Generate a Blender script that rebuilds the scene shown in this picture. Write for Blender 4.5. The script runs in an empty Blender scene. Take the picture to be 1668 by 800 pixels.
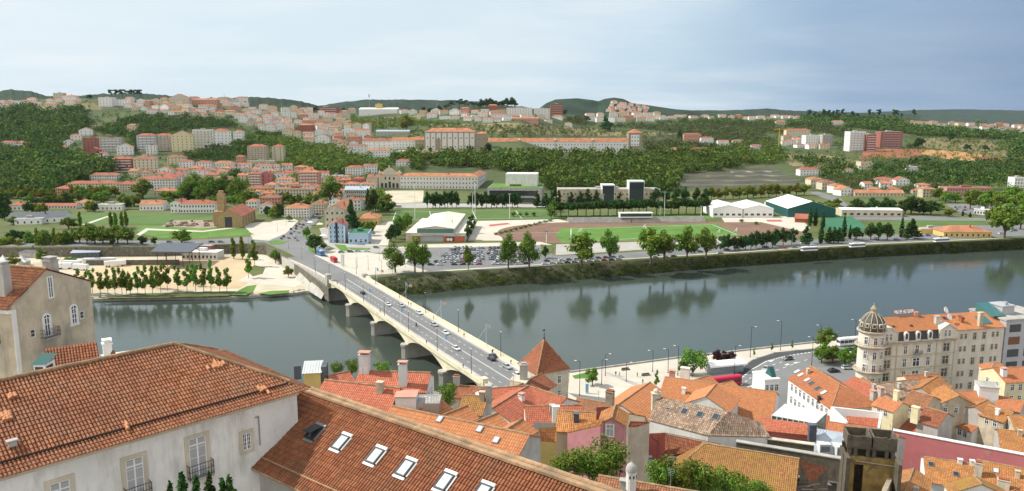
import bpy, bmesh, math, random
import numpy as np
from mathutils import Vector, Matrix
R = math.radians
rnd = random.Random(7)
C = bpy.context.scene.collection
SC = bpy.context.scene
# ---------------------------------------------------------------- survey: turn a sighted direction into a place
F = 1260.0
PITCH = math.atan(210 / F)
SP, CP = math.sin(PITCH), math.cos(PITCH)
CAMZ = 100.0
def ray(px, py):
 u = (px - 834) / F; v = (400 - py) / F
 return Vector((u, CP + v * SP, -SP + v * CP))
def PZ(px, py, z):
 d = ray(px, py); t = (z - CAMZ) / d.z
 return Vector((d.x * t, d.y * t, z))
def PT(px, py, t):
 d = ray(px, py)
 return Vector((d.x * t, d.y * t, CAMZ + d.z * t))
def DEPTH(p):
 return p[1] * CP - (p[2] - CAMZ) * SP
def PROJ(p):
 x, y, z = p[0], p[1], p[2] - CAMZ
 t = y * CP - z * SP
 v = (y * SP + z * CP) / t
 return 834 + F * x / t, 400 - F * v
def Z5(x, y): return (400 + x / 3.334, 560 + y / 3.334)
def Z6(x, y): return (820 + x / 3.333, 560 + y / 3.333)
def Z7(x, y): return (1200 + x / 3.333, 560 + y / 3.333)
def Z8(x, y): return (1180 + x / 3.418, 480 + y / 3.418)
def ZR(x, y): return (1300 + x / 4.533, 650 + y / 4.533)
# ---------------------------------------------------------------- materials
MATS = {}
def lin(c):
 return tuple(((x / 12.92) if x <= .04045 else ((x + .055) / 1.055) ** 2.4) for x in c)
def new_mat(name):
 m = bpy.data.materials.new(name); m.use_nodes = True
 nt = m.node_tree
 for n in list(nt.nodes): nt.nodes.remove(n)
 out = nt.nodes.new('ShaderNodeOutputMaterial')
 b = nt.nodes.new('ShaderNodeBsdfPrincipled')
 nt.links.new(b.outputs[0], out.inputs[0])
 MATS[name] = m
 return m, nt, b, out
def N(nt, typ, **kw):
 n = nt.nodes.new(typ)
 for k, v in kw.items():
  if k.startswith('i_'):
   key = k[2:]
   key = int(key) if key.isdigit() else key.replace('_', ' ')
   n.inputs[key].default_value = v
  else: setattr(n, k, v)
 return n
def ramp(nt, src, stops):
 r = nt.nodes.new('ShaderNodeValToRGB')
 e = r.color_ramp.elements
 while len(e) < len(stops): e.new(.5)
 for el, (p, c) in zip(e, stops):
  el.position = p; el.color = (*c, 1) if len(c) == 3 else c
 nt.links.new(src, r.inputs[0])
 return r.outputs[0]
def mixc(nt, fac, a, b, mode='MIX'):
 m = nt.nodes.new('ShaderNodeMix'); m.data_type = 'RGBA'; m.blend_type = mode
 for sock, v in ((m.inputs[0], fac), (m.inputs[6], a), (m.inputs[7], b)):
  if isinstance(v, (int, float)): sock.default_value = v
  elif isinstance(v, tuple): sock.default_value = (*v, 1) if len(v) == 3 else v
  else: nt.links.new(v, sock)
 return m.outputs[2]
def mth(nt, op, a, b=None, c=None):
 m = nt.nodes.new('ShaderNodeMath'); m.operation = op
 for i, v in enumerate((a, b, c)):
  if v is None: continue
  if isinstance(v, (int, float)): m.inputs[i].default_value = v
  else: nt.links.new(v, m.inputs[i])
 return m.outputs[0]
def noise(nt, scale, detail=4, rough=.55, vec=None, stretch=None):
 n = N(nt, 'ShaderNodeTexNoise', i_Scale=scale, i_Detail=detail, i_Roughness=rough)
 if vec is None:
  vec = nt.nodes.new('ShaderNodeTexCoord').outputs['Object']
 if stretch:
  mp = nt.nodes.new('ShaderNodeMapping'); mp.inputs['Scale'].default_value = stretch
  nt.links.new(vec, mp.inputs[0]); vec = mp.outputs[0]
 nt.links.new(vec, n.inputs['Vector'])
 return n.outputs[0]
def basic(name, col, rough=.8, var=.25, scale=.6, dirt=None, dirt_amt=.5, streak=False, metal=0, bump=0, spec=.3):
 """a plain surface with mottling, and optional dirt patches or runs"""
 m, nt, b, out = new_mat(name)
 if var > 0:
  n1 = noise(nt, scale, 5, .6)
  lo = tuple(c * (1 - var) for c in col); hi = tuple(min(1, c * (1 + var * .5)) for c in col)
  c = ramp(nt, n1, [(.3, lo), (.65, hi)])
 else:
  c = None
 if dirt:
  n2 = noise(nt, scale * .9, 6, .7, stretch=(1.6, 1.6, .35) if streak else None)
  f = ramp(nt, n2, [(.48, (0, 0, 0)), (.72, (dirt_amt,) * 3)])
  c = mixc(nt, f, c if c is not None else col, dirt)
 if c is None: b.inputs['Base Color'].default_value = (*col, 1)
 else: nt.links.new(c, b.inputs['Base Color'])
 b.inputs['Roughness'].default_value = rough
 b.inputs['Metallic'].default_value = metal
 b.inputs['Specular IOR Level'].default_value = spec
 if bump:
  n3 = noise(nt, scale * 12, 4, .6)
  bp = N(nt, 'ShaderNodeBump', i_Strength=bump, i_Distance=.05)
  nt.links.new(n3, bp.inputs['Height']); nt.links.new(bp.outputs[0], b.inputs['Normal'])
 return m
def tile_mat(name, tones, stain, stain_amt, cu=.30, cv=.42, bump=.9, moss=None, moss_amt=0., geo=False):
 """clay tiles laid in UV metres: u runs along the eave, v up the slope"""
 m, nt, b, out = new_mat(name)
 tc = nt.nodes.new('ShaderNodeTexCoord')
 oi = nt.nodes.new('ShaderNodeObjectInfo')
 sx = nt.nodes.new('ShaderNodeSeparateXYZ'); nt.links.new(tc.outputs['UV'], sx.inputs[0])
 u, v = sx.outputs[0], sx.outputs[1]
 fu = mth(nt, 'FLOOR', mth(nt, 'DIVIDE', u, cu)); fv = mth(nt, 'FLOOR', mth(nt, 'DIVIDE', v, cv))
 cm = nt.nodes.new('ShaderNodeCombineXYZ')
 nt.links.new(fu, cm.inputs[0]); nt.links.new(fv, cm.inputs[1]); nt.links.new(oi.outputs['Random'], cm.inputs[2])
 wn = nt.nodes.new('ShaderNodeTexWhiteNoise'); wn.noise_dimensions = '3D'
 nt.links.new(cm.outputs[0], wn.inputs[0])
 col = ramp(nt, wn.outputs[0], [(0, tones[0]), (.5, tones[1]), (1, tones[2])])
 n1 = noise(nt, .22, 6, .65)
 col = mixc(nt, ramp(nt, n1, [(.42, (0, 0, 0)), (.68, (stain_amt,) * 3)]), col, stain)
 n0 = noise(nt, 1.7, 4, .7)
 col = mixc(nt, .32, col, ramp(nt, n0, [(.3, tuple(c * .55 for c in tones[1])), (.7, tuple(min(1, c * 1.25) for c in tones[1]))]))
 if moss:
  n2 = noise(nt, .35, 7, .75, stretch=(1, 1.3, .8))
  col = mixc(nt, ramp(nt, n2, [(.46, (0, 0, 0)), (.62, (moss_amt,) * 3)]), col, moss)
 if not geo:
  ph = mth(nt, 'FRACT', mth(nt, 'DIVIDE', u, cu))
  hu = mth(nt, 'SINE', mth(nt, 'MULTIPLY', ph, math.pi))          # barrel
  hv = mth(nt, 'SUBTRACT', 1.0, mth(nt, 'FRACT', mth(nt, 'DIVIDE', v, cv)))  # step per course
  # darker colour in the channels and just below each lap
  gap = mth(nt, 'LESS_THAN', hu, .36)
  lap = mth(nt, 'GREATER_THAN', mth(nt, 'FRACT', mth(nt, 'DIVIDE', v, cv)), .84)
  g = mth(nt, 'MAXIMUM', mth(nt, 'MULTIPLY', gap, .38), mth(nt, 'MULTIPLY', lap, .5))
  col = mixc(nt, g, col, tuple(c * .35 for c in tones[0]))
  h = mth(nt, 'ADD', mth(nt, 'MULTIPLY', hu, .07), mth(nt, 'MULTIPLY', hv, .05))
  bp = N(nt, 'ShaderNodeBump', i_Strength=bump, i_Distance=1.0)
  nt.links.new(h, bp.inputs['Height']); nt.links.new(bp.outputs[0], b.inputs['Normal'])
 hs = nt.nodes.new('ShaderNodeHueSaturation')
 nt.links.new(col, hs.inputs['Color'])
 nt.links.new(mth(nt, 'ADD', .86, mth(nt, 'MULTIPLY', oi.outputs['Random'], .28)), hs.inputs['Value'])
 nt.links.new(hs.outputs[0], b.inputs['Base Color'])
 b.inputs['Roughness'].default_value = .85
 b.inputs['Specular IOR Level'].default_value = .2
 return m
def leaf_mat(name, dark, light, hue=.03, trans=.25, patch=2.5):
 m, nt, b, out = new_mat(name)
 geo = nt.nodes.new('ShaderNodeNewGeometry')
 oi = nt.nodes.new('ShaderNodeObjectInfo')
 n1 = noise(nt, 1 / patch, 3, .6)
 k = mth(nt, 'ADD', mth(nt, 'MULTIPLY', geo.outputs['Random Per Island'], .5), mth(nt, 'MULTIPLY', n1, .5))
 c = ramp(nt, k, [(.25, dark), (.72, light)])
 hs = nt.nodes.new('ShaderNodeHueSaturation')
 n2 = noise(nt, .35 / patch, 2, .5)
 nt.links.new(mth(nt, 'ADD', mth(nt, 'ADD', .5 - hue, mth(nt, 'MULTIPLY', oi.outputs['Random'], 2 * hue)), mth(nt, 'MULTIPLY', mth(nt, 'SUBTRACT', n2, .5), -.16)), hs.inputs['Hue'])
 nt.links.new(mth(nt, 'ADD', .75, mth(nt, 'MULTIPLY', oi.outputs['Random'], .5)), hs.inputs['Value'])
 nt.links.new(c, hs.inputs['Color'])
 nt.nodes.remove(b)
 d = nt.nodes.new('ShaderNodeBsdfDiffuse'); t = nt.nodes.new('ShaderNodeBsdfTranslucent')
 nt.links.new(hs.outputs[0], d.inputs[0]); nt.links.new(hs.outputs[0], t.inputs[0])
 mx = nt.nodes.new('ShaderNodeMixShader'); mx.inputs[0].default_value = trans
 nt.links.new(d.outputs[0], mx.inputs[1]); nt.links.new(t.outputs[0], mx.inputs[2])
 nt.links.new(mx.outputs[0], out.inputs[0])
 return m
def glass_mat(name, col, rough=.12, spec=.8):
 m, nt, b, out = new_mat(name)
 b.inputs['Base Color'].default_value = (*col, 1); b.inputs['Roughness'].default_value = rough
 b.inputs['Specular IOR Level'].default_value = spec
 return m
# ---------------------------------------------------------------- mesh builder
class MB:
 def __init__(s): s.v = []; s.f = []; s.mi = []; s.uv = []
 def poly(s, pts, m=0, uv=None):
  i = len(s.v); s.v += [tuple(p) for p in pts]
  s.f.append(tuple(range(i, i + len(pts)))); s.mi.append(m)
  s.uv.append(uv if uv else [(0, 0)] * len(pts))
  return s
 def box(s, x0, x1, y0, y1, z0, z1, m=0, M=None):
  c = [Vector((x, y, z)) for z in (z0, z1) for y in (y0, y1) for x in (x0, x1)]
  if M is not None: c = [M @ p for p in c]
  for q in ((0, 2, 3, 1), (4, 5, 7, 6), (0, 1, 5, 4), (2, 6, 7, 3), (0, 4, 6, 2), (1, 3, 7, 5)):
   s.poly([c[k] for k in q], m)
  return s
 def prism(s, pts, z0, z1, m=0, cap=True, top_m=None):
  n = len(pts)
  a = sum(pts[i][0] * pts[(i + 1) % n][1] - pts[(i + 1) % n][0] * pts[i][1] for i in range(n))
  if a < 0: pts = pts[::-1]
  lo = [Vector((p[0], p[1], z0)) for p in pts]; hi = [Vector((p[0], p[1], z1)) for p in pts]
  for i in range(n):
   j = (i + 1) % n
   s.poly([lo[i], lo[j], hi[j], hi[i]], m)
  if cap:
   s.poly(hi, m if top_m is None else top_m); s.poly(lo[::-1], m)
  return s
 def tube(s, p0, p1, r0, r1=None, n=8, m=0, cap=True):
  p0 = Vector(p0); p1 = Vector(p1); r1 = r0 if r1 is None else r1
  d = (p1 - p0)
  if d.length < 1e-6: return s
  q = d.to_track_quat('Z', 'Y').to_matrix()
  a = [p0 + q @ Vector((math.cos(2 * math.pi * k / n) * r0, math.sin(2 * math.pi * k / n) * r0, 0)) for k in range(n)]
  b = [p1 + q @ Vector((math.cos(2 * math.pi * k / n) * r1, math.sin(2 * math.pi * k / n) * r1, 0)) for k in range(n)]
  for k in range(n):
   j = (k + 1) % n; s.poly([a[k], a[j], b[j], b[k]], m)
  if cap: s.poly(b, m); s.poly(a[::-1], m)
  return s
 def lathe(s, prof, n=12, m=0, c=(0, 0, 0), closed_top=True, a0=0.0):
  rings = []
  for r, z in prof:
   rings.append([Vector((c[0] + r * math.cos(a0 + 2 * math.pi * k / n), c[1] + r * math.sin(a0 + 2 * math.pi * k / n), c[2] + z)) for k in range(n)])
  for a, b in zip(rings, rings[1:]):
   for k in range(n):
    j = (k + 1) % n; s.poly([a[k], a[j], b[j], b[k]], m)
  if closed_top: s.poly(rings[-1], m)
  return s
 def xf(s, M, start=0):
  s.v[start:] = [tuple(M @ Vector(p)) for p in s.v[start:]]
  return s
 def mesh(s, name, mats, weld=False):
  me = bpy.data.meshes.new(name)
  me.from_pydata(s.v, [], s.f)
  for m in (mats if isinstance(mats, (list, tuple)) else [mats]):
   me.materials.append(MATS[m] if isinstance(m, str) else m)
  if any(s.mi): me.polygons.foreach_set('material_index', s.mi)
  if any(any(x != (0, 0) for x in q) for q in s.uv):
   ul = me.uv_layers.new(name='UVMap')
   ul.data.foreach_set('uv', [c for q in s.uv for p in q for c in p])
  if weld:
   bm = bmesh.new(); bm.from_mesh(me); bmesh.ops.remove_doubles(bm, verts=bm.verts, dist=1e-4)
   bmesh.ops.recalc_face_normals(bm, faces=bm.faces); bm.to_mesh(me); bm.free()
  me.update()
  return me
AUTO = []     # things whose label is completed at the end with a place in the picture
def thing(name, label, cat, loc=(0, 0, 0), rz=0, group=None, auto=False):
 o = bpy.data.objects.new(name, None); C.objects.link(o)
 o.empty_display_size = .5
 o.location = loc; o.rotation_euler = (0, 0, rz)
 meta(o, label, cat, group, auto)
 return o
def meta(o, label, cat, group=None, auto=False):
 o['label'] = label; o['category'] = cat
 if group: o['group'] = group
 if auto: AUTO.append(o)
 return o
def obj(name, mb, mats, parent=None, loc=None, rz=0, weld=False, label=None):
 me = mb if isinstance(mb, bpy.types.Mesh) else mb.mesh(name, mats, weld)
 o = bpy.data.objects.new(name, me); C.objects.link(o)
 if parent is not None: o.parent = parent
 if loc is not None: o.location = loc
 if rz: o.rotation_euler = (0, 0, rz)
 if label: o['label'] = label
 return o
def single(name, mb, mats, label, cat, loc=(0, 0, 0), rz=0, group=None, auto=False):
 o = obj(name, mb, mats, None, loc, rz); meta(o, label, cat, group, auto); return o
def struct(name, mb, mats, loc=None):
 o = obj(name, mb, mats, None, loc); o['kind'] = 'structure'; return o
def copy_tree(o, parent=None):
 c = o.copy(); C.objects.link(c); c.parent = parent
 for ch in o.children: copy_tree(ch, c)
 return c
# ---------------------------------------------------------------- material library
ORANGE = [(.40, .145, .062), (.52, .19, .085), (.62, .25, .12)]
basic('white_plaster', (.76, .74, .69), .85, .12, .35, dirt=(.42, .39, .33), dirt_amt=.5, streak=True)
basic('clean_white', (.78, .77, .74), .7, .08, .3)
basic('grey_plaster', (.46, .44, .40), .9, .2, .4, dirt=(.25, .23, .2), dirt_amt=.6, streak=True)
basic('cream_plaster', (.66, .58, .43), .85, .14, .4, dirt=(.35, .3, .22), dirt_amt=.45, streak=True)
basic('old_cream', (.56, .48, .35), .9, .3, .35, dirt=(.24, .22, .19), dirt_amt=.8, streak=True, bump=.25)
basic('yellow_plaster', (.62, .46, .17), .85, .15, .4)
basic('pale_yellow', (.72, .64, .40), .85, .15, .4, dirt=(.4, .34, .2), dirt_amt=.4, streak=True)
basic('pink_plaster', (.57, .26, .27), .85, .14, .5, dirt=(.36, .15, .15), dirt_amt=.45, streak=True)
basic('red_plaster', (.36, .10, .09), .85, .2, .3, dirt=(.22, .07, .06), dirt_amt=.5, streak=True)
basic('wine_wall', (.56, .19, .19), .8, .12, .12, dirt=(.30, .09, .10), dirt_amt=.5)
basic('brick_red', (.33, .13, .10), .85, .2, .6)
basic('salmon', (.55, .30, .22), .85, .15, .5)
basic('blue_plaster', (.42, .55, .70), .8, .08, .3)
basic('stone', (.36, .30, .22), .9, .3, .6, dirt=(.18, .15, .12), dirt_amt=.6, bump=.3)
basic('gold_stone', (.40, .29, .15), .9, .28, .6, dirt=(.2, .15, .09), dirt_amt=.6, bump=.3)
basic('pale_stone', (.60, .54, .42), .9, .2, .5, dirt=(.32, .28, .22), dirt_amt=.5, streak=True)
basic('ruin_wall', (.13, .11, .08), .95, .35, .8, dirt=(.07, .06, .05), dirt_amt=.9, streak=True, bump=.5)
basic('ochre_ruin', (.34, .235, .08), .95, .4, .6, dirt=(.12, .09, .05), dirt_amt=.9, bump=.4)
basic('concrete', (.42, .40, .36), .9, .2, .25, dirt=(.22, .21, .18), dirt_amt=.6, streak=True)
basic('bridge_cream', (.66, .61, .44), .8, .14, .15, dirt=(.42, .38, .26), dirt_amt=.5, streak=True)
basic('dark_rock', (.16, .145, .11), .95, .4, .5, dirt=(.05, .05, .035), dirt_amt=.8, bump=.5)
basic('slate', (.10, .11, .13), .6, .3, .6)
basic('zinc_roof', (.45, .50, .56), .45, .15, .4, metal=.2)
basic('zinc_white', (.62, .64, .62), .5, .12, .3)
basic('white_roof', (.80, .80, .77), .6, .08, .05)
basic('cream_roof', (.68, .64, .52), .6, .1, .05)
basic('black_metal', (.03, .03, .032), .5, .1, 2)
basic('dark_paint', (.05, .05, .055), .5, .1, 2)
basic('grey_metal', (.30, .31, .32), .45, .1, 1, metal=.5)
basic('white_paint', (.80, .80, .78), .5, .06, 1)
basic('green_steel', (.02, .095, .085), .5, .15, .1)
basic('steel_blue', (.09, .11, .13), .5, .2, .1)
basic('rust', (.30, .10, .05), .8, .3, 1)
basic('wood_old', (.16, .13, .10), .95, .35, 2)
basic('bark', (.12, .09, .065), .95, .3, 2)
basic('pale_bark', (.25, .22, .17), .95, .3, 2)
glass_mat('glass', (.035, .045, .055), .1)
glass_mat('glass_lit', (.22, .26, .30), .08, 1)
glass_mat('glass_green', (.06, .17, .16), .1, 1)
glass_mat('curtain', (.38, .39, .40), .35, .6)
glass_mat('painted_sky_glass', (.55, .60, .63), .12, 1)  # pale sky reflection painted into the pane colour
basic('shutter_brown', (.18, .09, .05), .7, .2, 1)
# clay roofs
tile_mat('tile_new', ORANGE, (.30, .15, .08), .6)
tile_mat('tile_bright', [(.47, .175, .072), (.55, .22, .092), (.61, .265, .118)], (.36, .17, .09), .5, cu=.34, cv=.5, bump=.6)
tile_mat('tile_red', [(.38, .11, .06), (.48, .15, .085), (.56, .2, .12)], (.30, .1, .06), .4, cu=.3, cv=.45)
tile_mat('tile_old', [(.24, .095, .05), (.36, .15, .075), (.50, .23, .12)], (.15, .085, .055), .7, moss=(.20, .15, .07), moss_amt=.45)
tile_mat('tile_moss', [(.28, .12, .05), (.40, .19, .07), (.50, .26, .09)], (.20, .12, .05), .6, moss=(.34, .22, .045), moss_amt=.85)
tile_mat('tile_pale', [(.22, .13, .09), (.42, .29, .20), (.62, .50, .38)], (.20, .14, .10), .55, cu=.36, cv=.5, moss=(.12, .09, .07), moss_amt=.5)
tile_mat('tile_brown', [(.22, .075, .042), (.32, .115, .06), (.42, .17, .09)], (.12, .06, .04), .5)
tile_mat('tile_patch', [(.36, .13, .05), (.52, .22, .075), (.64, .30, .10)], (.30, .15, .06), .6, cu=.3, cv=.4, moss=(.22, .14, .07), moss_amt=.6)
tile_mat('tile_near', [(.20, .072, .034), (.31, .122, .058), (.41, .18, .09)], (.17, .085, .055), .65, cu=.215, cv=.36, moss=(.27, .16, .10), moss_amt=.5, geo=True)
tile_mat('tile_near_dark', [(.22, .075, .036), (.34, .125, .058), (.45, .19, .092)], (.15, .07, .045), .65, cu=.27, cv=.40, moss=(.2, .11, .06), moss_amt=.5, geo=True)
basic('tile_channel', (.14, .06, .038), .95, .3, 1)
basic('ridge_mortar', (.40, .26, .15), .9, .4, .9, dirt=(.16, .13, .09), dirt_amt=.8, bump=.5)
basic('far_tile', (.45, .195, .105), .9, .35, .12, dirt=(.32, .14, .085), dirt_amt=.6)
basic('far_tile_red', (.38, .13, .08), .9, .3, .12, dirt=(.25, .1, .07), dirt_amt=.6)
basic('far_tile_brown', (.30, .14, .09), .9, .3, .12, dirt=(.2, .11, .08), dirt_amt=.6)
# ground
basic('asphalt', (.20, .20, .195), .9, .12, .05, dirt=(.13, .13, .13), dirt_amt=.6)
basic('dark_asphalt', (.075, .075, .075), .9, .2, .08)
basic('pale_paving', (.56, .51, .42), .9, .1, .06, dirt=(.42, .38, .31), dirt_amt=.5)
basic('grey_paving', (.40, .38, .34), .9, .15, .05, dirt=(.28, .27, .24), dirt_amt=.5)
basic('sand', (.56, .42, .26), .95, .18, .03, dirt=(.38, .30, .18), dirt_amt=.6)
basic('pale_sand', (.55, .48, .36), .95, .2, .04, dirt=(.33, .31, .18), dirt_amt=.55)
basic('lawn', (.10, .21, .035), .95, .25, .06, dirt=(.16, .2, .05), dirt_amt=.5)
basic('pitch', (.085, .15, .035), .95, .2, .04, dirt=(.14, .17, .06), dirt_amt=.6)
basic('rough_grass', (.10, .125, .035), .95, .35, .04, dirt=(.19, .16, .07), dirt_amt=.7)
basic('track', (.21, .125, .085), .95, .2, .05, dirt=(.15, .10, .07), dirt_amt=.5)
basic('red_court', (.42, .13, .10), .95, .15, .05)
basic('green_court', (.045, .165, .085), .9, .12, .05)
basic('ruin_stone', (.34, .27, .20), .95, .4, .35, dirt=(.17, .16, .10), dirt_amt=.8)
basic('line_white', (.78, .78, .75), .8, .1, .5)
basic('town_ground', (.27, .24, .20), .95, .3, .1, dirt=(.15, .14, .11), dirt_amt=.6)
basic('scrub', (.065, .09, .028), .95, .45, .012, dirt=(.13, .115, .05), dirt_amt=.6)
basic('dry_field', (.22, .18, .085), .95, .3, .02, dirt=(.11, .12, .045), dirt_amt=.7)
basic('orange_earth', (.48, .25, .11), .95, .25, .02, dirt=(.38, .15, .07), dirt_amt=.7)
basic('red_earth', (.30, .115, .06), .95, .25, .02, dirt=(.2, .1, .05), dirt_amt=.6)
basic('terrace_earth', (.085, .08, .05), .95, .35, .03, dirt=(.05, .07, .025), dirt_amt=.6)
# foliage
leaf_mat('leaf_mid', (.05, .10, .018), (.21, .30, .05))
leaf_mat('leaf_dark', (.016, .042, .014), (.07, .125, .032), trans=.2)
leaf_mat('leaf_deep', (.014, .04, .012), (.06, .12, .025), trans=.2)
leaf_mat('leaf_yellow', (.085, .11, .015), (.27, .29, .045), trans=.35)
leaf_mat('leaf_fresh', (.08, .145, .022), (.26, .37, .06), trans=.4)
leaf_mat('leaf_olive', (.04, .055, .025), (.12, .14, .06), trans=.15)
leaf_mat('leaf_wine', (.035, .018, .018), (.09, .05, .05), trans=.15)
leaf_mat('wood_leaf', (.032, .07, .014), (.19, .26, .05), hue=.0, trans=.25, patch=11)
leaf_mat('wood_leaf_dark', (.02, .048, .016), (.115, .18, .045), hue=.0, trans=.2, patch=12)
leaf_mat('wood_leaf_olive', (.045, .07, .025), (.17, .20, .075), hue=.0, trans=.2, patch=14)
leaf_mat('bank_leaf', (.026, .048, .012), (.12, .165, .035), hue=.0, trans=.15, patch=5)
# car paint and the like
for nm, c in dict(white=(.75, .75, .74), silver=(.42, .43, .44), grey=(.16, .165, .17), black=(.018, .018, .02),
     red=(.42, .02, .02), blue=(.03, .07, .22), navy=(.02, .03, .06)).items():
 m, nt, b, out = new_mat('paint_' + nm)
 b.inputs['Base Color'].default_value = (*c, 1); b.inputs['Roughness'].default_value = .3
 b.inputs['Coat Weight'].default_value = .5
basic('tyre', (.02, .02, .02), .9, 0)
basic('bus_blue', (.05, .22, .50), .35, .05, .5)
basic('bus_red', (.55, .025, .03), .35, .05, .5)
basic('bus_yellow', (.62, .36, .03), .35, .05, .5)
basic('tram_red', (.55, .02, .06), .3, .05, .5)
basic('flag_blue', (.30, .50, .72), .8, .1, 1)
basic('flag_orange', (.80, .52, .34), .8, .2, 1)
basic('skin', (.42, .25, .17), .6, .05, 5)
basic('cloth_dark', (.03, .032, .045), .9, .1, 5)
basic('cloth_red', (.45, .05, .04), .9, .1, 5)
basic('cloth_blue', (.10, .16, .30), .9, .1, 5)
basic('cloth_pale', (.55, .53, .5), .9, .1, 5)
# ---------------------------------------------------------------- the lie of the land
def interp(tab, x):
 if x <= tab[0][0]: return tab[0][1]
 for (a, b), (c, d) in zip(tab, tab[1:]):
  if x <= c: return b + (d - b) * (x - a) / (c - a)
 return tab[-1][1]
RIDGE = [(-200, 163), (0, 164), (100, 160), (200, 161), (300, 162), (400, 172), (500, 180), (560, 184), (600, 186), (680, 184),
   (740, 178), (800, 175), (850, 173), (900, 184), (960, 190), (1060, 187), (1100, 189), (1200, 190), (1300, 190),
   (1400, 192), (1500, 196), (1668, 205), (1900, 208)]
FOOT = [(-200, 322), (420, 322), (560, 316), (640, 311), (760, 311), (830, 320), (1060, 322), (1120, 312), (1310, 310), (1400, 318), (1668, 316), (1900, 314)]
TOPD = [(-200, 1900), (300, 2000), (560, 2300), (700, 2100), (850, 2100), (960, 2500), (1200, 2600), (1400, 2300), (1900, 2300)]
def hill_t(px, py):
 pb = interp(FOOT, px); pr = interp(RIDGE, px)
 tb = (8 - CAMZ) / ray(px, pb).z
 if py >= pb: return (8 - CAMZ) / ray(px, py).z
 w = (pb - py) / (pb - pr)
 return tb * (interp(TOPD, px) / tb) ** w
def G(px, py):
 """the spot on the far bank's ground seen at (px, py)"""
 return PT(px, py, hill_t(px, py))
def inpoly(x, y, P):
 r = False; j = len(P) - 1
 for i in range(len(P)):
  if (P[i][1] > y) != (P[j][1] > y) and x < (P[j][0] - P[i][0]) * (y - P[i][1]) / (P[j][1] - P[i][1]) + P[i][0]: r = not r
  j = i
 return r
ZONES = [
 ('red_earth', [(1400, 259), (1408, 243), (1504, 242), (1498, 256)]),
 ('red_earth', [(1600, 253), (1640, 257), (1615, 263), (1590, 259)]),
 ('orange_earth', [(1496, 250), (1503, 243), (1552, 245), (1612, 254), (1606, 261), (1560, 262)]),
 ('dry_field', [(1496, 240), (1505, 225), (1600, 228), (1700, 246), (1720, 262), (1612, 253), (1552, 244)]),
 ('terrace_earth', [(1105, 308), (1115, 284), (1200, 276), (1250, 271), (1290, 288), (1316, 309)]),
 ('dry_field', [(1265, 252), (1330, 250), (1400, 262), (1360, 275), (1290, 270)]),
 ('dry_field', [(560, 196), (680, 188), (690, 200), (560, 206)]),
 ('dry_field', [(690, 203), (830, 200), (1020, 214), (1110, 218), (1040, 222), (800, 218)]),
 ('terrace_earth', [(1025, 222), (1110, 216), (1110, 236), (1040, 238)]),
 ('dry_field', [(60, 172), (160, 166), (165, 178), (60, 182)]),
 ('dry_field', [(150, 205), (210, 200), (225, 212), (160, 216)]),
 ('dry_field', [(690, 238), (800, 248), (850, 258), (690, 262)]),
 ('grey_paving', [(760, 258), (700, 245), (560, 244), (560, 247), (700, 249)]),
]
HM = ['scrub'] + sorted({z[0] for z in ZONES})
def build_hill():
 xs = list(range(-260, 1961, 5)); NR = 110
 V = []; Fc = []; MI = []
 def zone(px, py):
  for nm, P in ZONES:
   if inpoly(px, py, P): return HM.index(nm)
  return 0
 for px in xs:
  pb = interp(FOOT, px) + 3; pr = interp(RIDGE, px)
  for k in range(NR + 1):
   py = pb + (pr - pb) * k / NR
   p = G(px, py)
   if k < 3: p.z -= .25
   V.append(p)
  e = G(px, pr)                                  # the far slope of the ridge, out of sight
  V.append(Vector((e.x * 1.15, e.y * 1.15, e.z - 22)))
  V.append(Vector((e.x * 1.9, e.y * 1.9, 20)))
 n = NR + 3
 for i in range(len(xs) - 1):
  px = xs[i] + 2.5; pb = interp(FOOT, px) + 3; pr = interp(RIDGE, px)
  for k in range(n - 1):
   Fc.append((i * n + k, (i + 1) * n + k, (i + 1) * n + k + 1, i * n + k + 1))
   MI.append(zone(px, pb + (pr - pb) * (k + .5) / NR) if k < NR else 0)
 me = bpy.data.meshes.new('hillside'); me.from_pydata([tuple(v) for v in V], [], Fc)
 for m in HM: me.materials.append(MATS[m])
 me.polygons.foreach_set('material_index', MI)
 me.polygons.foreach_set('use_smooth', [True] * len(MI))
 o = bpy.data.objects.new('hillside', me); C.objects.link(o); o['kind'] = 'structure'
build_hill()
# flat far bank at z = 8, in front of the hill foot
BANK_TOP = [(600, 455), (640, 450), (690, 447), (834, 437), (1000, 426), (1200, 414), (1400, 401), (1668, 389), (1960, 376)]
BANK_LOW = [(590, 486), (640, 483), (680, 480), (800, 467), (1000, 451), (1200, 433), (1400, 419), (1668, 405), (1960, 391)]
WALL_LINE = [(-260, 404), (0, 403), (250, 402), (400, 397), (434, 400), (462, 416), (500, 444), (536, 470)]
SAND_LOW = [(-260, 494), (0, 490), (150, 487), (360, 484), (440, 480), (480, 477), (497, 474), (536, 476)]
def flat_sheet():
 mb = MB()
 front = WALL_LINE + [(560, 462)] + BANK_TOP
 for (a, ya), (b, yb) in zip(front, front[1:]):
  n = max(1, int((b - a) / 60))
  for i in range(n):
   x0 = a + (b - a) * i / n; x1 = a + (b - a) * (i + 1) / n
   y0 = ya + (yb - ya) * i / n; y1 = ya + (yb - ya) * (i + 1) / n
   mb.poly([PZ(x0, y0, 8), PZ(x1, y1, 8), PZ(x1, interp(FOOT, x1) - 1, 8), PZ(x0, interp(FOOT, x0) - 1, 8)])
 struct('far_bank_ground', mb, 'rough_grass')
flat_sheet()
def sheet(name, pts, z, mat, zf=None):
 return struct(name, MB().poly([PZ(x, y, z) for x, y in pts][::-1] if zf else [PZ(x, y, z) for x, y in pts]), mat)
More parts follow.
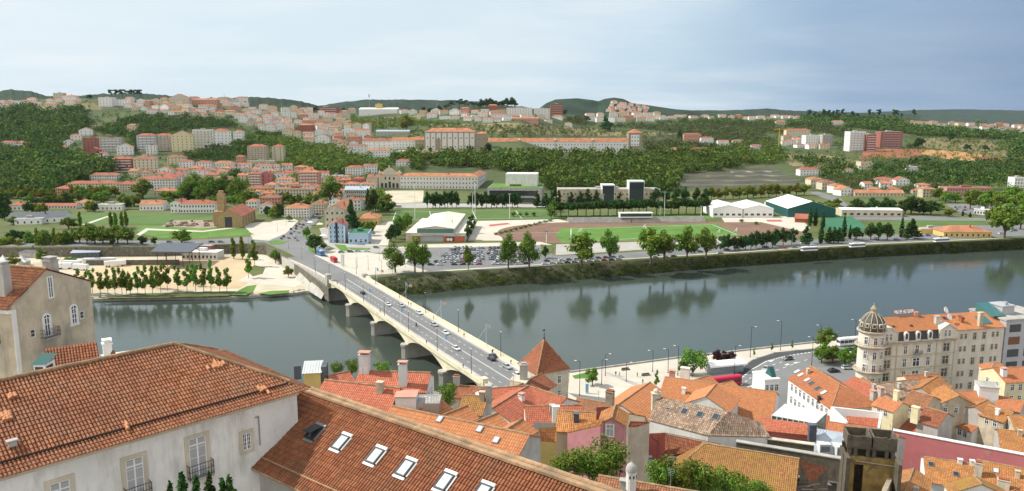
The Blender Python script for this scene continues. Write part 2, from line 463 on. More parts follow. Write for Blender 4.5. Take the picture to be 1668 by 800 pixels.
# right hand bank: earth slope down to the water
mb = MB()
ks = 24
tops = [(600 + (1960 - 600) * k / ks) for k in range(ks + 1)]
lows = [(590 + (1960 - 590) * k / ks) for k in range(ks + 1)]
P0 = [PZ(x, interp(BANK_TOP, x), 8) for x in tops]; P2 = [PZ(x, interp(BANK_LOW, x), -.3) for x in lows]
P1 = [a.lerp(b, .55) + Vector((0, 0, 1.2 + rnd.uniform(-.5, .5))) for a, b in zip(P0, P2)]
for r0, r1 in ((P2, P1), (P1, P0)):
 for i in range(ks): mb.poly([r0[i], r0[i + 1], r1[i + 1], r1[i]])
basic('bank_earth', (.09, .085, .05), .95, .45, .12, dirt=(.05, .08, .02), dirt_amt=.9)
struct('river_bank', mb, 'bank_earth')
# left hand: sandy ground at z = 2 and the slope behind it
mb = MB()
def sand_z(x): return 2.0
xs_ = [-260, 0, 150, 250, 360, 440, 480, 497, 536]
for a, b in zip(xs_, xs_[1:]):
 mb.poly([PZ(a, interp(SAND_LOW, a), 1.2), PZ(b, interp(SAND_LOW, b), 1.2), PZ(b, interp(SAND_LOW, b) - 6, 2), PZ(a, interp(SAND_LOW, a) - 6, 2)])
 mb.poly([PZ(a, interp(SAND_LOW, a) - 6, 2), PZ(b, interp(SAND_LOW, b) - 6, 2), PZ(b, interp(WALL_LINE, b) + 2, 2), PZ(a, interp(WALL_LINE, a) + 2, 2)])
struct('sandy_ground', mb, 'pale_sand')
mb = MB()
for a, b in zip(xs_, xs_[1:]):
 p = PZ(a, interp(SAND_LOW, a), 1.2); q = PZ(b, interp(SAND_LOW, b), 1.2)
 mb.poly([Vector((p.x, p.y, -1)), Vector((q.x, q.y, -1)), q, p])
struct('quay_edge', mb, 'concrete')
sheet('sand_floor', [(150, 474), (390, 470), (418, 452), (425, 432), (400, 418), (330, 421), (170, 432), (120, 446)], 2.03, 'sand')
sheet('path', [(385, 458), (480, 468), (492, 462), (455, 432), (430, 414), (412, 416), (420, 440)], 2.05, 'pale_paving')
for k, P in enumerate([[(375, 480), (402, 466), (418, 464), (412, 476), (400, 481)], [(420, 478), (440, 474), (468, 473), (472, 477), (440, 480)],
      [(150, 486), (230, 478), (385, 474), (372, 482), (260, 485)], [(400, 440), (415, 432), (432, 436), (428, 446), (412, 450)]]):
 sheet('lawn', P, 2.08, 'rough_grass' if k > 1 else 'lawn')
# low retaining wall between the road level and the sand
mb = MB()
for (a, ya), (b, yb) in zip(WALL_LINE, WALL_LINE[1:]):
 p = PZ(a, ya, 8.9); q = PZ(b, yb, 8.9)
 e = (q - p).normalized(); n = Vector((e.y, -e.x, 0)) * .4
 mb.poly([Vector((p.x, p.y, 1.5)) + n, Vector((q.x, q.y, 1.5)) + n, q + n, p + n])
 mb.poly([p + n, q + n, q - n, p - n]); mb.poly([q - n, p - n, Vector((p.x, p.y, 7)) - n, Vector((q.x, q.y, 7)) - n][::-1])
single('retaining_wall', mb, 'dark_rock', 'dark stone retaining wall behind the sandy riverside ground', 'wall')
# roads, courts and lawns on the flat, each a sheet above the last
L0, L1, L2 = 8.03, 8.09, 8.15
NSH = [0]
def shape(name, pts, z, mat):
 NSH[0] += 1
 return sheet(name, pts, z + .0008 * NSH[0], mat)
shape('road', [(-200, 392), (300, 392), (410, 386), (440, 372), (480, 368), (512, 345), (528, 336), (556, 334), (520, 356), (505, 372), (512, 392),
    (545, 410), (640, 416), (680, 404), (880, 398), (905, 417), (1000, 413), (1200, 399), (1400, 385), (1668, 372), (1900, 362), (1900, 373), (1668, 384),
    (1400, 398), (1200, 411), (1000, 423), (834, 434), (690, 444), (600, 450), (540, 452), (470, 412), (430, 395), (300, 400), (-200, 402)], L0, 'asphalt')
shape('plaza', [(405, 376), (445, 360), (478, 356), (486, 360), (466, 380), (438, 392), (412, 390)], L1, 'pale_paving')
shape('plaza', [(598, 309.5), (690, 309.5), (690, 318), (688, 330), (640, 331), (620, 322), (598, 316)], L1, 'pale_sand')
shape('road', [(640, 331), (688, 331), (900, 333), (900, 338), (640, 339), (600, 330), (580, 318), (600, 318)], L1, 'grey_paving')
shape('lawn', [(220, 370), (238, 366), (300, 372), (395, 370), (414, 382), (330, 388), (262, 388), (228, 380)], L1, 'lawn')
shape('lawn', [(85, 362), (110, 348), (200, 346), (348, 350), (345, 362), (275, 366), (200, 364), (130, 366)], L1, 'pitch')
shape('path', [(133, 366), (180, 350), (186, 350), (142, 366)], L2, 'pale_paving')
shape('path', [(222, 382), (238, 372), (330, 376), (395, 368), (397, 370), (330, 378), (242, 375), (228, 384)], L2, 'pale_paving')
shape('ruin_ground', [(262, 369), (280, 359), (352, 358), (380, 368), (330, 372)], L1, 'ruin_stone')
shape('plaza', [(392, 365), (420, 362), (445, 362), (410, 380)], L2, 'pale_paving')
shape('traffic_island', [(436, 394), (450, 391), (468, 393), (462, 397), (442, 398)], L2, 'lawn')
shape('traffic_island', [(492, 378), (498, 375), (508, 388), (502, 392)], L2, 'lawn')
shape('traffic_island', [(502, 402), (512, 404), (524, 411), (514, 411), (503, 408)], L2, 'lawn')
shape('plaza', [(524, 412), (545, 406), (640, 416), (690, 430), (700, 442), (600, 448), (566, 436)], L1, 'pale_paving')
shape('plaza', [(520, 372), (545, 366), (550, 396), (640, 402), (690, 402), (690, 412), (560, 412), (530, 398)], L1, 'grey_paving')
shape('lawn', [(544, 398), (562, 399), (570, 408), (556, 409)], L2, 'lawn')
shape('lawn', [(566, 403), (604, 404), (602, 407), (572, 407)], L2, 'lawn')
shape('yard', [(594, 400), (616, 362), (650, 360), (636, 378), (632, 400)], L2, 'pale_paving')
shape('car_park', [(690, 408), (745, 402), (870, 402), (900, 420), (905, 432), (834, 437), (700, 442), (660, 430)], L2, 'asphalt')
shape('plaza', [(690, 398), (880, 394), (900, 399), (740, 403), (640, 404)], L2, 'pale_paving')
shape('rugby_pitch', [(632, 360), (640, 342), (900, 340), (912, 356), (800, 358), (640, 361)], L1, 'pitch')
shape('plaza', [(762, 392), (778, 360), (910, 357), (930, 362), (860, 368), (812, 376), (820, 392)], L1, 'pale_paving')
shape('red_court', [(796, 366), (826, 363), (832, 365), (798, 369)], L2, 'red_court')
def oval(cx, cy, rx, ry, n=48, k=1.0):
 return [(cx + rx * math.copysign(abs(math.cos(a)) ** k, math.cos(a)), cy + ry * math.copysign(abs(math.sin(a)) ** k, math.sin(a))) for a in [2 * math.pi * i / n for i in range(n)]]
shape('running_track', oval(1060, 379.5, 250, 19.5, k=.8), L1, 'track')
shape('football_pitch', [(914, 372), (1165, 364), (1210, 384), (1070, 391), (916, 396), (905, 384)], L2, 'lawn')
shape('pitch_side', [(906, 398), (1080, 393), (1240, 385), (1270, 392), (1120, 402), (905, 416)], L1, 'grey_paving')
shape('lawn', [(880, 398), (905, 400), (898, 412), (884, 418)], L2, 'rough_grass')
shape('lawn', [(895, 350), (1100, 348), (1160, 352), (1165, 357), (960, 352)], L1, 'lawn')
shape('plaza', [(1175, 354), (1300, 352), (1320, 372), (1310, 378), (1240, 362), (1180, 362)], L1, 'pale_paving')
shape('red_court', [(1248, 358), (1272, 358), (1275, 361), (1250, 361)], L2, 'red_court')
shape('tennis_court', [(1338, 356), (1395, 352), (1412, 374), (1345, 376)], L1, 'green_court')
shape('grass_field', [(1412, 366), (1500, 354), (1590, 356), (1608, 367), (1500, 370), (1420, 374)], L1, 'pitch')
shape('yard', [(1490, 372), (1510, 368), (1700, 366), (1700, 371), (1510, 380)], L2, 'asphalt')
shape('car_park', [(1540, 332), (1668, 334), (1700, 352), (1640, 357), (1560, 345)], L2, 'asphalt')
shape('road', [(1318, 314), (1330, 312), (1368, 322), (1400, 352), (1500, 352), (1640, 357), (1640, 360), (1395, 358), (1356, 328)], L1, 'asphalt')
shape('grass_verge', [(700, 445), (834, 436.2), (1000, 425), (1200, 413), (1400, 400), (1668, 388), (1668, 386.5), (1400, 398.6), (1200, 411.4), (1000, 423.4), (834, 434.5), (690, 444)], L1, 'rough_grass')
shape('footway', [(690, 444), (834, 434.5), (1000, 423.4), (1200, 411.4), (1400, 398.6), (1668, 386.5), (1668, 385.7), (1400, 397.7), (1200, 410.4), (1000, 422.4), (834, 433.3), (690, 442)], L2, 'pale_paving')
# pitch markings
mb = MB()
def mark(a, b, w=.25, z=8.22):
 p = PZ(*a, z); q = PZ(*b, z); e = (q - p).normalized(); n = Vector((-e.y, e.x, 0)) * w
 mb.poly([p - n, q - n, q + n, p + n])
for a, b in (((645, 345), (898, 343)), ((640, 358), (905, 355)), ((645, 345), (640, 358)), ((770, 344), (776, 357)), ((700, 344), (702, 358)), ((840, 343), (850, 356)),
    ((930, 373), (1160, 366)), ((1160, 366), (1200, 382)), ((1200, 382), (930, 393)), ((930, 373), (930, 393)), ((1050, 369), (1070, 388)), ((812, 380), (912, 379))):
 mark(a, b)
struct('pitch_marking', mb, 'line_white')
# ---------------------------------------------------------------- near bank
QUAY = [(-420, 110), (-200, 188), (-60, 238), (-14, 252), (8, 268)] + [tuple(PZ(x, y, 9)[:2]) for x, y in ((930, 606), (1100, 583), (1320, 558), (1400, 547), (1520, 530))] + [(420, 400), (560, 450)]
def town_z(x, y):
 s = y + .9 * max(0, x) + .15 * min(0, x)
 return 9 + max(0, 205 - s) * .29
mb = MB()
ny = 26
for (x0, y0), (x1, y1) in zip(QUAY, QUAY[1:]):
 nx = max(1, int((x1 - x0) / 25))
 for i in range(nx):
  for j in range(ny):
   q = []
   for (a, b) in ((i, j), (i + 1, j), (i + 1, j + 1), (i, j + 1)):
    x = x0 + (x1 - x0) * a / nx; yt = y0 + (y1 - y0) * a / nx
    y = -30 + (yt + 30) * b / ny
    q.append((x, y, town_z(x, y)))
   mb.poly(q)
 mb.poly([(x0, y0, -1), (x0, y0, 9), (x1, y1, 9), (x1, y1, -1)])
struct('town_ground', mb, 'town_ground')
NP = 9.04
shape('plaza', [(928, 607), (1100, 584), (1320, 559), (1400, 548.5), (1520, 532), (1520, 545), (1400, 560), (1330, 567), (1262, 574), (1225, 586), (1206, 600), (1190, 612), (1150, 640), (1010, 652), (925, 640)], NP, 'pale_paving')
shape('road', [(800, 650), (925, 641), (1010, 653), (1150, 641), (1190, 613), (1206, 600), (1225, 586.5), (1262, 574.5), (1330, 567.5), (1400, 560.5), (1520, 545.5), (1530, 640), (1300, 720), (820, 720)], NP, 'asphalt')
shape('road_shoulder', [(1208, 600), (1226, 587), (1262, 575), (1330, 568), (1328, 571.5), (1275, 580), (1245, 588), (1226, 600), (1210, 612), (1196, 614)], NP + .03, 'dark_asphalt')
shape('lawn', [(932, 612), (957, 606), (966, 611), (962, 616), (936, 617)], NP + .03, 'lawn')
shape('path', [(985, 607), (990, 606), (1042, 626), (1036, 629)], NP + .03, 'grey_paving')
mb = MB()
for (a, ya), (b, yb) in zip([(928, 607), (1100, 584), (1320, 559), (1400, 548.5)], [(1100, 584), (1320, 559), (1400, 548.5), (1520, 532)]):
 p = PZ(a, ya, 9.05); q = PZ(b, yb, 9.05); e = (q - p).normalized(); n = Vector((-e.y, e.x, 0)) * .35; u = Vector((0, 0, .55))
 mb.poly([p - n, q - n, q - n + u, p - n + u]); mb.poly([p - n + u, q - n + u, q + n + u, p + n + u]); mb.poly([p + n + u, q + n + u, q + n, p + n])
single('quay_parapet', mb, 'concrete', 'low stone parapet along the edge of the near quay', 'parapet')
# lane markings on the near road
mb = MB()
def dashes(a, b, n, duty=.5, w=.15, z=NP + .1):
 p = PZ(*a, z); q = PZ(*b, z)
 e = (q - p).normalized(); nn = Vector((-e.y, e.x, 0)) * w
 for i in range(n):
  s = p.lerp(q, (i + .1) / n); t = p.lerp(q, (i + .1 + duty) / n)
  mb.poly([s - nn, t - nn, t + nn, s + nn])
for a, b, n in (((1200, 622), (1226, 601), 8), ((1226, 601), (1250, 588), 8), ((1250, 588), (1285, 579), 8), ((1285, 579), (1340, 571), 9)): dashes(a, b, n, .55, .3)
for a, b, n in (((1206, 628), (1246, 598), 6), ((1246, 598), (1300, 582), 5), ((1216, 632), (1262, 604), 5), ((1262, 604), (1320, 584), 5)): dashes(a, b, n, .45, .14)
for x, y in ((1232, 612), (1282, 594), (1296, 591), (1256, 588), (1225, 629)): dashes((x - 3, y + 1), (x + 3, y - 1), 1, .9, .5)
struct('road_marking', mb, 'line_white')
# ---------------------------------------------------------------- river
m, nt, b, out = new_mat('river_water')
b.inputs['Base Color'].default_value = (.052, .068, .056, 1)
b.inputs['IOR'].default_value = 1.33; b.inputs['Specular IOR Level'].default_value = .62
n1 = noise(nt, .014, 5, .6, stretch=(.6, 1.6, 1))
nt.links.new(ramp(nt, n1, [(.38, (.05,) * 3), (.68, (.19,) * 3)]), b.inputs['Roughness'])
h1 = noise(nt, .9, 3, .6, stretch=(1, .55, 1)); h2 = noise(nt, .16, 2, .5, stretch=(1, .6, 1))
bp = N(nt, 'ShaderNodeBump', i_Strength=.12, i_Distance=.25)
nt.links.new(mth(nt, 'ADD', h1, mth(nt, 'MULTIPLY', h2, .8)), bp.inputs['Height']); nt.links.new(bp.outputs[0], b.inputs['Normal'])
mb = MB(); mb.poly([(-900, 60, 0), (1200, 60, 0), (1200, 760, 0), (-900, 760, 0)])
struct('river', mb, 'river_water')
# ---------------------------------------------------------------- far hills beyond the ridge
def far_hill(name, prof, t, mat, thick=1.35, wob=.8, base=20):
 mb = MB(); xs = []; x = prof[0][0]
 while x <= prof[-1][0]: xs.append(x); x += 3
 r2 = random.Random(int(t)); a = 0; top = []
 for x in xs:
  a = a * .7 + r2.uniform(-wob, wob)
  top.append(PT(x, interp(prof, x) + a, t))
 for i in range(len(xs) - 1):
  p, q = top[i], top[i + 1]
  f = .86
  p0 = Vector((p.x * f, p.y * f, base)); q0 = Vector((q.x * f, q.y * f, base))
  p1 = Vector((p.x * .96, p.y * .96, base + (p.z - base) * .72)); q1 = Vector((q.x * .96, q.y * .96, base + (q.z - base) * .72))
  p2 = Vector((p.x * thick, p.y * thick, base)); q2 = Vector((q.x * thick, q.y * thick, base))
  mb.poly([p0, q0, q1, p1]); mb.poly([p1, q1, q, p]); mb.poly([p, q, q2, p2])
 struct(name, mb, mat)
basic('far_wood', (.022, .045, .024), .95, .5, .012)
far_hill('far_hills', [(-300, 150), (0, 148), (20, 146), (50, 149), (80, 157), (120, 156), (170, 153), (230, 152), (300, 158), (330, 161), (370, 160), (420, 158), (470, 161), (500, 168), (540, 178)], 3000, 'far_wood')
far_hill('far_hills', [(480, 190), (520, 172), (560, 166), (600, 163), (640, 162), (700, 163), (760, 164), (820, 170), (880, 185)], 4600, 'far_wood', wob=.5)
KNOLL = [(860, 190), (890, 168), (905, 162), (940, 160), (965, 163), (975, 165), (985, 161), (1000, 159), (1015, 161), (1030, 168), (1060, 172), (1100, 178), (1160, 182)]
far_hill('far_hills', KNOLL, 3300, 'far_wood', wob=.0)
far_hill('far_hills', [(1080, 188), (1120, 180), (1200, 179), (1250, 177), (1290, 180), (1400, 184), (1500, 188)], 5200, 'far_wood', wob=.4)
far_hill('far_hills', [(1300, 192), (1400, 184), (1500, 179), (1580, 178), (1700, 181), (2000, 184)], 8200, 'far_wood', wob=.2)
far_hill('far_plain', [(-600, 187), (2400, 187)], 8800, 'far_wood', wob=.0)
# ---------------------------------------------------------------- the road bridge
BD = Vector((-.479, .878, 0)).normalized(); BN = Vector((BD.y, -BD.x, 0))
BO = Vector((-11.3, 251, 0)); BW = 21.2
BRZ = math.atan2(BD.y, BD.x)
def BP(s, w, z): return BO + BD * s + BN * w + Vector((0, 0, z))
def deck_z(s):
 if s <= 187: return 11.0
 return max(8.1, 11.0 - (s - 187) * .029)
PIERS = [-8, 31, 70.5, 110, 149.5, 187.5]
# local frame: x along the bridge, y to its left, so w = -y
bt = thing('road_bridge', 'cream concrete arched road bridge crossing the river', 'bridge', BO, BRZ)
def soffit(x):
 for a, b in zip(PIERS, PIERS[1:]):
  if a <= x <= b:
   m_ = (a + b) / 2; h = (b - a) / 2
   k = (x - m_) / h
   return 9.75 - 4.1 * abs(k) ** 2.3
 return 9.75
xs = [-40, -8] + [-8 + i * 1.3 for i in range(1, 151)]
xs = [x for x in xs if x < 187] + [187.5]
mb = MB()
wl, wr = -.9, -(BW - .9)
for a, b in zip(xs, xs[1:]):
 za = soffit(a) if a >= -8 else 5; zb = soffit(b) if b >= -8 else 5
 mb.poly([(a, wr, za), (b, wr, zb), (b, wl, zb), (a, wl, za)][::-1])
 mb.poly([(a, wl, za), (a, wl, 10.7), (b, wl, 10.7), (b, wl, zb)][::-1])
 mb.poly([(a, wr, za), (b, wr, zb), (b, wr, 10.7), (a, wr, 10.7)])
obj('arch_span', mb, 'bridge_cream', bt)
mb = MB(); mb.box(-46, 187.5, -BW, 0, 10.5, 11.0)
obj('deck', mb, 'bridge_cream', bt)
mb = MB(); mb.box(-46, 187.5, -BW + 3.2, -3.2, 11.0, 11.03)
obj('carriageway', mb, 'asphalt', bt)
for y0, y1 in ((-3.2, -.35), (-BW + .35, -BW + 3.2)):
 mb = MB(); mb.box(-46, 187.5, y0, y1, 11.0, 11.14); obj('footway', mb, 'pale_paving', bt)
for y in (-.35, -BW + .02):
 mb = MB(); mb.box(-20, 187.5, y, y + .33, 11.0, 12.05); mb.box(-20, 187.5, y - .06, y + .39, 12.05, 12.17)
 obj('parapet', mb, 'bridge_cream', bt)
mb = MB()
x = -44
while x < 184:
 for y in (-6.6, -BW + 6.6): mb.box(x, x + 2.2, y - .07, y + .07, 11.03, 11.036)
 x += 5
mb.box(-46, 187, -BW / 2 - .22, -BW / 2 - .10, 11.03, 11.036); mb.box(-46, 187, -BW / 2 + .10, -BW / 2 + .22, 11.03, 11.036)
mb.box(-46, 187, -3.7, -3.58, 11.03, 11.036); mb.box(-46, 187, -BW + 3.58, -BW + 3.7, 11.03, 11.036)
obj('lane_marking', mb, 'line_white', bt)
for p in PIERS[1:-1]:
 mb = MB()
 q = [(p - 1.6, .4), (p, 1.5), (p + 1.6, .4), (p + 1.6, -BW - .4), (p, -BW - 1.5), (p - 1.6, -BW - .4)]
 mb.prism(q, -3, 5.3)
 q2 = [(x_ + (-.35 if x_ < p else .35 if x_ > p else 0), y_ + (.35 if y_ > -5 else -.35)) for x_, y_ in q]
 mb.prism(q2, 5.3, 6.1)
 obj('pier', mb, 'concrete', bt)
mb = MB(); mb.box(185.5, 193, -BW - .3, .3, -3, 10.5); mb.box(186, 189.5, -1.6, .9, -3, 14.4); mb.box(185.8, 189.7, -1.8, 1.1, 14.4, 14.75)
mb.box(186, 189.5, -BW - .9, -BW + 1.6, -3, 13.0); obj('abutment', mb, 'concrete', bt)
for y in (-1.4, -BW - .9):
 mb = MB(); mb.box(-4.2, -2.0, y, y + 1.9, 5, 13.4); mb.box(-4.4, -1.8, y - .15, y + 2.05, 13.4, 13.7); obj('pylon', mb, 'bridge_cream', bt)
# approach ramp on the far side
rt = thing('bridge_ramp', 'stone walled ramp carrying the road from the bridge to the far bank', 'ramp', BO, BRZ)
mb = MB(); wm = MB(); pv = MB(); pw = MB()
for i in range(20):
 a = 187.5 + i * 5; b = a + 5
 za, zb = deck_z(a), deck_z(b); bulge = lambda s: .0009 * max(0, s - 187) ** 2 * .35
 ya, yb = bulge(a), bulge(b)
 wm.poly([(a, .1 + ya, 1), (a, .1 + ya, za + .9), (b, .1 + yb, zb + .9), (b, .1 + yb, 1)])
 wm.poly([(a, .1 + ya, za + .9), (a, -.3 + ya, za + .9), (b, -.3 + yb, zb + .9), (b, .1 + yb, zb + .9)])
 wm.poly([(a, -.3 + ya, za + .9), (a, -.3 + ya, za), (b, -.3 + yb, zb), (b, -.3 + yb, zb + .9)])
 if za > 8.2:
  mb.poly([(a, -BW + 3, za), (b, -BW + 3, zb), (b, -3.2 + yb, zb), (a, -3.2 + ya, za)])
  pv.poly([(a, -3.2 + ya, za + .1), (b, -3.2 + yb, zb + .1), (b, -.3 + yb, zb + .1), (a, -.3 + ya, za + .1)])
  pw.poly([(a, -BW - 4, za - .5), (b, -BW - 4, zb - .5), (b, -BW + 3, zb), (a, -BW + 3, za)])
obj('road_surface', mb, 'asphalt', rt); obj('retaining_wall', wm, 'grey_plaster', rt); obj('footway', pv, 'pale_paving', rt); obj('footway', pw, 'pale_paving', rt)
mb = MB()
def ramp_pt(s, w, z): return (s, -w, z)
for s0, s1 in ((187.5, 215), (215, 245)):
 mb.poly([(s0, .2, deck_z(s0) - 3), (s0, 4, 1.2), (s1, 5.5, 1.5), (s1, .2 + .0009 * (s1 - 187) ** 2 * .35, deck_z(s1) - 2.5)])
obj('embankment', mb, 'concrete', rt)
# lamp posts, flag poles, people and cars stand on the bridge, each a thing of its own
def lamp_mesh(h):
 mb = MB(); mb.tube((0, 0, 0), (0, 0, .9), .16, .14, 8); mb.tube((0, 0, .9), (0, 0, h), .11, .075, 8); return mb
LAMP = {}
def street_lamp(loc, h, arm, rz, label, cat='street lamp', group=None, auto=True, colour='black_metal'):
 key = (h, arm, colour)
 if key not in LAMP:
  o = thing('street_lamp', label, cat, loc, rz, group, auto)
  obj('pole', lamp_mesh(h), colour, o)
  mb = MB()
  if arm: mb.tube((0, 0, h - .3), (arm, 0, h), .05, .04, 6); obj('arm', mb, colour, o)
  mb = MB(); mb.box(arm - .1 if arm else -.25, arm + .7 if arm else .25, -.16, .16, h - .02, h + .12); obj('lamp_head', mb, 'white_paint', o)
  LAMP[key] = o
 else:
  o = copy_tree(LAMP[key]); o.location = loc; o.rotation_euler = (0, 0, rz); meta(o, label, cat, group, auto)
 return o
for i, s in enumerate((8, 38, 68, 98, 128, 158, 188, 218)):
 street_lamp(BP(s, 1.1, deck_z(s) + .1), 9.5, 0, BRZ, 'tall dark lamp post on the left footway of the bridge', 'street lamp', 'lamp posts on the bridge')
for i, s in enumerate((22, 60, 96, 130, 166, 200)):
 street_lamp(BP(s, BW - 1.1, deck_z(s) + .1), 9.5, 0, BRZ, 'tall dark lamp post on the right footway of the bridge', 'street lamp', 'lamp posts on the bridge')
def flag_cloth(mb, o, w, h, droop, m=0):
 k = 6
 for i in range(k):
  a, b = i / k, (i + 1) / k
  f = lambda t, top: Vector((o[0] + w * t, o[1] + .12 * math.sin(t * 7), o[2] - droop * t * t - (0 if top else h)))
  mb.poly([f(a, 1), f(a, 0), f(b, 0), f(b, 1)], m)
FLAG = {}
def flag_pole(loc, rz, kind, label):
 if kind not in FLAG:
  o = thing('flag_pole', label, 'flag', loc, rz, 'flags along the bridge', True)
  mb = MB()
  if kind == 'blue':
   mb.tube((0, 0, 0), (0, 0, 9.6), .07, .05, 8); obj('pole', mb, 'white_paint', o)
   mb = MB(); flag_cloth(mb, (.07, 0, 9.4), .9, 1.6, .9); obj('flag', mb, 'flag_blue', o)
  else:
   mb.tube((0, 0, 0), (4.3, 0, 6.4), .07, .05, 8); obj('pole', mb, 'bridge_cream', o)
   mb = MB(); flag_cloth(mb, (4.0, 0, 6.6), 1.5, 1.3, .4); obj('flag', mb, 'flag_orange', o)
  FLAG[kind] = o
 else:
  o = copy_tree(FLAG[kind]); o.location = loc; o.rotation_euler = (0, 0, rz); meta(o, label, 'flag', 'flags along the bridge', True)
 return o
for s in (35, 79, 122, 165): flag_pole(BP(s, BW - .7, 11.1), 0.1, 'blue', 'pale blue flag hanging on a white pole, right parapet of the bridge')
for s in (30, 76, 118): flag_pole(BP(s, .7, 11.1), .1, 'blue', 'pale blue flag hanging on a white pole, left parapet of the bridge')
for s in (44, 88, 130, 172): flag_pole(BP(s, BW - .2, 11.3), .15, 'orange', 'orange and white flag on a slanted cream pole, bridge parapet')
# ---------------------------------------------------------------- foreground: big tiled roofs with real barrel tiles
def tiled_face(mb, pts, eave_a, eave_b, cu=.27, cv=.40, seed=1, lift=.0):
 """lay barrel tiles over a convex planar face; material 0 = tile, 1 = channel below"""
 r = random.Random(seed)
 pts = [Vector(p) for p in pts]
 U = (Vector(eave_b) - Vector(eave_a)).normalized()
 nrm = Vector((0, 0, 0))
 for i in range(len(pts)):
  nrm += (pts[i] - pts[0]).cross(pts[(i + 1) % len(pts)] - pts[0])
 nrm.normalize()
 if nrm.z < 0: nrm = -nrm
 V = nrm.cross(U);
 if V.z < 0: V = -V
 O = Vector(eave_a)
 q = [((p - O).dot(U), (p - O).dot(V)) for p in pts]
 mb.poly([p + nrm * lift for p in pts], 1, [(a, b) for a, b in q])
 u0 = min(a for a, b in q); u1 = max(a for a, b in q)
 n = int((u1 - u0) / cu)
 for c in range(n):
  um = u0 + (c + .5) * cu
  vs = []
  for i in range(len(q)):
   (a, b), (e, f) = q[i], q[(i + 1) % len(q)]
   if (a <= um) != (e <= um): vs.append(b + (f - b) * (um - a) / (e - a))
  if len(vs) < 2: continue
  v0, v1 = min(vs), max(vs)
  k = int(math.floor(v0 / cv))
  while k * cv < v1:
   a = max(v0 - .04, k * cv - .05); b = min(v1, (k + 1) * cv)
   if b - a > .06:
    w = cu * .41 * r.uniform(.93, 1.05); du = r.uniform(-.012, .012)
    hl = .105 + r.uniform(-.012, .012); hu = .062
    tw = r.uniform(-.012, .012)
    low = []; up = []
    for j in range(5):
     an = math.pi * j / 4; x = -math.cos(an); z = math.sin(an)
     low.append(O + U * (um + du + x * w) + V * a + nrm * (z * hl + .02 + lift))
     up.append(O + U * (um + du + tw + x * w * .86) + V * b + nrm * (z * hu * .95 + lift))
    uv = (um, (k + .5) * cv)
    for j in range(4):
     mb.poly([low[j], low[j + 1], up[j + 1], up[j]], 0, [uv] * 4)
    mb.poly(low[::-1], 0, [uv] * 5)
   k += 1
def ridge_tiles(mb, a, b, r_=.15, step=.42, m=0, seed=3):
 rr = random.Random(seed); a = Vector(a); b = Vector(b); L = (b - a).length; n = max(1, int(L / step))
 for i in range(n):
  p = a.lerp(b, i / n); q = a.lerp(b, (i + 1.12) / n)
  o = Vector((rr.uniform(-.02, .02), rr.uniform(-.02, .02), rr.uniform(-.01, .02)))
  mb.tube(p + o, q + o * .5 + Vector((0, 0, .03)), r_ * 1.02, r_ * .88, 8, m)
# --- A: the long white building, its hipped roof
A_D = Vector((.688, .726, 0)).normalized(); A_N = Vector((A_D.y, -A_D.x, 0))   # A_N faces the street and the viewer
EV = PZ(500, 632, 80.0)                                                       # right-hand end of the eave
Aroot = thing('white_mansion', 'large white plastered building with hipped clay tile roof and iron balconies', 'building', (EV.x, EV.y, 60), math.atan2(A_D.y, A_D.x))
AL = 34.0
def AW(x, y, z): return EV + A_D * x + (-A_N) * y + Vector((0, 0, z - 80))     # local: x along eave, y away from the viewer
AI = Matrix.Translation(Vector((EV.x, EV.y, 60))) @ Matrix.Rotation(math.atan2(A_D.y, A_D.x), 4, 'Z')
# local frame of root: (x, y, z-60)
RW, RZ_ = 6.75, 83.45
mb = MB()
W0 = .55
mb.box(-AL, -W0, W0, 2 * RW - W0, -8, 19.7)
basic('mansion_wall', (.78, .77, .73), .88, .12, .5, dirt=(.40, .38, .33), dirt_amt=.75, streak=True, bump=.15)
wall_A = obj('wall', mb, 'mansion_wall', Aroot)
tb = MB()
ez = 20.0
tiled_face(tb, [(-AL, .95, ez + .45), (-.9, .95, ez + .45), (-RW, RW, RZ_ - 60), (-AL, RW, RZ_ - 60)], (-AL, .95, ez + .45), (-.9, .95, ez + .45), seed=4, cu=.215, cv=.36)
tiled_face(tb, [(-.9, .95, ez + .45), (-.9, 2 * RW - .95, ez + .45), (-RW, RW, RZ_ - 60)], (-.9, .95, ez + .45), (-.9, 2 * RW - .95, ez + .45), seed=5, cu=.215, cv=.36)
tiled_face(tb, [(-.9, 2 * RW - .95, ez + .45), (-AL, 2 * RW - .95, ez + .45), (-AL, RW, RZ_ - 60), (-RW, RW, RZ_ - 60)], (-.9, 2 * RW - .95, ez + .45), (-AL, 2 * RW - .95, ez + .45), seed=6, cu=.215, cv=.36)
roof_A = obj('roof', tb, ['tile_near', 'tile_channel'], Aroot)
tb = MB()
tiled_face(tb, [(-AL, -.25, ez - .05), (0.1, -.25, ez - .05), (-.8, .92, ez + .32), (-AL, .92, ez + .32)], (-AL, -.25, ez - .05), (.1, -.25, ez - .05), seed=7, cu=.215, cv=.36)
tiled_face(tb, [(.25, -.15, ez - .05), (.25, 2 * RW + .15, ez - .05), (-.8, 2 * RW - .92, ez + .32), (-.8, .92, ez + .32)], (.25, -.15, ez - .05), (.25, 2 * RW + .15, ez - .05), seed=8, cu=.215, cv=.36)
obj('eave_tiles', tb, ['tile_near', 'tile_channel'], roof_A)
mb = MB()
ridge_tiles(mb, (-AL, RW, RZ_ - 59.93), (-RW, RW, RZ_ - 59.93))
ridge_tiles(mb, (-RW, RW, RZ_ - 59.93), (-.9, .95, ez + .52)); ridge_tiles(mb, (-RW, RW, RZ_ - 59.93), (-.9, 2 * RW - .95, ez + .52))
obj('ridge_cap', mb, 'ridge_mortar', roof_A)
mb = MB(); mb.tube((-AL, .93, ez + .40), (-1.0, .93, ez + .40), .075, n=6)
obj('gutter', mb, 'black_metal', roof_A)
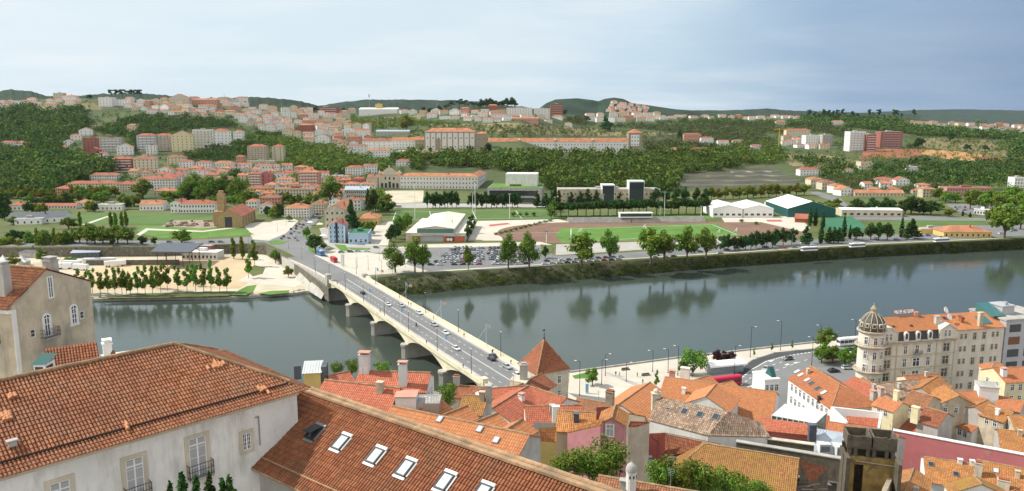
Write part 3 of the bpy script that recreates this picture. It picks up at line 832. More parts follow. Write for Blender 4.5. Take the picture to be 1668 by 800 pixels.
mb = MB(); mb.box(-AL, -W0 + .1, W0 - .12, W0 - .003, 19.48, 19.68); mb.box(-W0 + .003, -W0 + .12, W0 - .1, 2 * RW - W0, 19.48, 19.68)
obj('cornice', mb, 'cream_plaster', Aroot)
# loose repaired tiles, a vent
def plane_pt(px, py, pt, nrm):
 d = ray(px, py); o = Vector((0, 0, CAMZ)); return o + d * ((pt - o).dot(nrm) / d.dot(nrm))
AwP = AW(0, W0, 80)
basic('patch_tile', (.55, .25, .12), .8, .2, 3)
rn_ = ((AW(-RW, RW, RZ_) - AW(-.9, .95, 80.45)).cross(A_D)).normalized()
if rn_.z < 0: rn_ = -rn_
mb = MB(); AIi = AI.inverted()
for cx, cy, k in ((360, 598, 9), (12, 682, 10), (18, 648, 3), (205, 699, 2), (430, 640, 5), (345, 604, 3)):
 for j in range(k):
  p = plane_pt(cx + rnd.uniform(-9, 9), cy + rnd.uniform(-4.5, 4.5), AW(-.9, .95, 80.45), rn_)
  up = rn_.cross(A_D);  up = up if up.z > 0 else -up
  p = p + rn_ * .09
  mb.tube(AIi @ p, AIi @ (p + up * .4 - rn_ * .02), .125, .11, 8)
obj('patch', mb, 'patch_tile', roof_A)
p = AIi @ (plane_pt(20, 726, AW(-.9, .95, 80.45), rn_) + rn_ * .1)
mb = MB(); mb.box(p.x - .22, p.x + .22, p.y - .15, p.y + .15, p.z - .1, p.z + .22); mb.box(p.x - .3, p.x + .3, p.y - .2, p.y + .2, p.z + .22, p.z + .3)
obj('roof_vent', mb, 'concrete', roof_A)
# windows: stone surround, recessed leaves with panes
def awall(px, py):
 q = AIi @ plane_pt(px, py, AwP, A_N); return q.x, q.z
def french_window(parent, x0, x1, z0, z1, yw, surround=.28, kind='door', stone='pale_stone', grid=(2, 4)):
 """built in the parent's frame on the wall plane y = yw, facing -y"""
 f = MB()
 t = surround
 for a in ((x0 - t, x0, z0 - (0 if kind == 'door' else t), z1 + t), (x1, x1 + t, z0 - (0 if kind == 'door' else t), z1 + t), (x0, x1, z1, z1 + t)): f.box(a[0], a[1], yw - .07, yw + .02, a[2], a[3])
 if kind != 'door': f.box(x0, x1, yw - .07, yw + .02, z0 - t, z0)
 fr = obj('window', f, stone, parent)
 g = MB()
 g.box(x0, x1, yw - .012, yw + .015, z0, z1); obj('pane', g, 'curtain' if kind == 'door' else 'glass', fr)
 l = MB(); nx, nz = grid
 b = .05
 l.box(x0, x0 + b, yw - .05, yw - .014, z0, z1); l.box(x1 - b, x1, yw - .05, yw - .014, z0, z1); l.box(x0 + b, x1 - b, yw - .05, yw - .014, z1 - b, z1); l.box(x0 + b, x1 - b, yw - .05, yw - .014, z0, z0 + b)
 for i in range(1, nx):
  xm = x0 + (x1 - x0) * i / nx; w = .05 if i * 2 == nx else .018
  l.box(xm - w, xm + w, yw - .047, yw - .016, z0 + b, z1 - b)
 for k in range(1, nz):
  zm = z0 + (z1 - z0) * k / nz
  l.box(x0 + b, x1 - b, yw - .044, yw - .018, zm - .014, zm + .014)
 if kind == 'door':
  zt = z1 - (z1 - z0) * .17
  l.box(x0 + b, x1 - b, yw - .055, yw - .014, zt - .045, zt + .045)
 obj('leaf_frame', l, 'white_paint', fr)
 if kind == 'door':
  s = MB(); s.box(x0, x1, yw - .03, yw - .011, z1 - .09, z1 + .0); obj('painted_lintel_shadow', s, 'dark_paint', fr)  # dark strip painted in as the shade under the lintel
 return fr
def balcony(parent, x0, x1, z0, yw, out=.55, h=1.0):
 s = MB(); s.box(x0, x1, yw - out, yw - .02, z0 - .14, z0); bl = obj('balcony', s, 'concrete', parent)
 r = MB()
 for z in (z0 + .12, z0 + h * .55, z0 + h):
  r.tube((x0, yw - out + .04, z), (x1, yw - out + .04, z), .018, n=6)
  r.tube((x0, yw - out + .04, z), (x0, yw, z), .018, n=6); r.tube((x1, yw - out + .04, z), (x1, yw, z), .018, n=6)
 n = int((x1 - x0) / .17)
 for i in range(n + 1):
  x = x0 + (x1 - x0) * i / n; r.tube((x, yw - out + .04, z0), (x, yw - out + .04, z0 + h), .013 if i not in (0, n) else .03, n=6)
 for i in (1, 2):
  for x in (x0, x1): r.tube((x, yw - out + .04 + i * .17, z0), (x, yw - out + .04 + i * .17, z0 + h), .013, n=6)
 obj('railing', r, 'black_metal', bl)
for (xa, xb, yt) in ((306, 334, 713), (203, 232, 747), (80, 113, 785)):
 x0, z1 = awall(xa, yt); x1, _ = awall(xb, yt)
 x1 = min(x1, x0 + 1.35)
 zt = awall((xa + xb) / 2, yt)[1]
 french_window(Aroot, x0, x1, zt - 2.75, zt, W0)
 balcony(Aroot, x0 - .25, x1 + .25, zt - 2.70, W0)
x0, z1 = awall(394, 706); x1, z0 = awall(409, 733)
zc = awall(401.5, 719)[1]
french_window(Aroot, x0, x1, zc - .62, zc + .62, W0, .24, 'window', grid=(4, 4))
x, z = awall(420, 678); x2, z2 = awall(425, 724)
mb = MB(); mb.tube((x - .25, W0 - .1, z), (x, W0 - .1, z), .05, n=8); mb.tube((x, W0 - .1, z + .04), (x, W0 - .1, z2), .04, n=8)
obj('drain_pipe', mb, 'grey_metal', Aroot)
# --- B: roof with a row of skylights
B_D = Vector((.789, -.615, 0)).normalized(); B_N = Vector((-B_D.y * -1, 0, 0))
B_N = Vector((-.615, -.789, 0)).normalized()           # faces the viewer's side
RB0 = Vector((-16.3, 58.6, 78.8))
Brz = math.atan2(B_D.y, B_D.x)
Broot = thing('skylight_house', 'long building whose brown clay tile roof holds a row of six skylights', 'building', (RB0.x, RB0.y, 60), Brz)
BI = Matrix.Translation(Vector((RB0.x, RB0.y, 60))) @ Matrix.Rotation(Brz, 4, 'Z'); BIi = BI.inverted()
# local: x along the ridge, +y away from the viewer side
bx0, bx1, bw, tanb = -3.2, 42, 6.35, .6
zr = 18.8
tb = MB()
tiled_face(tb, [(bx0, -bw, zr - bw * tanb), (bx1, -bw, zr - bw * tanb), (bx1, 0, zr), (bx0, 0, zr)], (bx0, -bw, zr - bw * tanb), (bx1, -bw, zr - bw * tanb), seed=14, cu=.25, cv=.42)
roof_B = obj('roof', tb, ['tile_near_dark', 'tile_channel'], Broot)
tb = MB()
tiled_face(tb, [(1.2, 0, zr), (bx1, 0, zr), (bx1, 3.2, zr - 1.9), (1.2, 3.2, zr - 1.9)], (bx1, 3.2, zr - 1.9), (1.2, 3.2, zr - 1.9), seed=15, cu=.25)
obj('back_slope', tb, ['tile_near_dark', 'tile_channel'], roof_B)
mb = MB(); ridge_tiles(mb, (bx0, 0, zr + .08), (bx1, 0, zr + .08), .17); mb.box(bx0, bx1, -.55, -.12, zr - .12, zr + .06, M=None)
obj('ridge_cap', mb, 'ridge_mortar', roof_B)
mb = MB(); mb.box(bx0 + 1, bx1, -bw + .5, 3.0, -10, zr - bw * tanb - .15); obj('wall', mb, 'grey_plaster', Broot)
mb = MB(); mb.tube((bx0, -bw - .05, zr - bw * tanb - .05), (bx1, -bw - .05, zr - bw * tanb - .05), .09, n=6)
mb.tube((bx0 + .2, -bw + .75, zr - bw * tanb + .55), (bx1, -bw + .75, zr - bw * tanb + .55), .05, n=6); obj('gutter', mb, 'ridge_mortar', roof_B)
Bn = Vector((0, -tanb, 1)).normalized()
Bpl = BI @ Vector((0, 0, zr)); Bnw = (BI.to_3x3() @ Bn)
for k, (px, py, op) in enumerate(((513, 707, 1), (556, 723, 0), (612, 745, 0), (661, 765, 0), (725, 787, 0), (786, 806, 0))):
 p = BIi @ plane_pt(px, py, Bpl, Bnw)
 sk = bpy.data.objects.new('skylight', None)
 M = Matrix.Translation(p) @ Matrix.Rotation(math.atan(tanb), 4, 'X')
 w, h = .36, .52
 f = MB()
 for a in ((-w - .1, -w, -h, h), (w, w + .1, -h, h), (-w - .1, w + .1, h, h + .1), (-w - .1, w + .1, -h - .1, -h)): f.box(a[0], a[1], a[2], a[3], .05, .26 if not op else .3, M=M)
 fo = obj('skylight', f, 'black_metal', roof_B)
 g = MB(); g.box(-w, w, -h, h, .18, .22, M=M); obj('pane', g, 'painted_sky_glass' if not op else 'glass', fo)
 fl = MB(); fl.box(-w - .16, w + .16, -h - .3, -h - .1, .09, .15, M=M); fl.box(-w - .15, w + .18, h + .1, h + .34, .09, .22, M=M); fl.box(w + .1, w + .24, -h, h + .1, .09, .16, M=M)
 obj('flashing', fl, 'zinc_white' if k else 'grey_metal', fo)
 if op:
  s = MB(); M2 = M @ Matrix.Translation(Vector((0, h, .3))) @ Matrix.Rotation(R(-24), 4, 'X')
  s.box(-w - .06, w + .06, -2 * h, 0, 0, .06, M=M2); obj('sash', s, 'black_metal', fo)
# --- C: the tall weathered house on the left
cL = PT(24, 560, 82); cL.z = 0; c2 = PT(152, 510, 91.5); c2.z = 0
C_D = (c2 - cL).normalized(); CLn = (c2 - cL).length; Crz = math.atan2(C_D.y, C_D.x)
C_N = Vector((C_D.y, -C_D.x, 0))
Croot = thing('weathered_house', 'tall weathered beige gable house with arched windows above the river', 'house', (cL.x, cL.y, 70), Crz)
CI = Matrix.Translation(Vector((cL.x, cL.y, 70))) @ Matrix.Rotation(Crz, 4, 'Z'); CIi = CI.inverted()
def cw(px, py):
 q = CIi @ plane_pt(px, py, cL, C_N); return q.x, q.z
xa, za = cw(76, 440); xl, zl = cw(18, 499); xr, zr_ = cw(148, 459)
zl = (zl + zr_) / 2 - .3; zr_ = zl + .6
LEN = 16
mb = MB()
pr = [(0, -25), (CLn, -25), (CLn, zr_), (xa, za), (0, zl)]
f0 = [Vector((x, 0, z)) for x, z in pr]; f1 = [Vector((x, LEN, z)) for x, z in pr]
mb.poly(f0); mb.poly(f1[::-1])
for i in (4, 1): mb.poly([f0[i], f1[i], f1[(i + 1) % 5], f0[(i + 1) % 5]])
obj('wall', mb, 'old_cream', Croot)
tb = MB()
ov = .5
sl = (za - zl) / xa
tiled_face(tb, [(-ov, -.15, zl - ov * sl + .1), (-ov, LEN, zl - ov * sl + .1), (xa, LEN, za + .1), (xa, -.15, za + .1)], (-ov, LEN, zl - ov * sl + .1), (-ov, -.15, zl - ov * sl + .1), seed=21)
tiled_face(tb, [(CLn + .3, -.15, zr_ - .05), (CLn + .3, LEN, zr_ - .05), (xa, LEN, za + .1), (xa, -.15, za + .1)], (CLn + .3, -.15, zr_ - .05), (CLn + .3, LEN, zr_ - .05), seed=22)
rC = obj('roof', tb, ['tile_near', 'tile_channel'], Croot)
mb = MB(); ridge_tiles(mb, (xa, 0, za + .2), (xa, LEN, za + .2)); obj('ridge_cap', mb, 'ridge_mortar', rC)
mb = MB(); mb.box(-.35, .02, -.05, LEN, zl - .75, zl - .35); mb.box(-.02, .5, -.08, .01, -25, zl - .4)
obj('cornice', mb, 'white_plaster', Croot)
def chimney_mb(w, d, h, cap=True, pots=0):
 b = MB(); b.box(-w / 2, w / 2, -d / 2, d / 2, 0, h)
 if cap: b.box(-w / 2 - .1, w / 2 + .1, -d / 2 - .1, d / 2 + .1, h, h + .14); b.box(-w / 2 + .08, w / 2 - .08, -d / 2 + .08, d / 2 - .08, h + .14, h + .4); b.box(-w / 2 - .05, w / 2 + .05, -d / 2 - .05, d / 2 + .05, h + .4, h + .5)
 return b
for (px, py, w, d, h, yy) in ((40, 500, .95, 1.0, 4.4, 2.2), (96, 446, 1.0, 1.2, 2.2, 1.1)):
 x, z = cw(px, py); b = chimney_mb(w, d, h)
 if yy > 2: x = 1.3; z = zl + .4
 b.xf(Matrix.Translation(Vector((x, yy, z - .8)))); obj('chimney', b, 'grey_plaster', rC)
def arch_window(parent, x, zb, zt, w, yw, low=False):
 n = 10; f = MB()
 zc = zt - w / 2
 def ringpt(r, a): return Vector((x - r * math.cos(a), 0, zc + r * math.sin(a)))
 for r0, r1, y0 in ((w / 2, w / 2 + .2, yw - .08),):
  for i in range(n):
   a, b = math.pi * i / n, math.pi * (i + 1) / n
   p, q, s, t = ringpt(r0, a), ringpt(r0, b), ringpt(r1, b), ringpt(r1, a)
   for v in (p, q, s, t): v.y = y0
   f.poly([p, t, s, q][::-1]); f.poly([t, s, s + Vector((0, .1, 0)), t + Vector((0, .1, 0))])
 for sx in (-1, 1): f.box(x + sx * (w / 2 + .1) - .1, x + sx * (w / 2 + .1) + .1, yw - .08, yw + .02, zb - .1, zc)
 f.box(x - w / 2 - .28, x + w / 2 + .28, yw - .12, yw + .02, zb - .28, zb - .1)
 fr = obj('arched_window', f, 'clean_white', parent)
 g = MB(); pts = [(x - w / 2, yw - .015, zb - .1), (x + w / 2, yw - .015, zb - .1)] + [tuple(ringpt(w / 2, math.pi - math.pi * i / n) + Vector((0, yw - .015, 0))) for i in range(n + 1)]
 g.poly(pts); obj('pane', g, 'glass', fr)
 l = MB()
 for xm, ww in ((x, .05), (x - w / 2 + .05, .05), (x + w / 2 - .05, .05)): l.box(xm - ww, xm + ww, yw - .05, yw - .018, zb - .1, zc + (w / 2 - .02 if xm == x else 0))
 for zz in (zb, zb + (zc - zb) * .33, zb + (zc - zb) * .66, zc): l.box(x - w / 2, x + w / 2, yw - .046, yw - .02, zz - .04, zz + .04)
 obj('leaf_frame', l, 'white_paint', fr)
xq, zt = cw(75, 513); _, zb = cw(75, 548); arch_window(Croot, xq, zb, zt, .72, 0)
balcony(Croot, xq - .95, xq + .95, zb - .1, 0, .75, 1.0)
xq, zt = cw(119, 498); _, zb = cw(119, 527); arch_window(Croot, xq, zb, zt, .72, 0)
for (x0p, x1p, yt, yb) in ((77, 87, 453, 484),):
 x0, _ = cw(x0p, yt); x1, _ = cw(x1p, yb); zc = cw(82, 468)[1]
 french_window(Croot, x0, x1, zc - 1.15, zc + 1.15, 0, .1, 'window', 'clean_white', (2, 2))
for (px, py) in ((53, 543), (133, 513)):
 x, z = cw(px, py); french_window(Croot, x - .28, x + .28, z - .42, z + .42, 0, .1, 'window', 'pale_stone', (1, 2))
x, z = cw(10, 465)
# cream front face, seen edge-on at the picture's left
mb = MB()
for k in range(4):
 mb.box(-.06, .0, 2.0 + 3.2 * k, 3.2 + 3.2 * k, zl - 4.2, zl - 1.6)
obj('window', mb, 'glass', Croot)
# --- D: low brown roof between the two, with a white bay window and chimneys
dA = PT(92, 561, 78); dB = PT(158, 563, 80)
D_D = Vector((dB.x - dA.x, dB.y - dA.y, 0)); DLn = D_D.length; D_D.normalize(); Drz = math.atan2(D_D.y, D_D.x)
Droot = thing('low_house', 'low house with a dark brown tile roof between weathered house and white mansion', 'house', (dA.x, dA.y, 60), Drz)
DI = Matrix.Translation(Vector((dA.x, dA.y, 60))) @ Matrix.Rotation(Drz, 4, 'Z'); DIi = DI.inverted()
zD = (dA.z + dB.z) / 2 - 60
tb = MB()
tiled_face(tb, [(-4, -6, zD - 3.1), (DLn, -6, zD - 3.1), (DLn, 0, zD), (-1, 0, zD)], (-4, -6, zD - 3.1), (DLn, -6, zD - 3.1), seed=31)
tiled_face(tb, [(DLn, 0, zD), (-1, 0, zD), (-1, 4, zD - 2), (DLn, 4, zD - 2)], (DLn, 4, zD - 2), (-1, 4, zD - 2), seed=32)
rD = obj('roof', tb, ['tile_near_dark', 'tile_channel'], Droot)
mb = MB()
q = [Vector((DLn, -5.7, zD - 3.0)), Vector((DLn, 0, zD - .1)), Vector((DLn, 3.7, zD - 2)), Vector((DLn, 3.7, -6)), Vector((DLn, -5.7, -6))]
mb.poly(q[::-1]); q2 = [v - Vector((DLn + 1, 0, 0)) for v in q]; mb.poly(q2)
mb.poly([q[0], q2[0], q2[4], q[4]]); mb.poly([q[2], q2[2], q2[3], q[3]][::-1])
mb.box(DLn + .01, DLn + 4, -4.5, 3, -6, zD - 2.2)
obj('wall', mb, 'white_plaster', Droot)
def dpt(px, py, t): return DIi @ PT(px, py, t)
p = dpt(176, 580, 79); b = chimney_mb(.8, .8, 2.3); b.xf(Matrix.Translation(Vector((p.x, p.y, p.z - 1.0)))); obj('chimney', b, 'white_plaster', Droot)
p = dpt(184, 580, 79); b = MB(); b.lathe([(.26, -1.0), (.26, .3), (.14, .6)], 10, 0, p); obj('flue', b, 'rust', Droot)
p = dpt(69, 604, 73.5); RM = Matrix.Translation(p) @ Matrix.Rotation(-Drz, 4, 'Z')
b = MB(); b.box(-.55, .55, -.4, 1.2, -1.4, .75, M=RM); bay = obj('bay_window', b, 'clean_white', Droot)
b = MB(); b.box(-.4, .35, -.43, -.402, -.35, .5, M=RM); obj('pane', b, 'glass', bay)
b = MB(); b.box(.552, .58, -.25, .8, -.35, .5, M=RM); obj('pane', b, 'glass', bay)
b = MB(); b.poly([RM @ Vector(v) for v in ((-.7, -.6, .76), (.75, -.6, .76), (.75, 1.4, 1.3), (-.7, 1.4, 1.3))]); obj('canopy', b, 'green_steel', bay)
# ---------------------------------------------------------------- the old town below
UNIT = {}
def unit_window(kind):
 """1 x 1 window facing -y, origin at the centre of its sill line"""
 if kind not in UNIT:
  f = MB(); g = MB()
  if kind == 'plain':
   f = None; g.box(-.5, .5, -.03, .02, 0, 1)
  else:
   for a in ((-.62, -.5, -.08, 1.08), (.5, .62, -.08, 1.08), (-.5, .5, 1, 1.08), (-.5, .5, -.08, 0)): f.box(a[0], a[1], -.09, .02, a[2], a[3])
   f.box(-.045, .045, -.06, -.012, 0, 1); f.box(-.5, .5, -.058, -.014, .62, .68)
   f.box(-.5, -.43, -.06, -.012, 0, 1); f.box(.43, .5, -.06, -.012, 0, 1)
   g.box(-.5, .5, -.012, .02, 0, 1)
  UNIT[kind] = (f.mesh('window', 'clean_white') if f else None, {})
  UNIT[kind + '_g'] = g
 return UNIT[kind]
PANES = {}
def pane_mesh(kind, mat):
 if (kind, mat) not in PANES:
  unit_window(kind); PANES[kind, mat] = UNIT[kind + '_g'].mesh('pane', mat)
 return PANES[kind, mat]
FRAMES = {}
def window(parent, x, y, z, w, h, rz=0, framed=True, mat='glass', frame='clean_white'):
 if framed:
  unit_window('framed')
  if frame not in FRAMES:
   m = UNIT['framed'][0].copy(); m.materials.clear(); m.materials.append(MATS[frame]); FRAMES[frame] = m
  o = bpy.data.objects.new('window', FRAMES[frame]); C.objects.link(o); o.parent = parent
  o.location = (x, y, z); o.rotation_euler = (0, 0, rz); o.scale = (w, 1, h)
  p = bpy.data.objects.new('pane', pane_mesh('framed', mat)); C.objects.link(p); p.parent = o
 else:
  o = bpy.data.objects.new('window', pane_mesh('plain', mat)); C.objects.link(o); o.parent = parent
  o.location = (x, y, z); o.rotation_euler = (0, 0, rz); o.scale = (w, 1, h)
 return o
def slab(mb, pts, eave_i=(0, 1), th=.16, m=0):
 """a roof plane with thickness and UVs in metres (eave edge gives u)"""
 pts = [Vector(p) for p in pts]
 U = (pts[eave_i[1]] - pts[eave_i[0]]).normalized()
 nr = Vector((0, 0, 0))
 for i in range(1, len(pts) - 1): nr += (pts[i] - pts[0]).cross(pts[i + 1] - pts[0])
 nr.normalize()
 if nr.z < 0: nr = -nr; pts = pts[::-1];
 V = nr.cross(U)
 if V.z < 0: V = -V
 O = pts[0]
 uv = [((p - O).dot(U) + 50, (p - O).dot(V) + 50) for p in pts]
 mb.poly(pts, m, uv)
 lo = [p - Vector((0, 0, th)) for p in pts]
 mb.poly(lo[::-1], m, uv[::-1])
 for i in range(len(pts)):
  j = (i + 1) % len(pts)
  mb.poly([lo[i], lo[j], pts[j], pts[i]], m, [uv[i], uv[j], uv[j], uv[i]])
class House: pass
def gable(label, A, B, t, wn, wf, tan, wall, roof, extA=0, extB=0, drop=14, ov=.35, name='town_house', cat='house', group=None, zoff=0, ridge='ridge_mortar', dz=None):
 """A, B: ridge ends as seen; t: distance of the ridge's middle; wn / wf: half widths on the near and far side"""
 mid = ((A[0] + B[0]) / 2, (A[1] + B[1]) / 2)
 z = CAMZ + ray(*mid).z * t + zoff if dz is None else dz
 a = PZ(*A, z); b = PZ(*B, z)
 d = b - a
 perp = Vector((-d.y, d.x, 0))
 if perp.dot(Vector((a.x + b.x, a.y + b.y, 0))) < 0: a, b = b, a; extA, extB = extB, extA; d = -d
 L = d.length; rz = math.atan2(d.y, d.x)
 zb = min(z - max(wn, wf) * tan - 2, town_z(a.x, a.y) - 1, town_z(b.x, b.y) - 1)
 zb = max(zb, z - drop - max(wn, wf) * tan)
 r = thing(name, label, cat, (a.x, a.y, zb), rz, group)
 h = z - zb
 x0, x1 = -extA, L + extB
 en, ef = h - wn * tan, h - wf * tan
 H = House(); H.root = r; H.L = L; H.x0 = x0; H.x1 = x1; H.wn = wn; H.wf = wf; H.h = h; H.en = en; H.ef = ef; H.tan = tan
 H.M = Matrix.Translation(Vector((a.x, a.y, zb))) @ Matrix.Rotation(rz, 4, 'Z'); H.Mi = H.M.inverted(); H.z = z; H.rz = rz
 k = .12
 mb = MB()
 n0, f0, n1, f1 = (x0, -wn), (x0, wf), (x1, -wn), (x1, wf)
 mb.poly([(x0, -wn, 0), (x1, -wn, 0), (x1, -wn, en - k), (x0, -wn, en - k)])
 mb.poly([(x1, wf, 0), (x0, wf, 0), (x0, wf, ef - k), (x1, wf, ef - k)])
 mb.poly([(x0, wf, 0), (x0, -wn, 0), (x0, -wn, en - k)] + ([(0, 0, h - k)] if extA == 0 else []) + [(x0, wf, ef - k)])
 mb.poly([(x1, -wn, 0), (x1, wf, 0), (x1, wf, ef - k)] + ([(L, 0, h - k)] if extB == 0 else []) + [(x1, -wn, en - k)])
 H.wall = obj('wall', mb, wall, r)
 rb = MB()
 va = ov * .5 if extA == 0 else 0; vb = ov * .5 if extB == 0 else 0
 oa = 0 if extA == 0 else ov; ob = 0 if extB == 0 else ov
 ea = x0 - (va or oa); eb = x1 + (vb or ob)
 ra = -va; rb_ = L + vb
 zn = en - ov * tan; zf = ef - ov * tan
 slab(rb, [(ea, -wn - ov, zn), (eb, -wn - ov, zn), (rb_, 0, h), (ra, 0, h)])
 slab(rb, [(eb, wf + ov, zf), (ea, wf + ov, zf), (ra, 0, h), (rb_, 0, h)])
 if extA: slab(rb, [(ea, wf + ov, zf), (ea, -wn - ov, zn), (ra, 0, h)])
 if extB: slab(rb, [(eb, -wn - ov, zn), (eb, wf + ov, zf), (rb_, 0, h)])
 H.roof = obj('roof', rb, roof, r)
 if ridge:
  cb = MB(); cb.tube((ra, 0, h + .02), (rb_, 0, h + .02), .13, n=6)
  if extA: cb.tube((ra, 0, h), (ea, -wn - ov, zn + .03), .11, n=6); cb.tube((ra, 0, h), (ea, wf + ov, zf + .03), .11, n=6)
  if extB: cb.tube((rb_, 0, h), (eb, -wn - ov, zn + .03), .11, n=6); cb.tube((rb_, 0, h), (eb, wf + ov, zf + .03), .11, n=6)
  obj('ridge_cap', cb, ridge, H.roof)
 q_ = random.Random(len(label) * 31 + int(t))
 if t > 60 and q_.random() < .65 and L > 3 and name == 'town_house':
  x = L * q_.uniform(.15, .85); ab = MB(); ab.tube((x, .3, h - .3), (x, .3, h + 2.1), .035, n=4)
  for k_ in range(4): ab.tube((x - .45 + .06 * k_, .3, h + 2.0 - .22 * k_), (x + .45 - .06 * k_, .3, h + 2.0 - .22 * k_), .025, n=4)
  obj('aerial', ab, 'grey_metal', H.roof)
  if q_.random() < .6:
   x = L * q_.uniform(.1, .9); y = -wn * q_.uniform(.2, .6); ab = MB(); ab.box(x - .4, x + .4, y - .35, y + .35, h + y * tan - .5, h + y * tan + 1.3); ab.box(x - .5, x + .5, y - .45, y + .45, h + y * tan + 1.3, h + y * tan + 1.42)
   obj('chimney', ab, q_.choice(('old_cream', 'clean_white', 'grey_plaster')), H.roof)
 H.pl = H.M @ Vector((0, 0, h)); H.nn = H.M.to_3x3() @ Vector((0, -tan, 1)).normalized(); H.nf = H.M.to_3x3() @ Vector((0, tan, 1)).normalized()
 return H
def on_roof(H, px, py, far=False): return H.Mi @ plane_pt(px, py, H.pl, H.nf if far else H.nn)
def skylight(H, px, py, w=.4, h=.55, far=False, mat='painted_sky_glass'):
 p = on_roof(H, px, py, far)
 M = Matrix.Translation(p) @ Matrix.Rotation(math.atan(H.tan) * (-1 if far else 1), 4, 'X')
 f = MB(); f.box(-w - .09, w + .09, -h - .09, h + .09, .0, .16, M=M); o = obj('skylight', f, 'grey_metal', H.roof)
 g = MB(); g.box(-w, w, -h, h, .162, .18, M=M); obj('pane', g, mat, o)
def roof_chimney(H, px, py, w, d, hgt, mat='white_plaster', far=False, cap='tile', parent=None):
 """(px, py) is the foot of the chimney on the roof"""
 p = on_roof(H, px, py, far)
 b = MB(); b.box(p.x - w / 2, p.x + w / 2, p.y - d / 2, p.y + d / 2, p.z - .6, p.z + hgt)
 b.box(p.x - w / 2 - .09, p.x + w / 2 + .09, p.y - d / 2 - .09, p.y + d / 2 + .09, p.z + hgt, p.z + hgt + .13)
 o = obj('chimney', b, mat, H.roof)
 if cap:
  c = MB()
  if cap == 'tile':
   for s in (-1, 1): c.box(p.x + s * w * .3 - .08, p.x + s * w * .3 + .08, p.y - d * .4, p.y + d * .4, p.z + hgt + .13, p.z + hgt + .4)
   c.box(p.x - w / 2 - .16, p.x + w / 2 + .16, p.y - d / 2 - .16, p.y + d / 2 + .16, p.z + hgt + .4, p.z + hgt + .52)
   obj('chimney_cap', c, 'salmon', o)
  else:
   c.box(p.x - w / 2 + .1, p.x + w / 2 - .1, p.y - d / 2 + .1, p.y + d / 2 - .1, p.z + hgt + .13, p.z + hgt + .42)
   obj('chimney_pot', c, 'rust', o)
 return o
def facade(H, side, rows, cols, w=1.0, h=1.6, top=1.0, step=3.1, margin=1.0, framed=True, mat='glass', frame='clean_white', parent=None):
 """a grid of windows on one wall: 'n' near, 'f' far, 'a' / 'b' the two ends"""
 if side in 'nf':
  x0, x1 = H.x0 + margin, H.x1 - margin; ez = H.en if side == 'n' else H.ef
 else:
  x0, x1 = -H.wn + margin, H.wf - margin; ez = min(H.en, H.ef)
 for i in range(cols):
  u = x0 + (x1 - x0) * (i + .5) / cols
  for k in range(rows):
   z = ez - top - h - step * k
   if z < .3: continue
   if side == 'n': window(H.root, u, -H.wn, z, w, h, 0, framed, mat, frame)
   elif side == 'f': window(H.root, u, H.wf, z, w, h, math.pi, framed, mat, frame)
   elif side == 'a': window(H.root, H.x0, u, z, w, h, -math.pi / 2, framed, mat, frame)
   else: window(H.root, H.x1, u, z, w, h, math.pi / 2, framed, mat, frame)
def wall_window(H, px, py, w, h, side='n', **kw):
 """a window whose centre is seen at (px, py) on the given wall"""
 if side == 'n': pt = H.M @ Vector((0, -H.wn, 0)); nr = H.M.to_3x3() @ Vector((0, -1, 0)); rz = 0
 elif side == 'f': pt = H.M @ Vector((0, H.wf, 0)); nr = H.M.to_3x3() @ Vector((0, 1, 0)); rz = math.pi
 elif side == 'b': pt = H.M @ Vector((H.x1, 0, 0)); nr = H.M.to_3x3() @ Vector((1, 0, 0)); rz = math.pi / 2
 else: pt = H.M @ Vector((H.x0, 0, 0)); nr = H.M.to_3x3() @ Vector((-1, 0, 0)); rz = -math.pi / 2
 p = H.Mi @ plane_pt(px, py, pt, nr)
 return window(H.root, p.x, p.y, p.z - h / 2, w, h, rz, **kw)
def shed(label, planes, wall, roof, drop=8, name='town_house', cat='house', th=.16):
 """planes: lists of (point, z) corners, eave edge first; walls fall from every outer edge"""
 P = [[PZ(*q, z) for q, z in pl] for pl in planes]
 allp = [v for pl in P for v in pl]
 c = sum(allp, Vector((0, 0, 0))) / len(allp)
 zb = min(v.z for v in allp) - drop
 c.z = zb
 r = thing(name, label, cat, c)
 edges = {}
 for pl in P:
  for i in range(len(pl)):
   a, b = pl[i], pl[(i + 1) % len(pl)]
   k = tuple(sorted([tuple(round(x, 2) for x in a), tuple(round(x, 2) for x in b)])); edges.setdefault(k, []).append((a, b))
 mb = MB(); cc = Vector((c.x, c.y, 0))
 for k, e in edges.items():
  if len(e) == 1:
   a, b = e[0]
   ins = lambda v: Vector((v.x, v.y, 0)).lerp(cc, .025)
   a2, b2 = ins(a), ins(b)
   mb.poly([(a2.x - c.x, a2.y - c.y, 0), (b2.x - c.x, b2.y - c.y, 0), (b2.x - c.x, b2.y - c.y, b.z - zb - .1), (a2.x - c.x, a2.y - c.y, a.z - zb - .1)])
 obj('wall', mb, wall, r)
 rb = MB()
 for pl in P: slab(rb, [v - c for v in pl], th=th)
 H = House(); H.root = r; H.roof = obj('roof', rb, roof, r); H.c = c; H.M = Matrix.Translation(c); H.Mi = H.M.inverted()
 H.pl = P[0][0]; n = (P[0][1] - P[0][0]).cross(P[0][2] - P[0][0]).normalized(); H.nn = n if n.z > 0 else -n; H.nf = H.nn
 H.tan = math.hypot(H.nn.x, H.nn.y) / H.nn.z
 return H
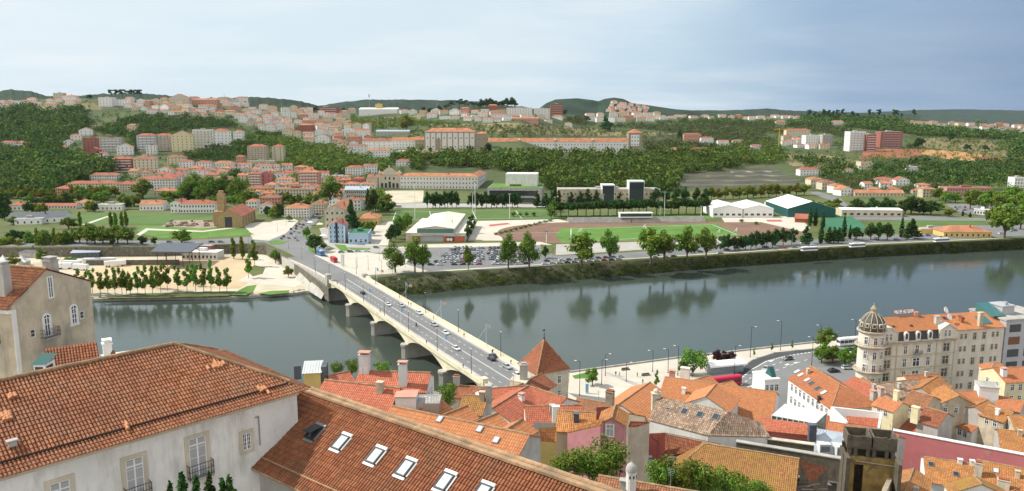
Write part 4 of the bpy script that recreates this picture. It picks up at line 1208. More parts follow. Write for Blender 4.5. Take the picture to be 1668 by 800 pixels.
def shed_skylight(H, px, py, w=.4, h=.55, mat='glass'):
 p = H.Mi @ plane_pt(px, py, H.pl, H.nn); q = H.nn.to_track_quat('Z', 'Y').to_matrix().to_4x4(); M = Matrix.Translation(p) @ q
 f = MB(); f.box(-w - .09, w + .09, -h - .09, h + .09, 0, .16, M=M); o = obj('skylight', f, 'grey_metal', H.roof)
 g = MB(); g.box(-w, w, -h, h, .162, .18, M=M); obj('pane', g, mat, o)
def block(name, label, cat, x0x1, py, t, depth, h, mat, yaw=0, top=None, sink=0):
 """upright box whose front top edge is seen between two x at height line py"""
 a = PT(x0x1[0], py, t); b = PT(x0x1[1], py, t)
 w = (b - a).length; c = (a + b) / 2
 r = thing(name, label, cat, (c.x, c.y, c.z - h), yaw + math.atan2(b.y - a.y, b.x - a.x))
 mb = MB(); mb.box(-w / 2, w / 2, 0, depth, 0, h); obj('wall', mb, mat, r)
 return r, w
# --- below the skylight house
H = gable('white house with a long red tile roof and tall white chimneys', Z5(620, 146), Z5(1000, 157), 117, 3.4, 3.2, .48, 'clean_white', 'tile_red', drop=6)
roof_chimney(H, *Z5(648, 150), 1.5, 1.0, 2.6, 'white_plaster'); roof_chimney(H, *Z5(856, 222), 1.2, .8, 3.1, 'clean_white')
facade(H, 'b', 1, 2, .9, 1.3)
H = gable('red tiled house directly behind the ridge of the skylight roof', Z5(435, 196), Z5(835, 240), 104, 3.8, 2.6, .5, 'white_plaster', 'tile_red', drop=5)
r, w = block('terrace', 'white walled roof terrace with a grey railing beside the red tiled house', 'terrace', (Z5(812, 0)[0], Z5(925, 0)[0]), Z5(0, 292)[1], 100, 2.5, 4.5, 'clean_white')
mb = MB(); mb.box(-w / 2 - .1, w / 2 + .1, -.15, 2.6, 4.5, 4.62); obj('coping', mb, 'salmon', r)
mb = MB(); mb.box(w / 2 + .02, w / 2 + 3.0, .2, 3.5, 0, 3.6); obj('floor', mb, 'concrete', r)
mb = MB()
for i in range(14): mb.tube((w / 2 + .1 + i * .21, .25, 3.6), (w / 2 + .1 + i * .21, .25, 4.7), .02, n=5)
mb.tube((w / 2 + .1, .25, 4.7), (w / 2 + 2.9, .25, 4.7), .03, n=5); obj('railing', mb, 'grey_metal', r)
r, w = block('roof_cabin', 'ochre yellow rooftop cabin with a ribbed pale metal roof', 'cabin', Z5(315, 0)[:1] + Z5(405, 0)[:1], Z5(0, 160)[1], 120, 3.2, 4, 'yellow_plaster', .15)
mb = MB(); mb.poly([(-w / 2 - .2, -.2, 4.05), (w / 2 + .2, -.2, 4.05), (w / 2 + .2, 3.5, 4.9), (-w / 2 - .2, 3.5, 4.9)])
for i in range(7): x = -w / 2 + w * i / 6; mb.poly([(x - .04, -.2, 4.13), (x + .04, -.2, 4.13), (x + .04, 3.5, 4.98), (x - .04, 3.5, 4.98)])
obj('roof', mb, 'zinc_white', r)
mb = MB(); mb.box(w / 2 + .05, w / 2 + .9, .5, 3.4, 2.2, 4.75); obj('side_panel', mb, 'slate', r)
r, w = block('roof_hatch', 'small dark rooftop hatch above the white mansion hip', 'hatch', Z5(262, 0)[:1] + Z5(300, 0)[:1], Z5(0, 122)[1], 100, 1, 1.8, 'slate', .3)
gable('small red tiled roof beside the ochre rooftop cabin', Z5(452, 172), Z5(560, 150), 122, 2.2, 2, .45, 'white_plaster', 'tile_red', drop=4)
H = gable('bright orange tiled terrace house with a pale gable end behind the skylight roof', Z5(800, 338), Z5(1538, 492), 95, 3.0, 3.3, .47, 'grey_plaster', 'tile_bright', drop=6)
for q in ((1055, 412), (1272, 466), (1362, 525)): skylight(H, *Z5(*q), .28, .4)
for k, (a, b) in enumerate((((955, 352), (1062, 303)), ((1078, 385), (1200, 338)), ((1248, 425), (1367, 378)), ((1418, 465), (1502, 410)))):
 gable('small orange cross gable with white side wall, %s of the four' % ('leftmost', 'second from left', 'third from left', 'rightmost')[k], Z5(*a), Z5(*b), 102 - k * 2.5, 1.9, 1.7, .5, 'clean_white', 'tile_bright', drop=4, name='cross_gable', cat='roof gable', group='orange cross gables behind the terrace house')
H = gable('mossy ochre tiled house with a grey chimney wall', Z5(1185, 277), Z5(1312, 287), 124, 3.3, 3, .5, 'grey_plaster', 'tile_moss', drop=6)
roof_chimney(H, *Z5(1322, 300), .8, 1.0, 2.2, 'concrete', cap=None)
H = gable('brown tiled row house in front of the bridge end', Z5(1100, 220), Z5(1305, 236), 165, 3.2, 3, .45, 'old_cream', 'tile_brown', drop=8)
roof_chimney(H, *Z5(1146, 224), 1.3, .9, 1.9, 'grey_plaster', cap='pot')
H = gable('red hipped roof house with a broad left slope below the pyramid roof', (780, 634), (860, 628), 146, 6.5, 4, .42, 'white_plaster', 'tile_red', drop=8)
H = gable('red wing with a pale ridge pointing down towards the viewer', (860, 628.5), (803, 664), 137, 4.6, 4, .46, 'white_plaster', 'tile_red', drop=8)
H = gable('red tiled house with a small white dormer right of pale ridge', (862, 629), (922, 648), 140, 5.0, 3.5, .45, 'white_plaster', 'tile_red', drop=8)
roof_chimney(H, *Z6(99, 358), .8, .8, 2.6, 'clean_white');
H = gable('red tiled house with fine course lines beside the white chimney', Z6(120, 338), Z6(425, 332), 128, 3.6, 3, .45, 'white_plaster', 'tile_red', drop=8)
roof_chimney(H, *Z6(283, 428), 1.1, .7, 2.7, 'clean_white', cap=None)
H = gable('patched orange house with a dark flue left of pink house', Z6(300, 362), Z6(500, 374), 121, 3.8, 3, .42, 'cream_plaster', 'tile_patch', drop=8)
roof_chimney(H, *Z6(396, 420), .8, .8, 1.2, 'slate', cap=None)
shed('small bright orange lean-to left of the pink house', [[(Z6(195, 525), 51.8), (Z6(288, 532), 51.8), (Z6(288, 452), 53.8), (Z6(195, 458), 53.8)]], 'yellow_plaster', 'tile_bright', drop=6)
shed('grey roof terrace wall under the fine red roof', [[(Z6(165, 452), 52.2), (Z6(285, 462), 52.2), (Z6(285, 430), 53.4), (Z6(165, 425), 53.4)]], 'grey_plaster', 'zinc_roof', drop=4)
# the pink house
H = gable('pink gable house with a white framed window and orange roof', Z6(590, 398), Z6(607, 335), 114, 1.75, 1.75, .55, 'pink_plaster', 'tile_patch', drop=14)
side = 'a' if abs((H.M @ Vector((0, 0, H.h))).y) < abs((H.M @ Vector((H.L, 0, H.h))).y) else 'b'
wall_window(H, *Z6(578, 470), 1.05, 1.7, side, mat='curtain')
shed('low pink wing with an orange roof left of pink gable', [[(Z6(345, 482), 53.3), (Z6(528, 440), 56.0), (Z6(545, 405), 57.0), (Z6(402, 433), 55.0)]], 'pink_plaster', 'tile_patch', drop=12)
shed('red boxed attic with a ribbed brown roof behind the pink gable', [[(Z6(500, 375), 50.5), (Z6(592, 378), 50.5), (Z6(590, 342), 51.8), (Z6(505, 345), 51.8)]], 'red_plaster', 'tile_old', drop=5)
shed('tall beige party wall house with thin tile edge right of pink gable', [[(Z6(678, 448), 52.6), (Z6(778, 448), 52.6), (Z6(795, 425), 53.4), (Z6(690, 420), 53.4)]], 'pale_stone', 'tile_red', drop=10)
shed('patched orange slope behind the beige party wall', [[(Z6(655, 448), 46.0), (Z6(790, 435), 46.5), (Z6(770, 392), 49.0), (Z6(655, 372), 49.0)]], 'old_cream', 'tile_patch', drop=8)
H = gable('orange house with a dark stained right slope near the plaza', Z6(632, 324), Z6(796, 208), 158, 6.2, 4.2, .45, 'white_plaster', 'tile_bright', drop=12)
H = gable('old red roof house with a ruined brick chimney near the plaza', Z6(405, 293), Z6(592, 326), 152, 4.5, 3.5, .45, 'old_cream', 'tile_old', drop=10)
roof_chimney(H, *Z6(578, 322), 1.5, 1.1, 2.3, 'stone', cap='pot')
H = gable('large bright orange roofed hall behind the pale roof', Z6(880, 179), Z7(215, 261), 187, 11, 8, .44, 'white_plaster', 'tile_bright', drop=16)
roof_chimney(H, *Z6(985, 205), 2.2, 1.3, 3.6, 'white_plaster', far=True, cap=None); roof_chimney(H, *Z6(915, 187), 1.3, 1.0, 1.6, 'salmon', far=True)
facade(H, 'b', 2, 3, 1.1, 1.8)
gable('white fronted cross gable on the bright orange hall', Z6(1100, 284), Z6(1155, 219), 176, 5.2, 4.6, .5, 'white_plaster', 'tile_bright', drop=8, name='cross_gable', cat='roof gable')
# pale weathered roof
H = shed('old house with a pale weathered tile roof and four small skylights', [
 [(Z6(785, 412), 43.6), (Z6(1110, 497), 43.6), (Z6(1220, 366), 46.8), (Z6(835, 284), 46.8)],
 [(Z6(1110, 497), 43.6), (Z6(1450, 506), 43.0), (Z6(1402, 428), 44.6), (Z6(1220, 366), 46.8)]], 'white_plaster', 'tile_pale', drop=10)
for q in ((893, 345), (983, 368), (1066, 385), (1152, 397)): shed_skylight(H, *Z6(*q), .5, .6)
p = H.Mi @ PZ(*Z6(828, 322), 45.4); mb = MB(); mb.box(p.x - .8, p.x + .8, p.y - .6, p.y + .6, p.z - 1.5, p.z + 1.9); mb.box(p.x - .95, p.x + .95, p.y - .75, p.y + .75, p.z + 1.9, p.z + 2.1); mb.lathe([(.55, 2.1), (.6, 2.6), (.3, 2.9)], 8, 0, p)
obj('chimney', mb, 'pale_stone', H.roof)
H = shed('reddish brown roof with a lead hip below the pale weathered roof', [
 [(Z6(900, 604), 45.4), (Z6(1090, 600), 45.0), (Z6(1178, 543), 48), (Z6(880, 482), 48.3)],
 [(Z6(690, 615), 43.6), (Z6(770, 700), 42.2), (Z6(900, 604), 45.4), (Z6(880, 482), 48.3)]], 'white_plaster', 'tile_brown', drop=10)
mb = MB(); p = H.Mi @ PZ(*Z6(793, 640), 45.0); mb.box(p.x - .45, p.x + .45, p.y - .1, p.y + .9, p.z - .9, p.z + .7); dm = obj('dormer', mb, 'slate', H.roof)
mb = MB(); mb.box(p.x - .33, p.x + .33, p.y - .13, p.y - .102, p.z - .5, p.z + .5); obj('pane', mb, 'glass_lit', dm)
shed('small red tiled lean-to under the beige party wall', [[(Z6(772, 520), 47.5), (Z6(850, 535), 47.5), (Z6(882, 482), 49.0), (Z6(776, 488), 49.0)]], 'red_plaster', 'tile_red', drop=6)
H = gable('large mossy yellow and red tiled roof partly fallen in', Z6(1095, 541), Z7(335, 623), 122, 6.3, 5, .46, 'ruin_wall', 'tile_moss', extA=4, drop=8)
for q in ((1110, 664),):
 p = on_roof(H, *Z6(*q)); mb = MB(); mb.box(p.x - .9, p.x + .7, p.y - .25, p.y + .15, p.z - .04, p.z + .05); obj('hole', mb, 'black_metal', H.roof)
# collapsed corner with bare rafters
H2 = shed('collapsed dark red roof corner beside the mossy roof', [[(Z7(395, 750), 44.6), (Z7(500, 700), 44.6), (Z7(492, 672), 46), (Z7(345, 632), 48.4)]], 'ruin_wall', 'tile_brown', drop=6)
r = thing('rafter_pile', 'grey bare rafters and fallen laths in the collapsed roof hole', 'rafters', PZ(*Z7(320, 760), 44.5))
mb = MB(); rr = random.Random(5)
o0 = Vector(r.location)
for i in range(26):
 a = PZ(*Z7(rr.uniform(235, 340), rr.uniform(735, 800)), rr.uniform(43.5, 45.2)) - o0; b = a + Vector((rr.uniform(1.5, 4.5), rr.uniform(-1.5, 1.2), rr.uniform(-.8, .5)))
 mb.tube(a, b, .07, n=5)
obj('rafter', mb, 'wood_old', r)
mb = MB(); P = [PZ(*Z7(*q), 44.0) - o0 for q in ((225, 740), (390, 720), (420, 800), (230, 810))]; mb.poly(P[::-1]); obj('hole_shade_sheet', mb, 'ruin_wall', r)  # dark sheet standing in for the shade inside the roof hole
# bottom strip with the domed chimney
H = gable('low tiled roof in the bottom foreground carrying a domed chimney', Z6(525, 716), Z6(1060, 806), 87, 2.6, 2.4, .5, 'white_plaster', 'tile_old', drop=5)
p = Vector(PT(*Z6(694, 745), 86)); r = thing('domed_chimney', 'round white chimney turret with a grey dome', 'chimney', p - Vector((0, 0, 1)))
mb = MB(); mb.lathe([(.56, 0), (.56, 2.0), (.63, 2.05), (.63, 2.2)], 16); obj('shaft', mb, 'white_plaster', r)
mb = MB(); mb.lathe([(.65, 2.2), (.67, 2.3), (.62, 2.6), (.48, 2.9), (.26, 3.1), (.09, 3.2), (.07, 3.3)], 16); obj('dome', mb, 'concrete', r)
for a in (-115, -70, -25):
 mb = MB(); M = Matrix.Rotation(R(a), 4, 'Z'); mb.box(.52, .58, -.09, .09, 1.45, 1.8, M=M); obj('opening', mb, 'dark_paint', r)
# --- pyramid roof tower beside the bridge head
zt = 25.0
c = PT(886, 606, 236); c.z = 0
r = thing('pyramid_tower', 'cream building with a steep pyramid tile roof and weathervane by the bridge', 'tower', (c.x, c.y, 9), R(28))
mb = MB(); w = 5.4; mb.box(-w, w, -w, w, 0, zt - 9); obj('wall', mb, 'pale_stone', r)
rb = MB(); h0 = zt - 9; e = w + .55
ring = [(e, h0 - .1), (e * .74, h0 + 2.0), (.12, h0 + 8.6)]
cs = [(-1, -1), (1, -1), (1, 1), (-1, 1)]
for (r0, z0), (r1, z1) in zip(ring, ring[1:]):
 for i in range(4):
  a, b = cs[i], cs[(i + 1) % 4]
  P = [Vector((a[0] * r0, a[1] * r0, z0)), Vector((b[0] * r0, b[1] * r0, z0)), Vector((b[0] * r1, b[1] * r1, z1)), Vector((a[0] * r1, a[1] * r1, z1))]
  U = (P[1] - P[0]).normalized(); V = (P[3] - P[0]); V = (V - U * V.dot(U)).normalized()
  rb.poly(P, 0, [((q - P[0]).dot(U) + 40, (q - P[0]).dot(V) + 40 + z0) for q in P])
ro = obj('roof', rb, 'tile_brown', r)
mb = MB()
for a in cs: mb.tube((a[0] * e * .74, a[1] * e * .74, h0 + 2.02), (0, 0, h0 + 8.6), .14, n=6); mb.tube((a[0] * e, a[1] * e, h0 - .05), (a[0] * e * .74, a[1] * e * .74, h0 + 2.02), .14, n=6)
obj('ridge_cap', mb, 'ridge_mortar', ro)
mb = MB(); mb.lathe([(.22, h0 + 8.4), (.3, h0 + 8.9), (.12, h0 + 9.2), (.1, h0 + 9.9), (.22, h0 + 10.1), (.04, h0 + 10.4), (.03, h0 + 11.8)], 8); mb.box(-.5, .35, -.02, .02, h0 + 11.1, h0 + 11.5); obj('weathervane', mb, 'black_metal', ro)
mb = MB(); mb.box(-w - .15, w + .15, -w - .15, w + .15, h0 - .55, h0 - .12); obj('cornice', mb, 'pale_stone', r)
for i in range(2):
 for x in (-2.6, 2.2): window(r, x, -w, h0 - 4 - 4.5 * i, 1.1, 2.2)
 window(r, w, -1.5 + 3 * i, h0 - 6, 1.1, 2.6, math.pi / 2)
p = PT(855, 628, 205); mb = MB()
H = gable('dark brown tiled annex in front of the pyramid tower', Z6(60, 236), Z6(208, 160), 216, 4.8, 4, .5, 'pale_stone', 'tile_brown', drop=14)
H = shed('flat stone terrace house with a big stone chimney by the bridge pylon', [[(Z6(35, 195), 27.5), (Z6(120, 215), 27.5), (Z6(150, 185), 27.6), (Z6(60, 165), 27.6)]], 'pale_stone', 'pale_stone', drop=14)
p = H.Mi @ PZ(*Z6(110, 192), 27.5); mb = MB(); mb.box(p.x - 1.1, p.x + 1.1, p.y - .8, p.y + .8, p.z - 1, p.z + 4.1); mb.box(p.x - 1.3, p.x + 1.3, p.y - 1, p.y + 1, p.z + 4.1, p.z + 4.4); mb.box(p.x - .8, p.x + .8, p.y - .5, p.y + .5, p.z + 4.4, p.z + 4.9); obj('chimney', mb, 'concrete', H.roof)
# --- right-hand old town
H = gable('long white house whose orange roof has a row of skylights', Z7(405, 121), Z7(560, 218), 200, 6.2, 6.2, .5, 'clean_white', 'tile_new', extA=0, extB=7.5, drop=18)
near_side = 'n'
for q, lit in (((328, 152), 1), ((348, 170), 1), ((383, 197), 1), ((405, 215), 0), ((440, 243), 0), ((472, 266), 1)):
 pn = on_roof(H, *Z7(*q)); pf = on_roof(H, *Z7(*q), True)
 far = not (pn.y < 0.2 and pn.y > -H.wn - .3); skylight(H, *Z7(*q), .5, .75, far, 'painted_sky_glass' if lit else 'glass')
for sd in 'nf': facade(H, sd, 3, 9, 1.0, 1.9, .9, 3.4)
for sd in 'b': facade(H, sd, 2, 3, 1.0, 1.7, .9, 3.4)
roof_chimney(H, *Z7(447, 305), .7, .6, .9, 'dark_paint', far=(H.M.to_3x3() @ Vector((0, -1, 0))).x > 0, cap=None)
H = gable('narrow red tiled house with white chimneys right of long white house', Z8(725, 455), Z8(900, 548), 196, 3.0, 3.0, .5, 'white_plaster', 'tile_red', drop=14)
roof_chimney(H, *Z7(738, 318), 1.3, .9, 2.6, 'grey_plaster'); roof_chimney(H, *Z7(776, 318), 1.5, .9, 3.4, 'grey_plaster')
facade(H, 'n', 2, 4, .9, 1.4)
# zinc roof with a glazed front
zs = 36.0
H = shed('pale zinc roofed attic with a glazed green front', [[(Z7(190, 388), zs), (Z7(428, 432), zs), (Z7(492, 372), zs + 1.5), (Z7(262, 326), zs + 1.5)]], 'glass_green', 'zinc_white', drop=3)
mb = MB(); a = PZ(*Z7(190, 388), zs) - H.c; b = PZ(*Z7(428, 432), zs) - H.c
for i in range(9):
 p = a.lerp(b, i / 8); mb.box(p.x - .07, p.x + .07, p.y - .12, p.y + .05, p.z - 2.9, p.z)
obj('mullion', mb, 'white_paint', H.root)
shed('dark red attic wall with a red tiled lean-to under the zinc roof', [[(Z7(130, 470), 35), (Z7(435, 500), 35), (Z7(440, 440), 36.5), (Z7(130, 400), 36.5)]], 'red_plaster', 'tile_red', drop=6)
H = gable('orange tiled roof strip between blue zinc roof and walled red roof', Z7(500, 421), Z7(822, 472), 168, 3.2, 2.5, .45, 'white_plaster', 'tile_new', drop=8)
roof_chimney(H, *Z7(657, 490), 1.0, .8, .9, 'zinc_white', cap=None)
H = shed('blue grey standing seam zinc roof with two louvred dormers', [[(Z7(372, 580), 35), (Z7(590, 606), 35), (Z7(600, 486), 38.6), (Z7(425, 458), 38.6)]], 'grey_plaster', 'zinc_roof', drop=6)
P0 = [PZ(*Z7(372, 580), 35) - H.c, PZ(*Z7(590, 606), 35) - H.c, PZ(*Z7(600, 486), 38.6) - H.c, PZ(*Z7(425, 458), 38.6) - H.c]
mb = MB()
for i in range(1, 11):
 a = P0[0].lerp(P0[1], i / 11) + Vector((0, 0, .05)); b = P0[3].lerp(P0[2], i / 11) + Vector((0, 0, .05)); mb.tube(a, b, .05, n=4)
obj('seam', mb, 'zinc_roof', H.roof)
for q in ((475, 575), (568, 590)):
 p = H.Mi @ PZ(*Z7(*q), 35.6); mb = MB(); mb.box(p.x - 1.1, p.x + 1.1, p.y - .6, p.y + 2.2, p.z - .6, p.z + 1.3); d = obj('dormer', mb, 'zinc_white', H.roof)
 mb = MB(); mb.box(p.x - .9, p.x + .9, p.y - .64, p.y - .602, p.z - .2, p.z + .9); obj('pane', mb, 'glass_lit', d)
p = H.Mi @ PZ(*Z7(408, 500), 37.6); mb = MB(); mb.box(p.x - .7, p.x + .7, p.y - .5, p.y + .5, p.z - 1, p.z + 2.2); mb.box(p.x - .85, p.x + .85, p.y - .65, p.y + .65, p.z + 2.2, p.z + 2.45); obj('chimney', mb, 'slate', H.roof)
# white walled roof
zs = 33
a, b = Z7(515, 345), Z7(785, 378)
H = shed('red roof sunk behind white parapet walls of a terrace house', [[(Z7(600, 428), zs), (Z7(762, 452), zs), (Z7(785, 378), zs + 1.6), (Z7(590, 350), zs + 1.6)]], 'clean_white', 'tile_red', drop=8)
for (u, v) in (((515, 342), (785, 372)), ((785, 372), (770, 455)), ((515, 342), (600, 425))):
 mb = MB(); p = PZ(*Z7(*u), zs + 2.4) - H.c; q = PZ(*Z7(*v), (zs + 2.4) if v != (770, 455) and v != (600, 425) else zs + 1.0) - H.c
 e = Vector((q.x - p.x, q.y - p.y, 0)).normalized(); n = Vector((-e.y, e.x, 0)) * .22
 for s in (1, -1): mb.poly([p + n * s - Vector((0, 0, 5)), q + n * s - Vector((0, 0, 5)), q + n * s, p + n * s])
 mb.poly([p + n, q + n, q - n, p - n]); mb.poly([q + n, q - n, q - n - Vector((0, 0, 5)), q + n - Vector((0, 0, 5))]); obj('parapet', mb, 'clean_white', H.root)
# stone wall across
def wallrun(label, a, b, z, h, mat, th=.6, name='stone_wall', coping=None):
 p = PZ(*a, z); q = PZ(*b, z); d = q - p; L = d.length
 r = thing(name, label, 'wall', (p.x, p.y, z - h), math.atan2(d.y, d.x))
 mb = MB(); mb.box(0, L, -th / 2, th / 2, 0, h); obj('wall', mb, mat, r)
 if coping: mb = MB(); mb.box(-.1, L + .1, -th / 2 - .12, th / 2 + .12, h, h + .16); obj('coping', mb, coping, r)
 return r, L
wallrun('mossy old stone wall across the houses left of the ruin', Z7(0, 530), Z7(562, 622), 44.5, 4, 'ruin_wall', .8, coping='concrete')
wallrun('shorter pale topped stone wall in front of the red attic', Z7(150, 512), Z7(420, 548), 42.5, 3, 'ruin_wall', .9, coping='pale_stone')
# wine red party wall with white coping
wallrun('long wine red party wall with a white coping strip', Z7(852, 469), Z7(1680, 624), 28.5, 11, 'wine_wall', 1.0, 'party_wall', 'clean_white')
# the ruin
o0 = PT(*Z7(590, 640), 140); o1 = PT(*Z7(862, 660), 138)
d = o1 - o0; d.z = 0; L = d.length
r = thing('ruined_house', 'roofless ruin with ochre walls, a window hole and concrete troughs', 'ruin', (o0.x, o0.y, o0.z - 12), math.atan2(d.y, d.x))
mb = MB()
H0 = 12 + 1.2
wx0 = L * .19; wx1 = L * .37
mb.box(0, wx0, 0, .5, 0, H0); mb.box(wx1, L, 0, .5, 0, H0); mb.box(wx0, wx1, 0, .5, H0 - 1.5, H0); mb.box(wx0, wx1, 0, .5, 0, H0 - 7.0)
obj('wall', mb, 'ochre_ruin', r)
mb = MB(); mb.box(-.3, .35, -2.5, 0, 0, H0 + .6); mb.box(L - .2, L + .4, -3.0, 0, 0, H0 + .4); mb.box(0, L, 4.0, 4.5, 0, H0 + 1); mb.box(-.3, .3, .5, 4.5, 0, H0); mb.box(L - .3, L + .3, .5, 4.5, 0, H0)
obj('side_wall', mb, 'ruin_wall', r)
mb = MB()
for i in range(8):
 x = L * (i + .5) / 8
 if i not in (2, 5): mb.box(x - .3, x + .3, .0, .45, H0 + .003, H0 + 1.5)
mb.box(0, L, -.1, .6, H0 + 1.5, H0 + 1.8); obj('pillar', mb, 'ruin_wall', r)
zt_ = H0 + 1.8
for x0, x1 in ((0, L * .49), (L * .52, L)):
 mb = MB(); mb.box(x0, x1, -.2, 4.0, zt_, zt_ + .25)
 for i in range(7): mb.box(x0 + (x1 - x0) * i / 7, x0 + (x1 - x0) * (i + 1) / 7, -.2 + rr.uniform(-.03, .03), .1, zt_ + .25, zt_ + rr.uniform(1.75, 2.3))
 mb.box(x0, x1, 3.7, 4, zt_ + .25, zt_ + 2.2); mb.box(x0, x0 + .3, .1, 3.7, zt_ + .25, zt_ + 2.2); mb.box(x1 - .3, x1, .1, 3.7, zt_ + .25, zt_ + 2.2)
 obj('trough', mb, 'ruin_wall', r)
mb = MB(); mb.tube((-.2, -.4, H0 - .6), (L, -.5, H0 - 1.1), .14, n=6); mb.tube((L * .45, -.3, H0 - 2.5), (L * .62, -.3, H0 - .9), .09, n=6); obj('beam', mb, 'wood_old', r)
wallrun('crumbling brick wall stub on the right of the ruin', Z7(850, 690), Z7(800, 800), 36, 6, 'stone', .8)
# little houses right of the white-walled terrace, a list: label, ridge ends, distance, widths, slope, wall, roof, drop, side windows
SMALL = [
 ('house with a broken pale brown roof below the hotel', Z8(862, 494), Z8(1068, 470), 205, 5, 4, .42, 'old_cream', 'tile_pale', 9, 'n'),
 ('ochre orange roofed house below the hotel windows', Z8(1092, 516), Z8(1186, 455), 203, 3.6, 3.4, .5, 'grey_plaster', 'tile_patch', 9, ''),
 ('grey gabled house with an ochre roof and brown shutter', Z8(1222, 503), Z8(1304, 562), 195, 5.2, 4.6, .5, 'old_cream', 'tile_patch', 9, 'b'),
 ('house with a faded brown roof and half timbered gable', Z8(1045, 533), Z8(1168, 566), 190, 4.5, 4, .45, 'old_cream', 'tile_old', 9, 'n'),
 ('pale yellow house with an orange roof beside yellow chimneys', Z8(872, 562), Z8(990, 600), 185, 3.4, 3, .42, 'pale_yellow', 'tile_new', 9, 'n'),
 ('shadowed dark red roof house left of the wine wall', Z7(790, 352), Z7(1022, 462), 186, 3.6, 3.5, .45, 'white_plaster', 'tile_red', 8, ''),
 ('brown roofed house behind the yellow chimney', Z8(1122, 626), Z8(1240, 658), 180, 4.5, 4, .45, 'grey_plaster', 'tile_brown', 8, ''),
 ('small orange roof house left of white tower block', Z7(1195, 257), Z7(1325, 256), 200, 3.6, 3, .4, 'white_plaster', 'tile_new', 9, 'n'),
 ('small orange roof house in front of white tower block', Z7(1290, 338), Z7(1362, 304), 192, 3.0, 3, .45, 'grey_plaster', 'tile_patch', 9, 'b'),
 ('orange brown roof house at the right below cream house', Z7(1425, 283), Z7(1560, 312), 196, 3.6, 3.4, .45, 'grey_plaster', 'tile_new', 9, 'n'),
 ('grey house with dark windows and stained orange roof', Z7(1365, 330), Z7(1500, 372), 188, 3.6, 3.6, .45, 'old_cream', 'tile_patch', 9, 'n'),
 ('ochre orange roofed house at the right picture edge', Z7(1480, 385), Z7(1640, 398), 183, 4.4, 4, .42, 'old_cream', 'tile_patch', 9, ''),
 ('wide ochre tiled roof above the wine red wall', Z7(1418, 462), Z7(1640, 492), 172, 6.0, 3, .42, 'grey_plaster', 'tile_patch', 8, ''),
 ('ochre tiled house with two white vents below the wine wall', Z7(1018, 613), Z7(1292, 652), 158, 6.0, 4, .42, 'clean_white', 'tile_patch', 8, ''),
 ('ochre tiled house with a stone chimney at the lower right', Z7(1308, 630), Z7(1640, 694), 154, 6.5, 4, .42, 'white_plaster', 'tile_patch', 8, ''),
 ('bottom edge hipped ochre roof with a pale ridge', Z7(1288, 716), Z7(1330, 760), 146, 5.0, 5.0, .42, 'white_plaster', 'tile_moss', 8, ''),
 ('narrow ochre roof with blue white gable beside the ruin', Z7(962, 676), Z7(905, 830), 142, 3.0, 2.2, .48, 'clean_white', 'tile_patch', 8, ''),
 ('tiled roof corner at the lower right picture edge', Z7(1500, 800), Z7(1600, 740), 150, 4.0, 4.0, .42, 'white_plaster', 'tile_new', 8, ''),
 ('low brown roof between the white walled terrace and wine wall', Z7(800, 470), Z7(880, 500), 170, 3.0, 2.4, .42, 'grey_plaster', 'tile_old', 8, ''),
 ('red brown roof behind the zinc roofed attic', Z7(320, 370), Z7(500, 392), 186, 4.0, 3.4, .42, 'white_plaster', 'tile_red', 8, ''),
 ('dull orange roof at the foot of the hotel', Z8(1000, 450), Z8(1190, 440), 214, 3.0, 3.0, .42, 'cream_plaster', 'tile_new', 9, ''),
 ('dull red roof filling the lane below the hotel', Z7(690, 180), Z7(760, 235), 212, 3.5, 3.5, .45, 'white_plaster', 'tile_old', 9, ''),
]
for (lab, a, b, t, wn, wf, tn, wl, rf, dr, sides) in SMALL:
 H = gable(lab, a, b, t, wn, wf, tn, wl, rf, drop=dr + 3)
 for s_ in sides: facade(H, s_, 1, max(2, int((H.x1 - H.x0 if s_ in 'nf' else H.wn + H.wf) / 3)), .9, 1.3, .6)
 if 'white vents' in lab:
  for q in ((1212, 648), (1278, 655)): roof_chimney(H, *Z7(*q), .8, .7, .8, 'clean_white', cap=None)
  for q in ((1055, 655), (1190, 708)): skylight(H, *Z7(*q), .45, .5, mat='glass')
 if 'stone chimney' in lab:
  roof_chimney(H, *Z7(1308, 715), 1.3, 1.0, 2.6, 'pale_stone', cap='pot'); roof_chimney(H, *Z7(1445, 790), 2.0, 1.2, 1.9, 'pale_stone', cap='pot')
  skylight(H, *Z7(1408, 690), .4, .5)
 if 'yellow chimneys' in lab:
  roof_chimney(H, *Z8(955, 585), 1.1, .9, 2.2, 'pale_yellow', cap=None)
 if 'behind the yellow chimney' in lab:
  roof_chimney(H, *Z8(1060, 700), 1.6, 1.2, 3.2, 'pale_yellow', cap=None)
# white front house with orange double roof
H = gable('white house with a clean orange roof above the wine wall', Z7(1205, 352), Z7(1362, 411), 194, 5.2, 4.4, .42, 'clean_white', 'tile_new', drop=9)
facade(H, 'n', 1, 4, 1.0, 1.5, .7);
H = gable('cream house with orange roof and chimney at right edge', Z7(1392, 129), Z7(1640, 122), 208, 5, 4.5, .45, 'pale_yellow', 'tile_new', drop=12)
roof_chimney(H, *Z7(1448, 172), 1.3, 1.1, 1.6, 'clean_white'); facade(H, 'n', 2, 5, 1.0, 1.6, .8); facade(H, 'a', 1, 2, .9, 1.3)
gable('small orange hipped roof peeping over the cream house', Z7(1402, 103), Z7(1425, 104), 213, 3, 3, .5, 'cream_plaster', 'tile_new', extA=2.6, extB=2.6, drop=9)
r, w = block('white_block', 'plain white flat topped stair block among orange roofs', 'building', Z7(1325, 0)[:1] + Z7(1420, 0)[:1], Z7(0, 240)[1], 197, 5, 9, 'clean_white', R(-18))
mb = MB(); mb.box(-w / 2 - .15, w / 2 + .15, -.15, 5.15, 9, 9.2); obj('roof', mb, 'concrete', r)
